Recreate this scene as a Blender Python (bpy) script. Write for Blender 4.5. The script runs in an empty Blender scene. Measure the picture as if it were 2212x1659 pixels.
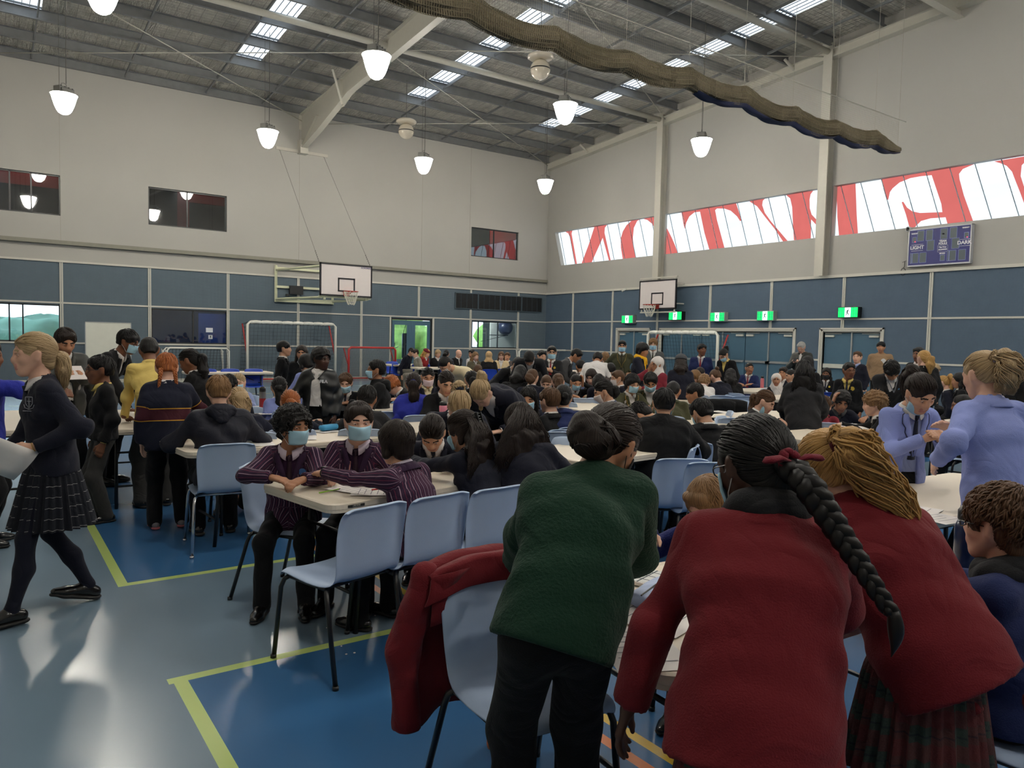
import bpy, math, random
import numpy as np
from mathutils import Vector, Matrix
random.seed(7)
C = bpy.context.scene.collection
PI = math.pi

# ---------------------------------------------------------------- camera
W_PX, H_PX, F_PX, EYE = 2212, 1659, 1611.6, 1.59
RM = np.array([[0.81637533, -0.01594063, 0.57730166],
               [-0.57709595, -0.06089325, 0.81440302],
               [0.02217167, -0.99801699, -0.05891102]])      # world <- camera (right, down, forward)
cam_d = bpy.data.cameras.new('camera')
cam = bpy.data.objects.new('camera', cam_d); C.objects.link(cam)
cam_d.sensor_width = 36; cam_d.sensor_fit = 'HORIZONTAL'; cam_d.lens = 36 * F_PX / W_PX
cam_d.clip_start = .05; cam_d.clip_end = 400
cam.matrix_world = Matrix(((RM[0][0], -RM[0][1], -RM[0][2], 0), (RM[1][0], -RM[1][1], -RM[1][2], 0),
                           (RM[2][0], -RM[2][1], -RM[2][2], EYE), (0, 0, 0, 1)))
bpy.context.scene.camera = cam

# ---------------------------------------------------------------- world, exposure
sc = bpy.context.scene
sc.view_settings.view_transform = 'Standard'; sc.view_settings.look = 'None'
sc.view_settings.gamma = 1; sc.view_settings.exposure = 1.36; sc.view_settings.use_curve_mapping = False
sc.cycles.use_denoising = True
sc.cycles.max_bounces = 6; sc.cycles.diffuse_bounces = 3; sc.cycles.glossy_bounces = 3
sc.cycles.transmission_bounces = 4; sc.cycles.transparent_max_bounces = 8
sc.cycles.caustics_reflective = False; sc.cycles.caustics_refractive = False
sc.cycles.sample_clamp_indirect = 6
sc.cycles.use_adaptive_sampling = True; sc.cycles.adaptive_threshold = 0.02
wd = bpy.data.worlds.new('overcast_sky'); sc.world = wd; wd.use_nodes = True
wn = wd.node_tree; bg = wn.nodes['Background']
sky = wn.nodes.new('ShaderNodeTexSky'); sky.sky_type = 'HOSEK_WILKIE'; sky.turbidity = 6
sky.sun_direction = (0.3, 0.5, 0.8)
mixw = wn.nodes.new('ShaderNodeMixRGB'); mixw.inputs[0].default_value = .8
wn.links.new(sky.outputs[0], mixw.inputs[1]); mixw.inputs[2].default_value = (.80, .92, 1.0, 1)
wn.links.new(mixw.outputs[0], bg.inputs[0]); bg.inputs[1].default_value = 2.2
LAMP_POWER = 46.0      # emission strength of the pendant glass
SKYLIGHT = 0.9
CLERESTORY = 0.55

# ---------------------------------------------------------------- pixel -> world
def ray(px, py):
    return RM @ np.array([px - W_PX / 2, py - H_PX / 2, F_PX])
def onZ(px, py, z):
    d = ray(px, py); return np.array([0, 0, EYE]) + d * ((z - EYE) / d[2])
def onX(px, py, X):
    d = ray(px, py); return np.array([0, 0, EYE]) + d * (X / d[0])
def onY(px, py, Y):
    d = ray(px, py); return np.array([0, 0, EYE]) + d * (Y / d[1])
def atD(px, py, D):
    d = ray(px, py); return np.array([0, 0, EYE]) + d * (D / F_PX)

# ---------------------------------------------------------------- materials
def lin(c):
    if isinstance(c, str): c = [int(c[i:i + 2], 16) for i in (0, 2, 4)]
    return tuple(((x / 255) / 12.92 if x / 255 <= .04045 else ((x / 255 + .055) / 1.055) ** 2.4) for x in c) + (1,)
_M = {}
def N(nt, t, **kw):
    n = nt.nodes.new(t)
    for k, v in kw.items(): setattr(n, k, v)
    return n
def mat(name, col, rough=.6, metal=0, var=.06, vs=8, bump=0, bs=60, spec=.5, coat=0, sheen=0, uv=None, emit=None, es=0, trans=0):
    if name in _M: return _M[name]
    m = bpy.data.materials.new(name); m.use_nodes = True; nt = m.node_tree; b = nt.nodes['Principled BSDF']
    L = nt.links.new
    c = lin(col)
    tc = N(nt, 'ShaderNodeTexCoord')
    nz = N(nt, 'ShaderNodeTexNoise'); nz.inputs['Scale'].default_value = vs; nz.inputs['Detail'].default_value = 3
    L(tc.outputs['Object'], nz.inputs['Vector'])
    mx = N(nt, 'ShaderNodeMixRGB'); mx.inputs[1].default_value = tuple(x * (1 - var * 1.6) for x in c[:3]) + (1,)
    mx.inputs[2].default_value = tuple(min(1, x * (1 + var * 1.6)) for x in c[:3]) + (1,)
    L(nz.outputs['Fac'], mx.inputs[0]); L(mx.outputs[0], b.inputs['Base Color'])
    b.inputs['Roughness'].default_value = rough; b.inputs['Metallic'].default_value = metal
    b.inputs['Specular IOR Level'].default_value = spec
    if coat: b.inputs['Coat Weight'].default_value = coat
    if sheen:
        b.inputs['Sheen Weight'].default_value = sheen; b.inputs['Sheen Roughness'].default_value = .5
    if trans: b.inputs['Transmission Weight'].default_value = trans
    if bump:
        n2 = N(nt, 'ShaderNodeTexNoise'); n2.inputs['Scale'].default_value = bs; n2.inputs['Detail'].default_value = 2
        L(tc.outputs['Object'], n2.inputs['Vector'])
        bp = N(nt, 'ShaderNodeBump'); bp.inputs['Strength'].default_value = bump; bp.inputs['Distance'].default_value = .01
        L(n2.outputs['Fac'], bp.inputs['Height']); L(bp.outputs[0], b.inputs['Normal'])
    if emit:
        b.inputs['Emission Color'].default_value = lin(emit); b.inputs['Emission Strength'].default_value = es
    _M[name] = m
    return m
def glow(name, col, s):
    if name in _M: return _M[name]
    m = bpy.data.materials.new(name); m.use_nodes = True; nt = m.node_tree
    nt.nodes.remove(nt.nodes['Principled BSDF'])
    e = N(nt, 'ShaderNodeEmission'); e.inputs[0].default_value = lin(col); e.inputs[1].default_value = s
    nz = N(nt, 'ShaderNodeTexNoise'); nz.inputs['Scale'].default_value = 3
    r = N(nt, 'ShaderNodeMapRange'); r.inputs['To Min'].default_value = s * .9; r.inputs['To Max'].default_value = s * 1.1
    nt.links.new(nz.outputs['Fac'], r.inputs['Value']); nt.links.new(r.outputs[0], e.inputs[1])
    nt.links.new(e.outputs[0], nt.nodes['Material Output'].inputs[0])
    _M[name] = m
    return m
def glass(name, tint=(225, 235, 240), gloss=.25):
    if name in _M: return _M[name]
    m = bpy.data.materials.new(name); m.use_nodes = True; nt = m.node_tree
    nt.nodes.remove(nt.nodes['Principled BSDF'])
    t = N(nt, 'ShaderNodeBsdfTransparent'); t.inputs[0].default_value = lin(tint)
    g = N(nt, 'ShaderNodeBsdfGlossy'); g.inputs[0].default_value = (1, 1, 1, 1); g.inputs['Roughness'].default_value = .02
    f = N(nt, 'ShaderNodeFresnel'); f.inputs[0].default_value = 1.5
    a = N(nt, 'ShaderNodeMath', operation='MULTIPLY_ADD'); a.inputs[1].default_value = 1.0; a.inputs[2].default_value = gloss * .2
    mx = N(nt, 'ShaderNodeMixShader')
    nt.links.new(f.outputs[0], a.inputs[0]); nt.links.new(a.outputs[0], mx.inputs[0])
    nt.links.new(t.outputs[0], mx.inputs[1]); nt.links.new(g.outputs[0], mx.inputs[2])
    nt.links.new(mx.outputs[0], nt.nodes['Material Output'].inputs[0])
    _M[name] = m
    return m

# ---------------------------------------------------------------- mesh builder
class MB:
    def __init__(s): s.v = []; s.f = []; s.mi = []; s.T = Matrix.Identity(4); s.m = 0
    def add(s, vs, fs):
        o = len(s.v)
        s.v += [tuple(s.T @ Vector(v)) for v in vs]
        s.f += [tuple(i + o for i in f) for f in fs]; s.mi += [s.m] * len(fs); return s
    def box(s, x0, x1, y0, y1, z0, z1):
        return s.add([(x0, y0, z0), (x1, y0, z0), (x1, y1, z0), (x0, y1, z0), (x0, y0, z1), (x1, y0, z1), (x1, y1, z1), (x0, y1, z1)],
                     [(0, 3, 2, 1), (4, 5, 6, 7), (0, 1, 5, 4), (1, 2, 6, 5), (2, 3, 7, 6), (3, 0, 4, 7)])
    def cbox(s, c, d):
        return s.box(c[0] - d[0] / 2, c[0] + d[0] / 2, c[1] - d[1] / 2, c[1] + d[1] / 2, c[2] - d[2] / 2, c[2] + d[2] / 2)
    def quad(s, *p): return s.add(p, [tuple(range(len(p)))])
    def tube(s, pts, r, n=8, cap=True, closed=False, rs=None, flat=1.0):
        P = [Vector(p) for p in pts]; m = len(P); vs = []; fs = []
        up = None
        for i in range(m):
            if closed: t = (P[(i + 1) % m] - P[i - 1])
            else: t = P[min(i + 1, m - 1)] - P[max(i - 1, 0)]
            t.normalize() if t.length > 0 else None
            if up is None:
                up = Vector((0, 0, 1)) if abs(t.z) < .9 else Vector((1, 0, 0))
            a = t.cross(up)
            if a.length < 1e-6: a = t.orthogonal()
            a.normalize(); b = a.cross(t).normalized(); up = b
            rr = rs[i] if rs else r
            for k in range(n):
                w = 2 * PI * k / n
                vs.append(P[i] + a * (rr * math.cos(w)) + b * (rr * flat * math.sin(w)))
        mm = m if closed else m - 1
        for i in range(mm):
            j = (i + 1) % m
            for k in range(n):
                fs.append((i * n + k, i * n + (k + 1) % n, j * n + (k + 1) % n, j * n + k))
        if cap and not closed:
            fs.append(tuple(range(n - 1, -1, -1))); fs.append(tuple((m - 1) * n + k for k in range(n)))
        return s.add(vs, fs)
    def bar(s, a, b, w, h, up=(0, 0, 1)):
        a = Vector(a); b = Vector(b); t = (b - a).normalized(); u = Vector(up)
        x = t.cross(u); x = x.normalized() if x.length > 1e-5 else t.orthogonal().normalized(); y = x.cross(t).normalized()
        vs = [p + x * (sx * w / 2) + y * (sy * h / 2) for p in (a, b) for sx, sy in ((-1, -1), (1, -1), (1, 1), (-1, 1))]
        return s.add(vs, [(0, 1, 2, 3), (7, 6, 5, 4), (0, 4, 5, 1), (1, 5, 6, 2), (2, 6, 7, 3), (3, 7, 4, 0)])
    def lathe(s, prof, n=24, c=(0, 0, 0)):
        vs = []; fs = []; m = len(prof)
        for r, z in prof:
            for k in range(n):
                w = 2 * PI * k / n; vs.append((c[0] + r * math.cos(w), c[1] + r * math.sin(w), c[2] + z))
        for i in range(m - 1):
            for k in range(n):
                fs.append((i * n + k, i * n + (k + 1) % n, (i + 1) * n + (k + 1) % n, (i + 1) * n + k))
        return s.add(vs, fs)
    def grid(s, P):      # P: rows x cols of points
        R = len(P); K = len(P[0])
        return s.add([p for row in P for p in row], [(i * K + j, i * K + j + 1, (i + 1) * K + j + 1, (i + 1) * K + j) for i in range(R - 1) for j in range(K - 1)])
    def prism(s, poly, z0, z1):
        n = len(poly)
        return s.add([(x, y, z0) for x, y in poly] + [(x, y, z1) for x, y in poly],
                     [tuple(range(n - 1, -1, -1)), tuple(range(n, 2 * n))] + [(i, (i + 1) % n, n + (i + 1) % n, n + i) for i in range(n)])
    def build(s, name, mats, parent=None, smooth=False, bevel=0, solid=0, sub=0, angle=None):
        me = bpy.data.meshes.new(name); me.from_pydata(s.v, [], s.f)
        if not isinstance(mats, (list, tuple)): mats = [mats]
        for m in mats: me.materials.append(m)
        if len(mats) > 1: me.polygons.foreach_set('material_index', s.mi)
        if smooth or sub: me.polygons.foreach_set('use_smooth', [True] * len(me.polygons))
        me.update()
        o = bpy.data.objects.new(name, me); C.objects.link(o)
        if parent: o.parent = parent
        if solid:
            md = o.modifiers.new('solid', 'SOLIDIFY'); md.thickness = solid; md.offset = 0
        if sub:
            md = o.modifiers.new('sub', 'SUBSURF'); md.levels = sub; md.render_levels = sub
        if bevel:
            md = o.modifiers.new('bevel', 'BEVEL'); md.width = bevel; md.segments = 2; md.limit_method = 'ANGLE'
        return o
def tag(o, label=None, cat=None, group=None, kind=None):
    if label: o['label'] = label
    if cat: o['category'] = cat
    if group: o['group'] = group
    if kind: o['kind'] = kind
    return o
def empty(name, loc, rz=0, label=None, cat=None, group=None, kind=None):
    o = bpy.data.objects.new(name, None); C.objects.link(o); o.location = loc; o.rotation_euler = (0, 0, rz)
    o.empty_display_size = .1
    return tag(o, label, cat, group, kind)
KIDS = {}
def copy_tree(o, parent=None):
    c = o.copy(); C.objects.link(c)
    if parent: c.parent = parent
    for ch in list(o.children): copy_tree(ch, c)
    return c
def text_obj(name, s, size, mtl, parent, mw, extrude=.002, align='CENTER', bold=0):
    cu = bpy.data.curves.new(name, 'FONT'); cu.body = s; cu.size = size; cu.extrude = extrude
    cu.align_x = align; cu.align_y = 'CENTER'; cu.offset = bold
    t = bpy.data.objects.new(name, cu); C.objects.link(t)
    dg = bpy.context.evaluated_depsgraph_get()
    me = bpy.data.meshes.new_from_object(t.evaluated_get(dg)); me.name = name
    bpy.data.objects.remove(t); bpy.data.curves.remove(cu)
    me.materials.clear(); me.materials.append(mtl)
    o = bpy.data.objects.new(name, me); C.objects.link(o)
    if parent: o.parent = parent
    o.matrix_local = mw
    return o
def frameM(loc, xd, yd):      # text lies in plane (xd, yd)
    x = Vector(xd).normalized(); y = Vector(yd).normalized(); z = x.cross(y)
    return Matrix(((x.x, y.x, z.x, loc[0]), (x.y, y.y, z.y, loc[1]), (x.z, y.z, z.z, loc[2]), (0, 0, 0, 1)))
# ================================================================ THE HALL
XR, YB, XL, YF = 20.25, 26.1, -1.6, -8.0
def zroof(y): return 9.55 + .07 * (YB - y)
M_wall = mat('painted_plaster_wall', (166, 164, 158), .85, var=.03, vs=.6, bump=.05, bs=30)
M_trim = mat('white_timber_batten', (192, 190, 180), .6, var=.03)
M_steelw = mat('white_painted_steel', (182, 179, 168), .45, var=.03)
M_galv = mat('galvanised_steel', (124, 126, 128), .45, metal=.4, var=.12, vs=5)
M_dark = mat('dark_window_frame', (34, 36, 40), .4, var=.03)
M_black = mat('black_steel_tube', (16, 16, 18), .35, var=.03)
M_chrome = mat('chrome_tube', (190, 190, 192), .18, metal=1, var=.03)

def panel_mat(name, col):
    m = mat(name, col, .75, var=.05, vs=3); nt = m.node_tree; b = nt.nodes['Principled BSDF']
    tc = N(nt, 'ShaderNodeTexCoord'); v = N(nt, 'ShaderNodeTexVoronoi'); v.inputs['Scale'].default_value = 28
    v.inputs['Randomness'].default_value = 0
    nt.links.new(tc.outputs['Object'], v.inputs['Vector'])
    bp = N(nt, 'ShaderNodeBump'); bp.inputs['Strength'].default_value = .5; bp.inputs['Distance'].default_value = .02
    nt.links.new(v.outputs['Distance'], bp.inputs['Height']); nt.links.new(bp.outputs[0], b.inputs['Normal'])
    return m
M_panA = panel_mat('slate_blue_acoustic_panel', (88, 102, 112))
M_panB = panel_mat('blue_acoustic_panel', (78, 95, 112))

def wall(name, mtl, axis, c, u0, u1, z0, z1, holes=(), depth=.12):
    """wall sheet in the plane axis=c, with real openings and their reveals"""
    us = sorted({u0, u1, *[h[0] for h in holes], *[h[1] for h in holes]}); zs = sorted({z0, z1, *[h[2] for h in holes], *[h[3] for h in holes]})
    us = [u for u in us if u0 <= u <= u1]; zs = [z for z in zs if z0 <= z <= z1]
    mb = MB()
    P = (lambda u, z, d=0: (u, c + d, z)) if axis == 'y' else (lambda u, z, d=0: (c + d, u, z))
    for i in range(len(us) - 1):
        for j in range(len(zs) - 1):
            um = (us[i] + us[i + 1]) / 2; zm = (zs[j] + zs[j + 1]) / 2
            if any(h[0] < um < h[1] and h[2] < zm < h[3] for h in holes): continue
            mb.quad(P(us[i], zs[j]), P(us[i + 1], zs[j]), P(us[i + 1], zs[j + 1]), P(us[i], zs[j + 1]))
    for h in holes:
        a, b, lo, hi = h
        mb.quad(P(a, lo), P(a, hi), P(a, hi, depth), P(a, lo, depth)); mb.quad(P(b, lo), P(b, hi), P(b, hi, depth), P(b, lo, depth))
        mb.quad(P(a, lo), P(b, lo), P(b, lo, depth), P(a, lo, depth)); mb.quad(P(a, hi), P(b, hi), P(b, hi, depth), P(a, hi, depth))
    return tag(mb.build(name, mtl), kind='structure')

# ---- floor: vinyl zones and court lines cut into one sheet
def floor_mat(name, col, rough=.22, var=.02):
    m = mat(name, col, rough, var=var, vs=1.3, spec=.55); nt = m.node_tree; b = nt.nodes['Principled BSDF']
    tc = N(nt, 'ShaderNodeTexCoord'); n = N(nt, 'ShaderNodeTexNoise'); n.inputs['Scale'].default_value = 1.1; n.inputs['Detail'].default_value = 2
    r = N(nt, 'ShaderNodeMapRange'); r.inputs['To Min'].default_value = rough; r.inputs['To Max'].default_value = rough + .03
    nt.links.new(tc.outputs['Object'], n.inputs['Vector']); nt.links.new(n.outputs['Fac'], r.inputs['Value']); nt.links.new(r.outputs[0], b.inputs['Roughness'])
    return m
FM = [floor_mat('grey_blue_vinyl', (108, 128, 144)), floor_mat('court_blue_vinyl', (52, 96, 140)), floor_mat('lime_line', (170, 190, 108), .35, .04),
      floor_mat('orange_line', (214, 116, 44), .35, .04), floor_mat('yellow_line', (206, 170, 48), .35, .04), floor_mat('white_line', (188, 196, 190), .35, .04)]
rects = [(.69, 30, 5.14, 30, 1), (.69, 30, -9, 3.62, 1), (2.6, 9, 3.6, 5.2, 1), (12.6, 30, -9, 30, 0), (-9, 30, 18.4, 30, 0),
         (.66, .72, 5.12, 19.2, 2), (.66, 9.0, 5.12, 5.18, 2), (.66, 2.1, 3.56, 3.62, 2), (.68, .74, -8, 3.62, 2),
         (1.98, 2.03, -8, 16, 3), (2.10, 2.15, -8, 16, 4),
         (.4, 18.8, 18.4, 18.45, 2), (.4, 18.8, 22.6, 22.65, 5), (7.6, 7.65, 17, 22.6, 2), (12.3, 12.35, 17, 22.6, 4), (3.5, 17, 20.2, 20.25, 4),
         (3.45, 3.5, -8, 1.26, 5)]
xs = sorted({XL, XR, *[max(XL, min(XR, r[0])) for r in rects], *[max(XL, min(XR, r[1])) for r in rects]})
ys = sorted({YF, YB, *[max(YF, min(YB, r[2])) for r in rects], *[max(YF, min(YB, r[3])) for r in rects]})
mb = MB()
for i in range(len(xs) - 1):
    for j in range(len(ys) - 1):
        a, b = (xs[i] + xs[i + 1]) / 2, (ys[j] + ys[j + 1]) / 2; k = 0
        for r in rects:
            if r[0] < a < r[1] and r[2] < b < r[3]: k = r[4]
        mb.m = k; mb.quad((xs[i], ys[j], 0), (xs[i + 1], ys[j], 0), (xs[i + 1], ys[j + 1], 0), (xs[i], ys[j + 1], 0))
tag(mb.build('floor', FM), kind='structure')

# ---- walls
WA_up = [(-.55, 1.93, 4.97, 6.15), (4.3, 6.68, 4.97, 6.15), (16.28, 18.64, 4.97, 6.15)]
WA_lo = [(-.5, 1.89, 1.23, 2.34), (4.37, 6.71, 1.23, 2.34), (16.42, 18.72, 1.23, 2.34), (12.74, 14.54, 0, 2.34)]
VENT = (15.56, 19.97, 2.83, 3.44)
wall('wall_back', M_wall, 'y', YB, XL, XR, 0, 10, WA_up + WA_lo, .14)
WB = [(19.32, 25.35, 4.82, 6.27), (12.98, 19.28, 4.82, 6.27), (2.0, 12.62, 4.82, 6.27)]
DB = [(19.83, 21.45, 0, 2.02), (13.72, 19.16, 0, 2.02), (10.99, 12.73, 0, 2.02)]
WB = [(a, b if b < 25 else 25.6, c, d) for a, b, c, d in WB]
wall('wall_right', M_wall, 'x', XR, YF, YB, 0, 12.2, WB + DB, .22)
wall('wall_left', M_wall, 'x', XL, YF, YB, 0, 12.2)
wall('wall_front', M_wall, 'y', YF, XL, XR, 0, 12.2)
# upper lining of the back wall with a plain grey strip along its foot
wall('trim_1', M_wall, 'y', YB - .05, XL, XR - .12, 4.22, 9.6, WA_up, .05)
mb = MB(); mb.box(XL, XR - .05, YB - .14, YB, 4.12, 4.24)
tag(mb.build('trim_2', mat('grey_strip', (128, 126, 114), .6), bevel=.006), kind='structure')

# ---- blue panelling and white battens on both walls
def subtract(rect, holes):
    us = sorted({rect[0], rect[1], *[min(max(h[k], rect[0]), rect[1]) for h in holes for k in (0, 1)]})
    zs = sorted({rect[2], rect[3], *[min(max(h[k], rect[2]), rect[3]) for h in holes for k in (2, 3)]})
    out = []
    for i in range(len(us) - 1):
        for j in range(len(zs) - 1):
            a, b = (us[i] + us[i + 1]) / 2, (zs[j] + zs[j + 1]) / 2
            if not any(h[0] < a < h[1] and h[2] < b < h[3] for h in holes): out.append((us[i], us[i + 1], zs[j], zs[j + 1]))
    return out
mb = MB()
for a, b, lo, hi in subtract((XL, XR, .10, 3.6), WA_lo): mb.box(a, b, YB - .022, YB - .001, lo, hi)
tag(mb.build('trim_3', M_panA), kind='structure')
mb = MB()
for a, b, lo, hi in subtract((YF, YB - .03, .10, 3.6), [(d[0] - .1, d[1] + .1, 0, 2.15) for d in DB]): mb.box(XR - .022, XR - .001, a, b, lo, hi)
tag(mb.build('trim_4', M_panB), kind='structure')
sk = MB(); sk.box(XL, 12.7, YB - .04, YB, 0, .1); sk.box(14.6, XR, YB - .04, YB, 0, .1)
tag(sk.build('baseboard_back', M_trim), kind='structure')
sk = MB()
for a, b in ((YF, 10.9), (12.85, 13.6), (21.6, YB - .04)): sk.box(XR - .04, XR, a, b, 0, .1)
tag(sk.build('baseboard_right', M_trim), kind='structure')
mb = MB(); y0 = YB - .05
hz = [h for h in WA_lo]
for k in range(-1, 8):
    x = 1.92 + 2.4 * k
    segs = [(0.1, 3.62)]
    if k == 5: segs = [(2.42, 3.62)]
    if k in (6, 7): segs = [(0.1, 2.8), (3.47, 3.62)]
    for lo, hi in segs: mb.box(x - .045, x - .006, y0, YB, lo, hi); mb.box(x + .006, x + .045, y0, YB, lo, hi)
for z in (1.2, 2.4):
    for a, b, lo, hi in subtract((XL, XR, z - .025, z + .025), [(12.66, 14.62, 0, 1.5)]): mb.box(a, b, y0 + .004, YB, lo, hi)
mb.box(12.68, 12.74, y0, YB, 0, 2.37); mb.box(14.54, 14.62, y0, YB, 0, 2.37)
mb.box(XL, XR, y0 - .01, YB, 3.6, 3.66)
tag(mb.build('trim_5', M_trim), kind='structure')
mb = MB(); x0 = XR - .05
for k in range(0, 15):
    y = 24.22 - 2.42 * k
    lo = 2.15 if k in (1, 2, 3, 4, 5) and any(d[0] - .12 < y < d[1] + .12 for d in DB) else .1
    mb.box(x0, XR, y - .045, y - .006, lo, 3.62); mb.box(x0, XR, y + .006, y + .045, lo, 3.62)
for z in (1.2, 2.4):
    for a, b, lo, hi in subtract((YF, YB, z - .025, z + .025), [(d[0] - .1, d[1] + .1, 0, 2.15) for d in DB]): mb.box(x0 + .004, XR, a, b, lo, hi)
mb.box(x0 - .03, XR, YF, YB, 3.6, 3.68)
tag(mb.build('trim_6', M_trim), kind='structure')
mb = MB(); [mb.box(x - .004, x + .004, YB - .056, YB - .05, 4.24, 9.5) for x in (1.92, 9.13, 14.0, 16.2)]
tag(mb.build('trim_7', mat('wall_joint', (150, 147, 136), .8)), kind='structure')
# supply air grille row high on the back wall
mb = MB(); M_grill = mat('black_grille', (20, 21, 22), .5)
for k in range(4):
    a = VENT[0] + k * 1.105
    mb.m = 0; mb.box(a, a + 1.09, YB - .06, YB - .03, VENT[2], VENT[3])
    mb.m = 1
    for i in range(26): mb.box(a + .04, a + 1.05, YB - .075, YB - .06, VENT[2] + .03 + i * .0215, VENT[2] + .038 + i * .0215)
    mb.m = 2
    mb.box(a, a + 1.09, YB - .08, YB - .03, VENT[2] - .02, VENT[2] + .01); mb.box(a, a + 1.09, YB - .08, YB - .03, VENT[3] - .01, VENT[3] + .02)
    mb.box(a - .01, a + .02, YB - .08, YB - .03, VENT[2], VENT[3]); mb.box(a + 1.07, a + 1.1, YB - .08, YB - .03, VENT[2], VENT[3])
    for i in (1, 2, 3): mb.box(a + i * .272, a + i * .272 + .008, YB - .078, YB - .03, VENT[2], VENT[3])
o = mb.build('wall_vent', [M_grill, mat('grille_blade', (52, 54, 56), .5), mat('grille_frame', (70, 84, 92), .5)])
tag(o, 'long black louvred air grille of four sections high on the blue back wall', 'vent')

# ---- roof sheet with foil insulation, skylight strips
def foil():
    m = mat('foil_insulation', (214, 210, 200), .38, metal=.45, var=.25, vs=4); nt = m.node_tree; b = nt.nodes['Principled BSDF']; L = nt.links.new
    tc = N(nt, 'ShaderNodeTexCoord'); mp = N(nt, 'ShaderNodeMapping'); mp.inputs['Scale'].default_value = (9, 1.8, 1)
    L(tc.outputs['Object'], mp.inputs[0])
    n = N(nt, 'ShaderNodeTexNoise'); n.inputs['Scale'].default_value = 1.6; n.inputs['Detail'].default_value = 4; n.inputs['Distortion'].default_value = 1.0
    L(mp.outputs[0], n.inputs['Vector'])
    br = N(nt, 'ShaderNodeTexBrick'); br.offset = 0; br.inputs['Scale'].default_value = 1; br.inputs['Mortar Size'].default_value = .012
    br.inputs['Brick Width'].default_value = .3; br.inputs['Row Height'].default_value = .15; br.inputs['Mortar Smooth'].default_value = .6
    L(tc.outputs['Object'], br.inputs['Vector'])
    ad = N(nt, 'ShaderNodeMath', operation='MULTIPLY_ADD'); L(br.outputs['Fac'], ad.inputs[0]); ad.inputs[1].default_value = -.35; L(n.outputs['Fac'], ad.inputs[2])
    bp = N(nt, 'ShaderNodeBump'); bp.inputs['Strength'].default_value = 1.0; bp.inputs['Distance'].default_value = .30
    L(ad.outputs[0], bp.inputs['Height']); L(bp.outputs[0], b.inputs['Normal'])
    mx = N(nt, 'ShaderNodeMixRGB'); mx.blend_type = 'MULTIPLY'; mx.inputs[0].default_value = .55
    src = b.inputs['Base Color'].links[0].from_socket; L(src, mx.inputs[1])
    cr = N(nt, 'ShaderNodeMapRange'); cr.inputs['To Min'].default_value = 1; cr.inputs['To Max'].default_value = .4
    L(br.outputs['Fac'], cr.inputs['Value']); L(cr.outputs[0], mx.inputs[2]); L(mx.outputs[0], b.inputs['Base Color'])
    return m
SKY = [(.5, 1.34), (6.1, 6.9), (11.78, 12.58), (17.2, 18.0)]
edges = [XL] + [e for s in SKY for e in s] + [XR]
mb = MB()
for i in range(0, len(edges) - 1):
    a, b = edges[i], edges[i + 1]
    if i % 2 == 0: mb.quad((a, YB, zroof(YB)), (b, YB, zroof(YB)), (b, YF, zroof(YF)), (a, YF, zroof(YF)))
    else: mb.quad((a, YB, zroof(YB)), (b, YB, zroof(YB)), (b, 23.3, zroof(23.3)), (a, 23.3, zroof(23.3)))
tag(mb.build('ceiling', foil()), kind='structure')
M_sky = glow('translucent_roof_sheet', (214, 228, 240), SKYLIGHT)
_nt = M_sky.node_tree                              # ribs of the clear corrugated sheet
for k, (a, b) in enumerate(SKY):
    mb = MB()
    mb.quad((a, 23.3, zroof(23.3) + .03), (b, 23.3, zroof(23.3) + .03), (b, YF, zroof(YF) + .03), (a, YF, zroof(YF) + .03))
    w = tag(mb.build('window_%d' % (20 + k), M_sky), kind='structure')
    rb = MB()
    for j in range(5): x = a + (b - a) * (j + .5) / 5; rb.bar((x, 23.3, zroof(23.3) + .02), (x, YF, zroof(YF) + .02), .015, .02)
    y = 23.2
    while y > YF: rb.box(a, b, y - .30, y - .25, zroof(y) - .03, zroof(y) + .01); rb.box(a, b, y - .02, y + .05, zroof(y) - .03, zroof(y) + .01); y -= 1.48
    rb.build('window_rib', mat('skylight_rib', (100, 106, 112), .5), w)
PUR = [26.0] + [24.6 - 1.48 * k for k in range(0, 21)]
n = 8
for y in PUR:
    mb = MB(); z = zroof(y)
    mb.box(XL, XR - .12, y - .006, y + .006, z - .27, z - .01); mb.box(XL, XR - .12, y - .075, y + .006, z - .275, z - .262)
    mb.box(XL, XR - .12, y - .075, y + .006, z - .02, z - .008); mb.box(XL, XR - .12, y - .078, y - .07, z - .275, z - .25)
    tag(mb.build('trim_%d' % n, M_galv), kind='structure'); n += 1
mb = MB()
for x in (1.25, 3.65, 6.0, 7.8, 12.3, 14.75, 16.9, 19.0):
    for i in range(len(PUR) - 1):
        ya, yb = PUR[i], PUR[i + 1]
        mb.bar((x, ya - .08, zroof(ya) - .2), (x, yb, zroof(yb) - .2), .035, .07)
tag(mb.build('trim_%d' % n, M_galv), kind='structure'); n += 1
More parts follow.
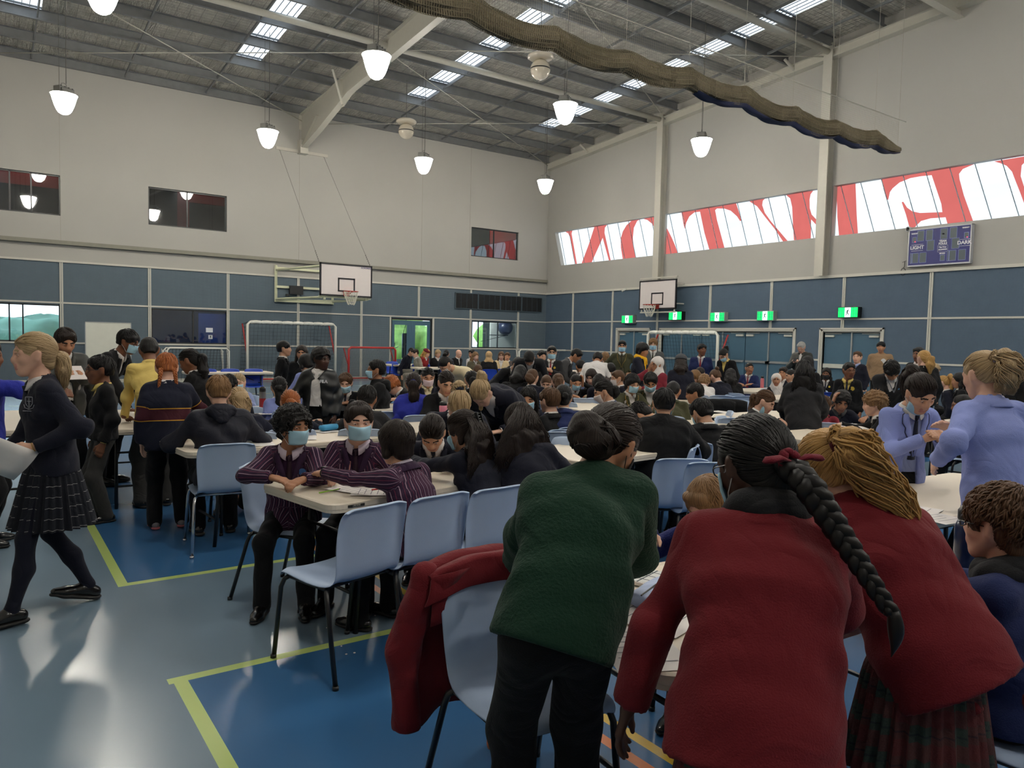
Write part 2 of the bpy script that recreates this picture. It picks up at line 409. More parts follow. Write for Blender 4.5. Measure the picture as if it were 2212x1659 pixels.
# portal rafters: I-beam with a deep knee
def rafter(X):
    mb = MB()
    top = lambda y: zroof(y) - .29
    prof = [(YB - .05, 1.22), (24.3, 1.0), (21.8, .58), (YF, .58)]
    for i in range(3):
        (ya, da), (yb, db) = prof[i], prof[i + 1]
        A = [(ya, top(ya)), (yb, top(yb)), (yb, top(yb) - db), (ya, top(ya) - da)]
        mb.add([(X - .008, y, z) for y, z in A] + [(X + .008, y, z) for y, z in A], [(0, 1, 2, 3), (7, 6, 5, 4), (0, 4, 5, 1), (3, 2, 6, 7), (0, 3, 7, 4), (1, 5, 6, 2)])
        for t0, d0, d1 in ((0, 0, 0), (1, da, db)):
            mb.bar((X, ya, top(ya) - d0), (X, yb, top(yb) - d1), .2, .022)
    mb.bar((X, 24.4, top(24.4) - .5), (X, YB - .05, top(YB) - 1.22), .2, .02)
    for y in (YB - .06, 22.4): mb.box(X - .1, X + .1, y - .01, y + .01, top(y) - .5, top(y))
    mb.box(X - .14, X + .14, YB - .35, YB - .05, 7.9, 8.35)
    return mb
for X in (9.2, ):
    tag(rafter(X).build('trim_%d' % n, M_steelw), kind='structure'); n += 1
mb = MB(); mb.bar((8.6, 21.7, 9.52), (9.15, 22.3, 8.75), .06, .06); mb.bar((9.85, 23.0, 9.5), (9.25, 22.5, 8.75), .06, .06)
tag(mb.build('trim_%d' % n, M_steelw), kind='structure'); n += 1
# edge beam and columns of the right wall
mb = MB()
for a, b in ((YB - .1, YF),):
    za, zb = zroof(a) - .18, zroof(b) - .18
    mb.bar((XR - .1, a, za - .28), (XR - .1, b, zb - .28), .2, .2); mb.bar((XR - .13, a, za - .40), (XR - .13, b, zb - .40), .26, .03); mb.bar((XR - .13, a, za - .17), (XR - .13, b, zb - .17), .26, .02)
tag(mb.build('trim_%d' % n, M_steelw), kind='structure'); n += 1
for y in (19.3 + .02, 12.8, 6.1, -.6):
    mb = MB(); x1 = XR; zt = zroof(y) - .2
    mb.box(x1 - .30, x1 - .285, y - .14, y + .14, 3.66, zt); mb.box(x1 - .285, x1, y - .006, y + .006, 3.66, zt); mb.box(x1 - .02, x1, y - .14, y + .14, 3.66, zt)
    tag(mb.build('trim_%d' % n, M_steelw), kind='structure'); n += 1
    if y < 1: continue
    mb = MB(); z = zroof(y) - .42
    mb.tube([(XL, y, z), (XR - .32, y, z)], .085, 14)
    tag(mb.build('trim_%d' % n, M_steelw, smooth=True), kind='structure'); n += 1
# roof bracing rods and flybraces at the edge beam
mb = MB()
for p, q in (((9.2, 26.0, 9.05), (.3, 19.4, 9.5)), ((9.2, 19.4, 9.45), (-.5, 26, 9.1)), ((9.2, 26.0, 8.95), (20.1, 19.5, 9.55)), ((9.2, 19.4, 9.5), (20.1, 26, 9.15)),
             ((9.2, 19.3, 9.5), (20.1, 12.9, 9.98)), ((9.2, 12.8, 9.9), (20.1, 19.2, 9.6)), ((9.2, 12.7, 9.95), (20.1, 6.2, 10.4)), ((9.2, 6.2, 10.4), (20.1, 12.7, 10.05))):
    mb.tube([p, q], .014, 6)
for y in (23.4, 16.2, 22.0 - 8.0):
    mb.tube([(XR - .5, y + .1, zroof(y) - .22), (XR - .2, y - .02, zroof(y) - .5)], .045, 8)
tag(mb.build('trim_%d' % n, M_steelw, smooth=True), kind='structure'); n += 1
mb = MB()                                           # deep beam carrying the dividing net
mb.box(XL, XR, 9.36, 9.376, 9.95, 10.5); mb.box(XL, XR, 9.27, 9.47, 9.93, 9.955); mb.box(XL, XR, 9.27, 9.47, 10.49, 10.51)
tag(mb.build('trim_%d' % n, M_steelw), kind='structure'); n += 1

# ---- windows of the back wall
M_glass = glass('window_glass'); M_gdark = glass('dark_window_glass', (190, 196, 200), .6)
M_red = mat('red_painted_room_wall', (190, 56, 50), .6)
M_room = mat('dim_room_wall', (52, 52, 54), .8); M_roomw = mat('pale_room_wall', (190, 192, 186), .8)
def window(k, h, mull, y=YB, d=.05, gm=None, fr=.04):
    a, b, lo, hi = h; mb = MB(); y0 = y + .02
    mb.box(a, b, y0, y0 + d, lo, lo + fr); mb.box(a, b, y0, y0 + d, hi - fr, hi); mb.box(a, a + fr, y0, y0 + d, lo, hi); mb.box(b - fr, b, y0, y0 + d, lo, hi)
    for m in mull: mb.box(m - fr / 2, m + fr / 2, y0, y0 + d, lo, hi)
    o = tag(mb.build('window_%d' % k, M_dark), kind='structure')
    g = MB(); g.box(a + fr, b - fr, y0 + .02, y0 + .026, lo + fr, hi - fr); g.build('window_pane', gm or M_glass, o)
    return o
window(1, WA_up[0], [.68, 1.2], gm=M_gdark); window(2, WA_up[1], [5.46], gm=M_gdark); window(3, WA_up[2], [17.43], gm=M_glass)
window(4, WA_lo[0], [.62, .95]); window(5, WA_lo[1], [5.63]); window(6, WA_lo[2], [16.75, 17.72], gm=M_glass)
def room(name, x0, x1, y0, y1, z0, z1, m, openback=False, side=None):
    mb = MB()
    mb.quad((x0, y0, z0), (x1, y0, z0), (x1, y1, z0), (x0, y1, z0)); mb.quad((x0, y0, z1), (x1, y0, z1), (x1, y1, z1), (x0, y1, z1))
    mb.quad((x0, y0, z0), (x0, y1, z0), (x0, y1, z1), (x0, y0, z1)); mb.quad((x1, y0, z0), (x1, y1, z0), (x1, y1, z1), (x1, y0, z1))
    if not openback: mb.quad((x0, y1, z0), (x1, y1, z0), (x1, y1, z1), (x0, y1, z1))
    return tag(mb.build(name, m), kind='structure')
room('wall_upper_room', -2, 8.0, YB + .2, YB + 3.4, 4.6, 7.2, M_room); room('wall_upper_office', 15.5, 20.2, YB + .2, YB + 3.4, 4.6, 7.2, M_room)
mb = MB(); mb.box(-1.9, 2.6, YB + 1.2, YB + 1.25, 5.95, 6.6); mb.box(5.26, 5.62, YB + .5, YB + .55, 4.7, 6.6); mb.box(5.62, 7.5, YB + .5, YB + .55, 5.9, 6.6); mb.box(17.62, 19.5, YB + .6, YB + .65, 4.7, 6.9)
tag(mb.build('trim_%d' % n, M_red), kind='structure'); n += 1
def room_fill_light(x, y, z, e, c=(1, .95, .88)):  # added unseen point light, brightens a side room behind the back wall
    ld = bpy.data.lights.new('room_fill_light', 'POINT'); ld.energy = e; ld.shadow_soft_size = .2; ld.color = c
    o = bpy.data.objects.new('room_fill_light', ld); C.objects.link(o); o.location = (x, y, z)
room_fill_light(1.2, YB + .5, 7.0, 14); room_fill_light(5.6, YB + .35, 7.0, 14); room_fill_light(17.4, YB + .35, 7.0, 16); room_fill_light(6.0, YB + .35, 2.75, 6); room_fill_light(17.5, YB + 1.2, 3.0, 110)
room('wall_store_room', 4.0, 7.2, YB + .2, YB + 2.2, 0, 2.9, mat('blue_store_wall', (24, 42, 84), .7))
mb = MB(); mb.box(5.9, 7.0, YB + .5, YB + .55, .8, 2.25)
tag(mb.build('trim_%d' % n, mat('blue_board', (36, 70, 150), .5)), kind='structure'); n += 1
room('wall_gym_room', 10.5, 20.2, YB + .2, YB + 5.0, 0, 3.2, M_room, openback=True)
mb = MB(); mb.box(18.62, 20.6, YB + 1.9, YB + 2.0, 0, 3.0); mb.box(10.4, 20.2, YB + .2, YB + 5.0, -.03, -.005)
tag(mb.build('trim_%d' % n, M_roomw), kind='structure'); n += 1
# outdoors beyond: lawn, shrub bank, paving wall
M_grass = mat('lawn', (120, 150, 84), .9, var=.3, vs=3); M_leaf = mat('shrub_leaf', (160, 200, 104), .8, var=.5, vs=2.4, bump=.8, bs=5)
mb = MB(); mb.quad((-12, YB + .25, -.04), (34, YB + .25, -.04), (34, 60, -.04), (-12, 60, -.04)); tag(mb.build('ground', M_grass), kind='structure')
def blob(name, c, r, m, label, cat, seed, seg=28):
    rnd = random.Random(seed); mb = MB(); P = []
    for i in range(seg // 2 + 1):
        t = PI * i / (seg // 2); row = []
        for j in range(seg + 1):
            p = 2 * PI * (j % seg) / seg
            k = 1 + .16 * math.sin(3 * p + seed) * math.sin(4 * t) + .10 * math.sin(9 * p + 2 * seed) * math.sin(8 * t) + .07 * math.sin(17 * p) * math.sin(15 * t + seed)
            row.append((c[0] + r[0] * k * math.sin(t) * math.cos(p), c[1] + r[1] * k * math.sin(t) * math.sin(p), c[2] + r[2] * k * math.cos(t)))
        P.append(row)
    mb.grid(P); return tag(mb.build(name, m, smooth=True), label, cat)
for i, (x, y, r, zz) in enumerate([(17.3, 34, 1.25, 1.7), (20.2, 34.9, 1.25, 1.5), (23.1, 33.8, 1.25, 1.7), (26.0, 35.0, 1.25, 1.4), (29, 36, 1.4, 1.5)]):
    blob('shrub', (x, y, zz * .75), (r, 1.2, zz), M_leaf, ['green shrub outside behind the glazed gym door', 'green shrub outside right of the gym door view', 'low green shrub outside the right gym window', 'tall pale shrub outside at the left of the gym door', 'green shrub outside at far right of the gym window'][i], 'shrub', i + 2)
blob('hedge', (1.0, 36, .5), (9, 1.5, 1.45), mat('grey_green_bank', (96, 128, 112), .9, var=.4, vs=1.2, bump=.6, bs=3), 'grey green hillside of scrub seen through the far left window', 'hedge', 5, 60)
# ================================================================ DOORS
M_door = mat('blue_grey_door', (66, 98, 118), .5, var=.03); M_alum = mat('satin_aluminium', (170, 172, 172), .35, metal=.6, var=.03)
M_closer = mat('pale_closer', (190, 192, 182), .5)
dn = 1
def door_bank(y0, y1, leaves, z=2.02, bars='rail', light=None):
    """leaves: list of (ya, yb); frame proud of the right wall"""
    global dn
    root = empty('door_%d' % dn, (XR, (y0 + y1) / 2, 0), kind='structure'); dn += 1
    ox, oy = XR, (y0 + y1) / 2
    mb = MB(); a, b = y0 - .1 - oy, y1 + .1 - oy
    mb.box(-.06, .02, a, a + .045, 0, 2.15); mb.box(-.06, .02, b - .045, b, 0, 2.15); mb.box(-.06, .02, a, b, 2.105, 2.15)
    mb.box(-.045, .1, a + .05, a + .1, 0, 2.1); mb.box(-.045, .1, b - .1, b - .05, 0, 2.1); mb.box(-.045, .1, a + .05, b - .05, 2.05, 2.1)
    mb.build('door_frame', M_trim, root)
    gap = MB(); gap.box(.12, .16, y0 - oy, y1 - oy, 0, 2.06); gap.build('door_backing', mat('dark_door_gap', (24, 32, 40), .8), root)
    for i, (ya, yb) in enumerate(leaves):
        lf = MB(); lf.box(.06, .105, ya - oy + .012, yb - oy - .012, .01, 2.0); l = lf.build('door_leaf', M_door, root, bevel=.004)
        inner = yb if i % 2 == 1 else ya      # meeting stile side
        m = MB(); m.box(.045, .06, ya - oy + .03, yb - oy - .03, 1.05, 1.1)
        if bars == 'rail': m.box(.02, .06, ya - oy + .04, yb - oy - .05, 1.03, 1.07); m.box(-.01, .06, inner - oy - .06, inner - oy + .06, 1.0, 1.1)
        else: m.box(-.03, .05, ya - oy + .05, yb - oy - .05, .98, 1.1)
        m.build('push_bar', M_alum if bars == 'rail' else M_closer, l)
        cz = MB(); far = ya if i % 2 == 1 else yb
        s = 1 if far == ya else -1
        c0 = far - oy + s * .06; cz.box(.0, .06, min(c0, c0 + s * .28), max(c0, c0 + s * .28), 1.88, 1.94)
        cz.box(.02, .05, min(c0, c0 + s * .5), max(c0, c0 + s * .5), 1.975, 1.99); cz.build('door_closer', M_closer, l)
    mu = MB()
    for i in range(0, len(leaves) - 1, 2):
        ym = leaves[i][0] - oy; mu.box(.03, .07, ym - .022, ym + .022, 0, 2.03)
    mu.build('door_mullion', M_alum, root)
    return root
door_bank(19.83, 21.45, [(20.64, 21.45), (19.83, 20.64)])
door_bank(13.72, 19.16, [(18.25, 19.16), (17.35, 18.25), (16.44, 17.35), (15.53, 16.44), (14.63, 15.53), (13.72, 14.63)])
door_bank(10.99, 12.73, [(11.86, 12.73), (10.99, 11.86)], bars='fat')
# glazed pair in the back wall to the gym
root = empty('door_4', (13.64, YB, 0), kind='structure')
mb = MB(); mb.box(-.9, .9, .0, .1, 2.27, 2.34); mb.box(-.9, -.84, 0, .1, 0, 2.3); mb.box(.84, .9, 0, .1, 0, 2.3); mb.build('door_frame', M_dark, root)
for s in (-1, 1):
    lf = MB(); a, b = (-.84, -.005) if s < 0 else (.005, .84)
    g = (a + .12, b - .17) if s < 0 else (a + .17, b - .12)
    for x0_, x1_, z0_, z1_ in subtract((a, b, .01, 2.26), [(g[0], g[1], .75, 2.08)]): lf.box(x0_, x1_, .03, .075, z0_, z1_)
    l = lf.build('door_leaf', M_door, root)
    gg = MB(); gg.box(g[0], g[1], .05, .056, .75, 2.08); gg.build('door_glass', M_glass, l)
    h = MB(); h.box(-.05 * s - .02 + (.02 if s > 0 else 0), -.05 * s + .02, -.02, .03, 1.0, 1.16); h.build('door_handle', M_alum, l)

# ================================================================ CLERESTORY with the big mirrored letters
M_poly = glow('backlit_polycarbonate', (222, 236, 246), CLERESTORY); M_letr = glow('backlit_red_letter', (200, 104, 100), CLERESTORY * .9)
M_joint = mat('polycarbonate_joint', (120, 132, 142), .5)
XP = XR + .20
c7 = lambda x, y: (1150 + x / 3.687, 340 + y / 3.687); c8 = lambda x, y: (1700 + x / 4.32, 320 + y / 4.32)
LET = [('letter_n', [(c7, [(248, 584), (322, 574), (312, 606), (318, 640), (355, 850), (343, 850), (302, 640), (285, 605)]),
                     (c7, [(498, 540), (604, 526), (577, 560), (574, 600), (624, 822), (610, 824), (560, 640), (470, 840), (390, 850), (450, 690)])]),
       ('letter_o', [(c7, [(720, 810), (705, 720), (703, 650), (720, 590), (750, 540), (795, 500), (980, 462), (985, 580), (955, 530), (915, 498), (875, 488), (835, 505), (808, 560), (800, 640), (808, 730), (822, 800)]),
                     (c7, [(1030, 520), (1075, 570), (1110, 640), (1140, 710), (1158, 768), (1020, 780)])]),
       ('letter_t', [(c7, [(1185, 428), (1620, 358), (1640, 420), (1665, 500), (1655, 508), (1630, 470), (1580, 425), (1530, 408), (1470, 407), (1455, 420), (1470, 500), (1530, 722), (1410, 738), (1370, 600), (1335, 432), (1290, 438), (1250, 470), (1225, 520), (1215, 570), (1205, 540)])]),
       ('letter_n', [(c7, [(1720, 345), (1862, 320), (1835, 345), (1830, 380), (1850, 440), (1900, 510), (2035, 668), (1998, 672), (1930, 570), (1850, 470), (1790, 390)]),
                     (c8, [(-10, 436), (250, 390), (220, 430), (210, 480), (212, 560), (230, 620), (345, 740), (345, 795), (225, 665), (222, 845), (65, 868), (55, 700), (48, 550), (30, 470)])]),
       ('letter_e', [(c8, [(440, 358), (640, 324), (640, 360), (645, 480), (650, 620), (662, 800), (485, 818), (470, 640), (465, 480), (448, 400)]),
                     (c8, [(880, 284), (1620, 165), (1745, 150), (1640, 195), (1605, 240), (1610, 290), (1650, 440), (1740, 690), (1500, 714), (1480, 645), (1340, 655), (1250, 680), (1205, 725), (1190, 745), (1145, 750), (1110, 620), (1070, 505), (1085, 500), (1120, 555), (1170, 590), (1240, 605), (1450, 597), (1440, 520), (1400, 400), (1350, 252), (1250, 262), (1150, 280), (1050, 320), (985, 375), (960, 410), (945, 480), (930, 485), (905, 400)])]),
       ('letter_m', [(c8, [(1930, 124), (2260, 70), (2240, 110), (2190, 160), (2180, 260), (2212, 360), (2290, 520), (2290, 600), (2240, 590), (2170, 400), (2130, 300), (2100, 220), (2050, 165), (1990, 140)])])]
slant = .345
wk = 7
for a, b, lo, hi in WB:
    mb = MB(); mb.quad((XP, a - .3, lo - .1), (XP, b + .05, lo - .1), (XP, b + .05, hi + .1), (XP, a - .3, hi + .1))
    w = tag(mb.build('window_%d' % wk, M_poly), kind='structure')
    js = MB(); y = b - .1 + .0
    while y > a:
        js.bar((XP - .012, y - .5, lo - .05), (XP - .012, y, hi + .05), .02, .012, up=(1, 0, 0)); y -= .6
    js.build('window_joint', M_joint, w)
    if wk == 7:      # slanted end plate of the first light
        e = MB(); e.add([(XR, 25.62, hi), (XR, 25.62, lo), (XR, 25.13, lo), (XP, 25.13, lo), (XP, 25.62, hi), (XP, 25.62, lo)], [(0, 2, 3, 4), (0, 1, 2)]); e.build('window_end_plate', M_wall, w)
    wk += 1
WIN = {o.name: o for o in C.objects if o.name.startswith('window_')}
for nm, polys in LET:
    for f, poly in polys:
        mb = MB(); pts = [onX(*f(x, y), XP - .004) for x, y in poly]
        mb.add([tuple(p) for p in pts] + [(XP + .0, p[1], p[2]) for p in pts],
               [tuple(range(len(pts)))] + [(i, (i + 1) % len(pts), len(pts) + (i + 1) % len(pts), len(pts) + i) for i in range(len(pts))])
        ym = float(np.mean([p[1] for p in pts])); mb.build(nm, M_letr, WIN['window_7' if ym > 19.3 else 'window_8' if ym > 12.8 else 'window_9'])

# ================================================================ PENDANT LAMPS
M_lamp = glow('lit_lamp_glass', (255, 248, 234), LAMP_POWER); M_alu = mat('cast_lamp_housing', (120, 120, 116), .45, metal=.4)
M_wire = mat('thin_cable', (96, 94, 90), .6)
def make_lamp():
    r = empty('pendant_lamp', (0, 0, 0))
    mb = MB(); prof = [(.01, -.465), (.07, -.455), (.125, -.42), (.165, -.36), (.20, -.28), (.235, -.17), (.262, -.07), (.285, 0)]
    mb.lathe(prof, 20); mb.build('lamp_shade', M_lamp, r, smooth=True)
    mb = MB(); mb.lathe([(0, .03), (.2, .03), (.3, .015), (.3, -.005), (.27, -.01)], 20); mb.build('lamp_rim', M_alu, r, smooth=False)
    mb = MB(); mb.box(-.2, .2, -.1, .1, .03, .16); mb.box(-.16, .16, -.13, .13, .05, .12)
    for x in (-.15, -.05, .05, .15): mb.box(x - .01, x + .01, -.12, .12, .14, .175)
    mb.build('lamp_housing', M_alu, r, bevel=.012)
    mb = MB(); mb.tube([(-.08, 0, .16), (-.06, 0, .25), (0, 0, .27), (.06, 0, .25), (.08, 0, .16)], .008, 6); mb.build('lamp_hook', M_alu, r)
    return r
lamp0 = make_lamp(); first = True
LL = {(0, 0): 'leftmost lit pendant lamp, high over the back left wall', (1, 0): 'lit pendant lamp just left of the hoop stay bracket', (2, 0): 'small lit pendant lamp beside the lower white globe fan', (3, 0): 'smallest lit pendant lamp, in the far corner of the hall',
      (0, 1): 'lit pendant lamp cut by the top edge of the view', (1, 1): 'large lit pendant lamp in front of the roof rafter', (2, 1): 'lit pendant lamp below the round white pipe beneath the net', (3, 1): 'rightmost lit pendant lamp, hanging before the red lettered windows'}
for j, y in enumerate((21.1, 14.1, 4.4, -2.6)):
    for i, x in enumerate((1.66, 6.5, 11.37, 16.2)):
        z = 7.2
        l = lamp0 if first else copy_tree(lamp0)
        first = False
        l.location = (x, y, z); l.rotation_euler = (0, 0, .6)
        tag(l, LL.get((i, j), 'lit pendant lamp over the near hall, %s row' % (('leftmost', 'second', 'third', 'rightmost')[i] + ' of four ' + ('nearer', 'farther')[j == 2]) if j > 1 else None), 'lamp', 'pendant lamps')
        mb = MB()
        zt = zroof(y) - .02 - z
        mb.tube([(-.12, 0, .16), (-.12, 0, zt)], .005, 5); mb.tube([(.06, 0, .27), (.07, 0, zt)], .009, 5)
        mb.build('suspension_cable', M_wire, l)

# ================================================================ GLOBE FANS
M_cream = mat('glossy_cream_plastic', (200, 190, 172), .25, coat=.4, var=.03)
def fan(x, y, z, lab):
    r = empty('globe_fan', (x, y, z), 0, lab, 'fan')
    mb = MB(); mb.lathe([(0, .1), (.26, .1), (.32, .06), (.32, .02), (.26, -.02), (.1, -.03)], 28); mb.build('fan_plate', M_cream, r, smooth=True)
    mb = MB(); mb.lathe([(max(.002, .245 * math.sin(t * PI / 16)), -.26 + .245 * math.cos(t * PI / 16)) for t in range(17)], 28); mb.build('fan_globe', M_cream, r, smooth=True)
    mb = MB(); mb.lathe([(.247, -.27), (.25, -.255), (.247, -.24)], 28); mb.build('fan_slot', M_black, r)
    mb = MB(); mb.tube([(0, 0, .1), (0, 0, zroof(y) - z - .2)], .008, 6); mb.build('suspension_cable', M_wire, r)
fan(11.0, 21.6, 8.35, 'white globe shaped ceiling fan nearer the back wall'); fan(11.2, 14.9, 8.45, 'white globe shaped ceiling fan half behind the rolled net')

# ================================================================ DIVIDING NET
M_net = mat('beige_net_cord', (122, 112, 90), .8, var=.15, vs=6); M_netb = mat('navy_net_cover', (28, 34, 64), .7); M_cord = mat('pale_net_cord', (158, 154, 144), .7)
YN = 9.4
r = empty('dividing_net', (0, YN, 0), 0, 'beige court dividing net rolled up in a long drooping bundle under the roof', 'net')
rn = random.Random(3)
def cx_(x):  # centre height of the bundle: droops between cords
    t = ((x - 4.2) % 1.55) / 1.55; return 6.22 + .10 * (1 - 4 * t * (1 - t)) - .04 * math.sin(x)
P = []; X0, X1 = 2.6, 17.75
nn = 190
for i in range(nn + 1):
    x = X0 + (X1 - X0) * i / nn; row = []; taper = min(1, (X1 - x) / 1.2 + .25)
    for j in range(17):
        w = 2 * PI * j / 16
        rr = .165 * taper * (1 + .12 * math.sin(5 * w + x * 3) + .07 * math.sin(9 * w - x * 7))
        row.append((x, rr * .8 * math.cos(w), cx_(x) + rr * math.sin(w)))
    P.append(row)
mb = MB(); mb.grid(P)
o = mb.build('net_roll', mat('dense_net', (96, 88, 72), .9, var=.45, vs=40, bump=1, bs=120), r, smooth=True)
mb = MB()                                     # cords standing off the roll
for j in range(0, 16):
    mb.tube([(p[j][0], p[j][1] * 1.05, cx_(p[j][0]) + (p[j][2] - cx_(p[j][0])) * 1.06) for p in P], .007, 3, cap=False)
for i in range(0, nn * 2):
    x = X0 + (X1 - X0) * i / nn / 2; q = P[i // 2]
    mb.tube([(x + .05 * math.sin(j * .6), q[j][1] * 1.06, cx_(x) + (q[j][2] - cx_(q[j][0])) * 1.07) for j in range(17)], .006, 3, cap=False)
mb.build('net_mesh', M_net, r)
mb = MB(); P2 = [[(p[j][0], p[j][1] * .9, cx_(p[j][0]) - .03 + (p[j][2] - cx_(p[j][0])) * 1.1) for j in (10, 11, 12, 13, 14)] for p in P if p[0][0] > 10.5]
mb.grid(P2); mb.build('net_skirt', M_netb, r, smooth=True)
mb = MB(); x = X0
while x < X1 - .1: mb.tube([(x, 0, cx_(x) + .1), (x, .0, 6.95)], .0022, 3, cap=False); x += .045
z = 6.35
while z < 6.95: mb.tube([(X0, 0, z), (X1 - .1, 0, z)], .0022, 3, cap=False); z += .045
mb.build('net_curtain', M_cord, r)
mb = MB(); mb.tube([(X0, 0, 6.96), (X1 + .2, 0, 6.96)], .010, 6)
x = 4.2
while x < X1: mb.tube([(x, 0, cx_(x) + .1), (x, 0, 9.95)], .005, 4); x += 1.55
mb.tube([(X1 - .12, 0, 6.2), (X1 - .12, 0, 9.95)], .006, 4); mb.build('net_rope', M_cord, r)

# ================================================================ BASKETBALL GOALS
M_board = mat('white_backboard', (206, 198, 196), .45, var=.02); M_line = mat('black_board_line', (22, 20, 28), .5); M_hoop = mat('orange_red_hoop', (176, 60, 50), .4)
M_cream2 = mat('cream_painted_steel', (204, 206, 176), .45)
def board_parts(r, w=1.8, h=1.05):      # board in local XZ plane facing -Y, origin at its bottom centre
    mb = MB(); mb.box(-w / 2, w / 2, 0, .03, 0, h); mb.build('backboard', M_board, r)
    mb = MB(); y = -.004
    for a, b, c, d in ((-w / 2, w / 2, 0, .05), (-w / 2, w / 2, h - .05, h), (-w / 2, -w / 2 + .05, 0, h), (w / 2 - .05, w / 2, 0, h)): mb.box(a, b, y - .004, .035, c, d)
    for a, b, c, d in ((-.295, .295, .15, .2), (-.295, .295, .55, .6), (-.295, -.245, .15, .6), (.245, .295, .15, .6)): mb.box(a, b, y - .001, .001, c, d)
    mb.build('board_lines', M_line, r)
    mb = MB(); mb.tube([(.225 * math.cos(2 * PI * k / 28), -.38 + .225 * math.sin(2 * PI * k / 28), .15) for k in range(28)], .012, 8, closed=True)
    mb.box(-.13, .13, -.17, -.005, .14, .16); mb.box(-.1, .1, -.012, 0, .02, .17); mb.bar((-.1, -.16, .14), (-.05, 0, .03), .02, .02); mb.bar((.1, -.16, .14), (.05, 0, .03), .02, .02)
    h_ = mb.build('hoop', M_hoop, r, smooth=False)
    mb = MB()
    for k in range(12):
        for s in (-1, 1):
            pts = []
            for i in range(7):
                t = i / 6; rad = .22 - .12 * t + .02 * math.sin(3 * t); a = 2 * PI * (k + s * t * 1.5) / 12
                pts.append((rad * math.cos(a), -.38 + rad * math.sin(a), .15 - .42 * t + .015 * math.sin(k * 2.3)))
            mb.tube(pts, .007, 5)
    mb.build('hoop_net', mat('white_net', (210, 206, 192), .8), r)
r = empty('basketball_hoop', (9.68, 23.1, 2.88), 0, 'large basketball backboard and hoop on long wall arms at the back wall', 'basketball hoop')
board_parts(r)
mb = MB(); Yw = YB - 23.1 - .06
fx0, fx1 = -1.36, 1.3
for x in (fx0, fx1 - .6): mb.bar((x, Yw, -.15), (x, Yw, 1.12), .09, .06)
for z in (-.1, .38, 1.02): mb.bar((fx0, Yw - .02, z), (fx1 - .6, Yw - .02, z), .06, .08)
mb.build('wall_frame', M_cream2, r)
mb = MB()
for z in (-.05, .95):
    mb.tube([(fx0, Yw - .05, z), (-.8, .12, z)], .04, 8); mb.tube([(fx1 - .6, Yw - .05, z), (.8, .12, z)], .04, 8)
mb.bar((fx0, Yw - .06, -.1), (-.1, .9, -.12), .06, .06); mb.bar((-.1, .9, -.12), (.8, .1, -.05), .05, .05); mb.bar((-.9, .12, -.03), (.9, .12, -.03), .05, .06)
mb.box(-.75, -.68, .05, .12, -.12, .95); mb.box(.68, .75, .05, .12, -.1, .95); mb.build('support_arm', M_cream2, r, smooth=False)
mb = MB(); mb.tube([(-.88, .1, 1.04), (8.42 - 9.68, Yw, 5.1)], .006, 5); mb.tube([(.88, .1, 1.04), (10.0 - 9.68, Yw, 5.1)], .006, 5)
for sx, x2 in ((-.88, 8.42 - 9.68), (.88, .32)):
    for k in range(7): t = k * .016; c = Vector((sx, .1, 1.04)).lerp(Vector((x2, Yw, 5.1)), t); mb.cbox(c, (.02, .02, .045))
mb.build('stay_cable', M_wire, r)
mb = MB(); mb.bar((8.3 - 9.68, Yw, 5.12), (10.15 - 9.68, Yw, 5.12), .06, .1); mb.box(9.05 - 9.68, 9.33 - 9.68, Yw - .02, Yw + .06, 5.15, 5.5); mb.build('cable_bracket', M_steelw, r)
text_obj('board_lettering', 'ACROMAT', .075, mat('navy_letter', (40, 40, 110), .5), r, frameM((.68, -.006, .96), (1, 0, 0), (0, 0, 1)))
tg = MB(); tg.box(-.28, .2, 0, .12, 0, .3); tg.box(-.4, -.3, .02, .1, -.08, 0)
o = tg.build('shot_clock', mat('black_plastic', (30, 32, 34), .5)); o.location = (9.05, YB - .18, 3.02); tag(o, 'small dark clock box on the blue wall behind the backboard arm', 'clock')
r = empty('basketball_hoop', (19.72, 18.95, 2.8), -PI / 2, 'basketball backboard and hoop mounted close to the right wall above the doors', 'basketball hoop')
board_parts(r)
mb = MB()
for x in (-.8, .8): mb.bar((x, .04, -.08), (x, .04, 1.12), .05, .04); mb.bar((x, .5, .2), (x, .04, .2), .04, .04); mb.bar((x, .5, .9), (x, .04, .9), .04, .04)
mb.bar((-.85, .04, -.1), (.85, .04, -.1), .05, .05); mb.bar((-.9, .04, 1.13), (.9, .04, 1.13), .05, .05); mb.build('wall_frame', M_steelw, r)

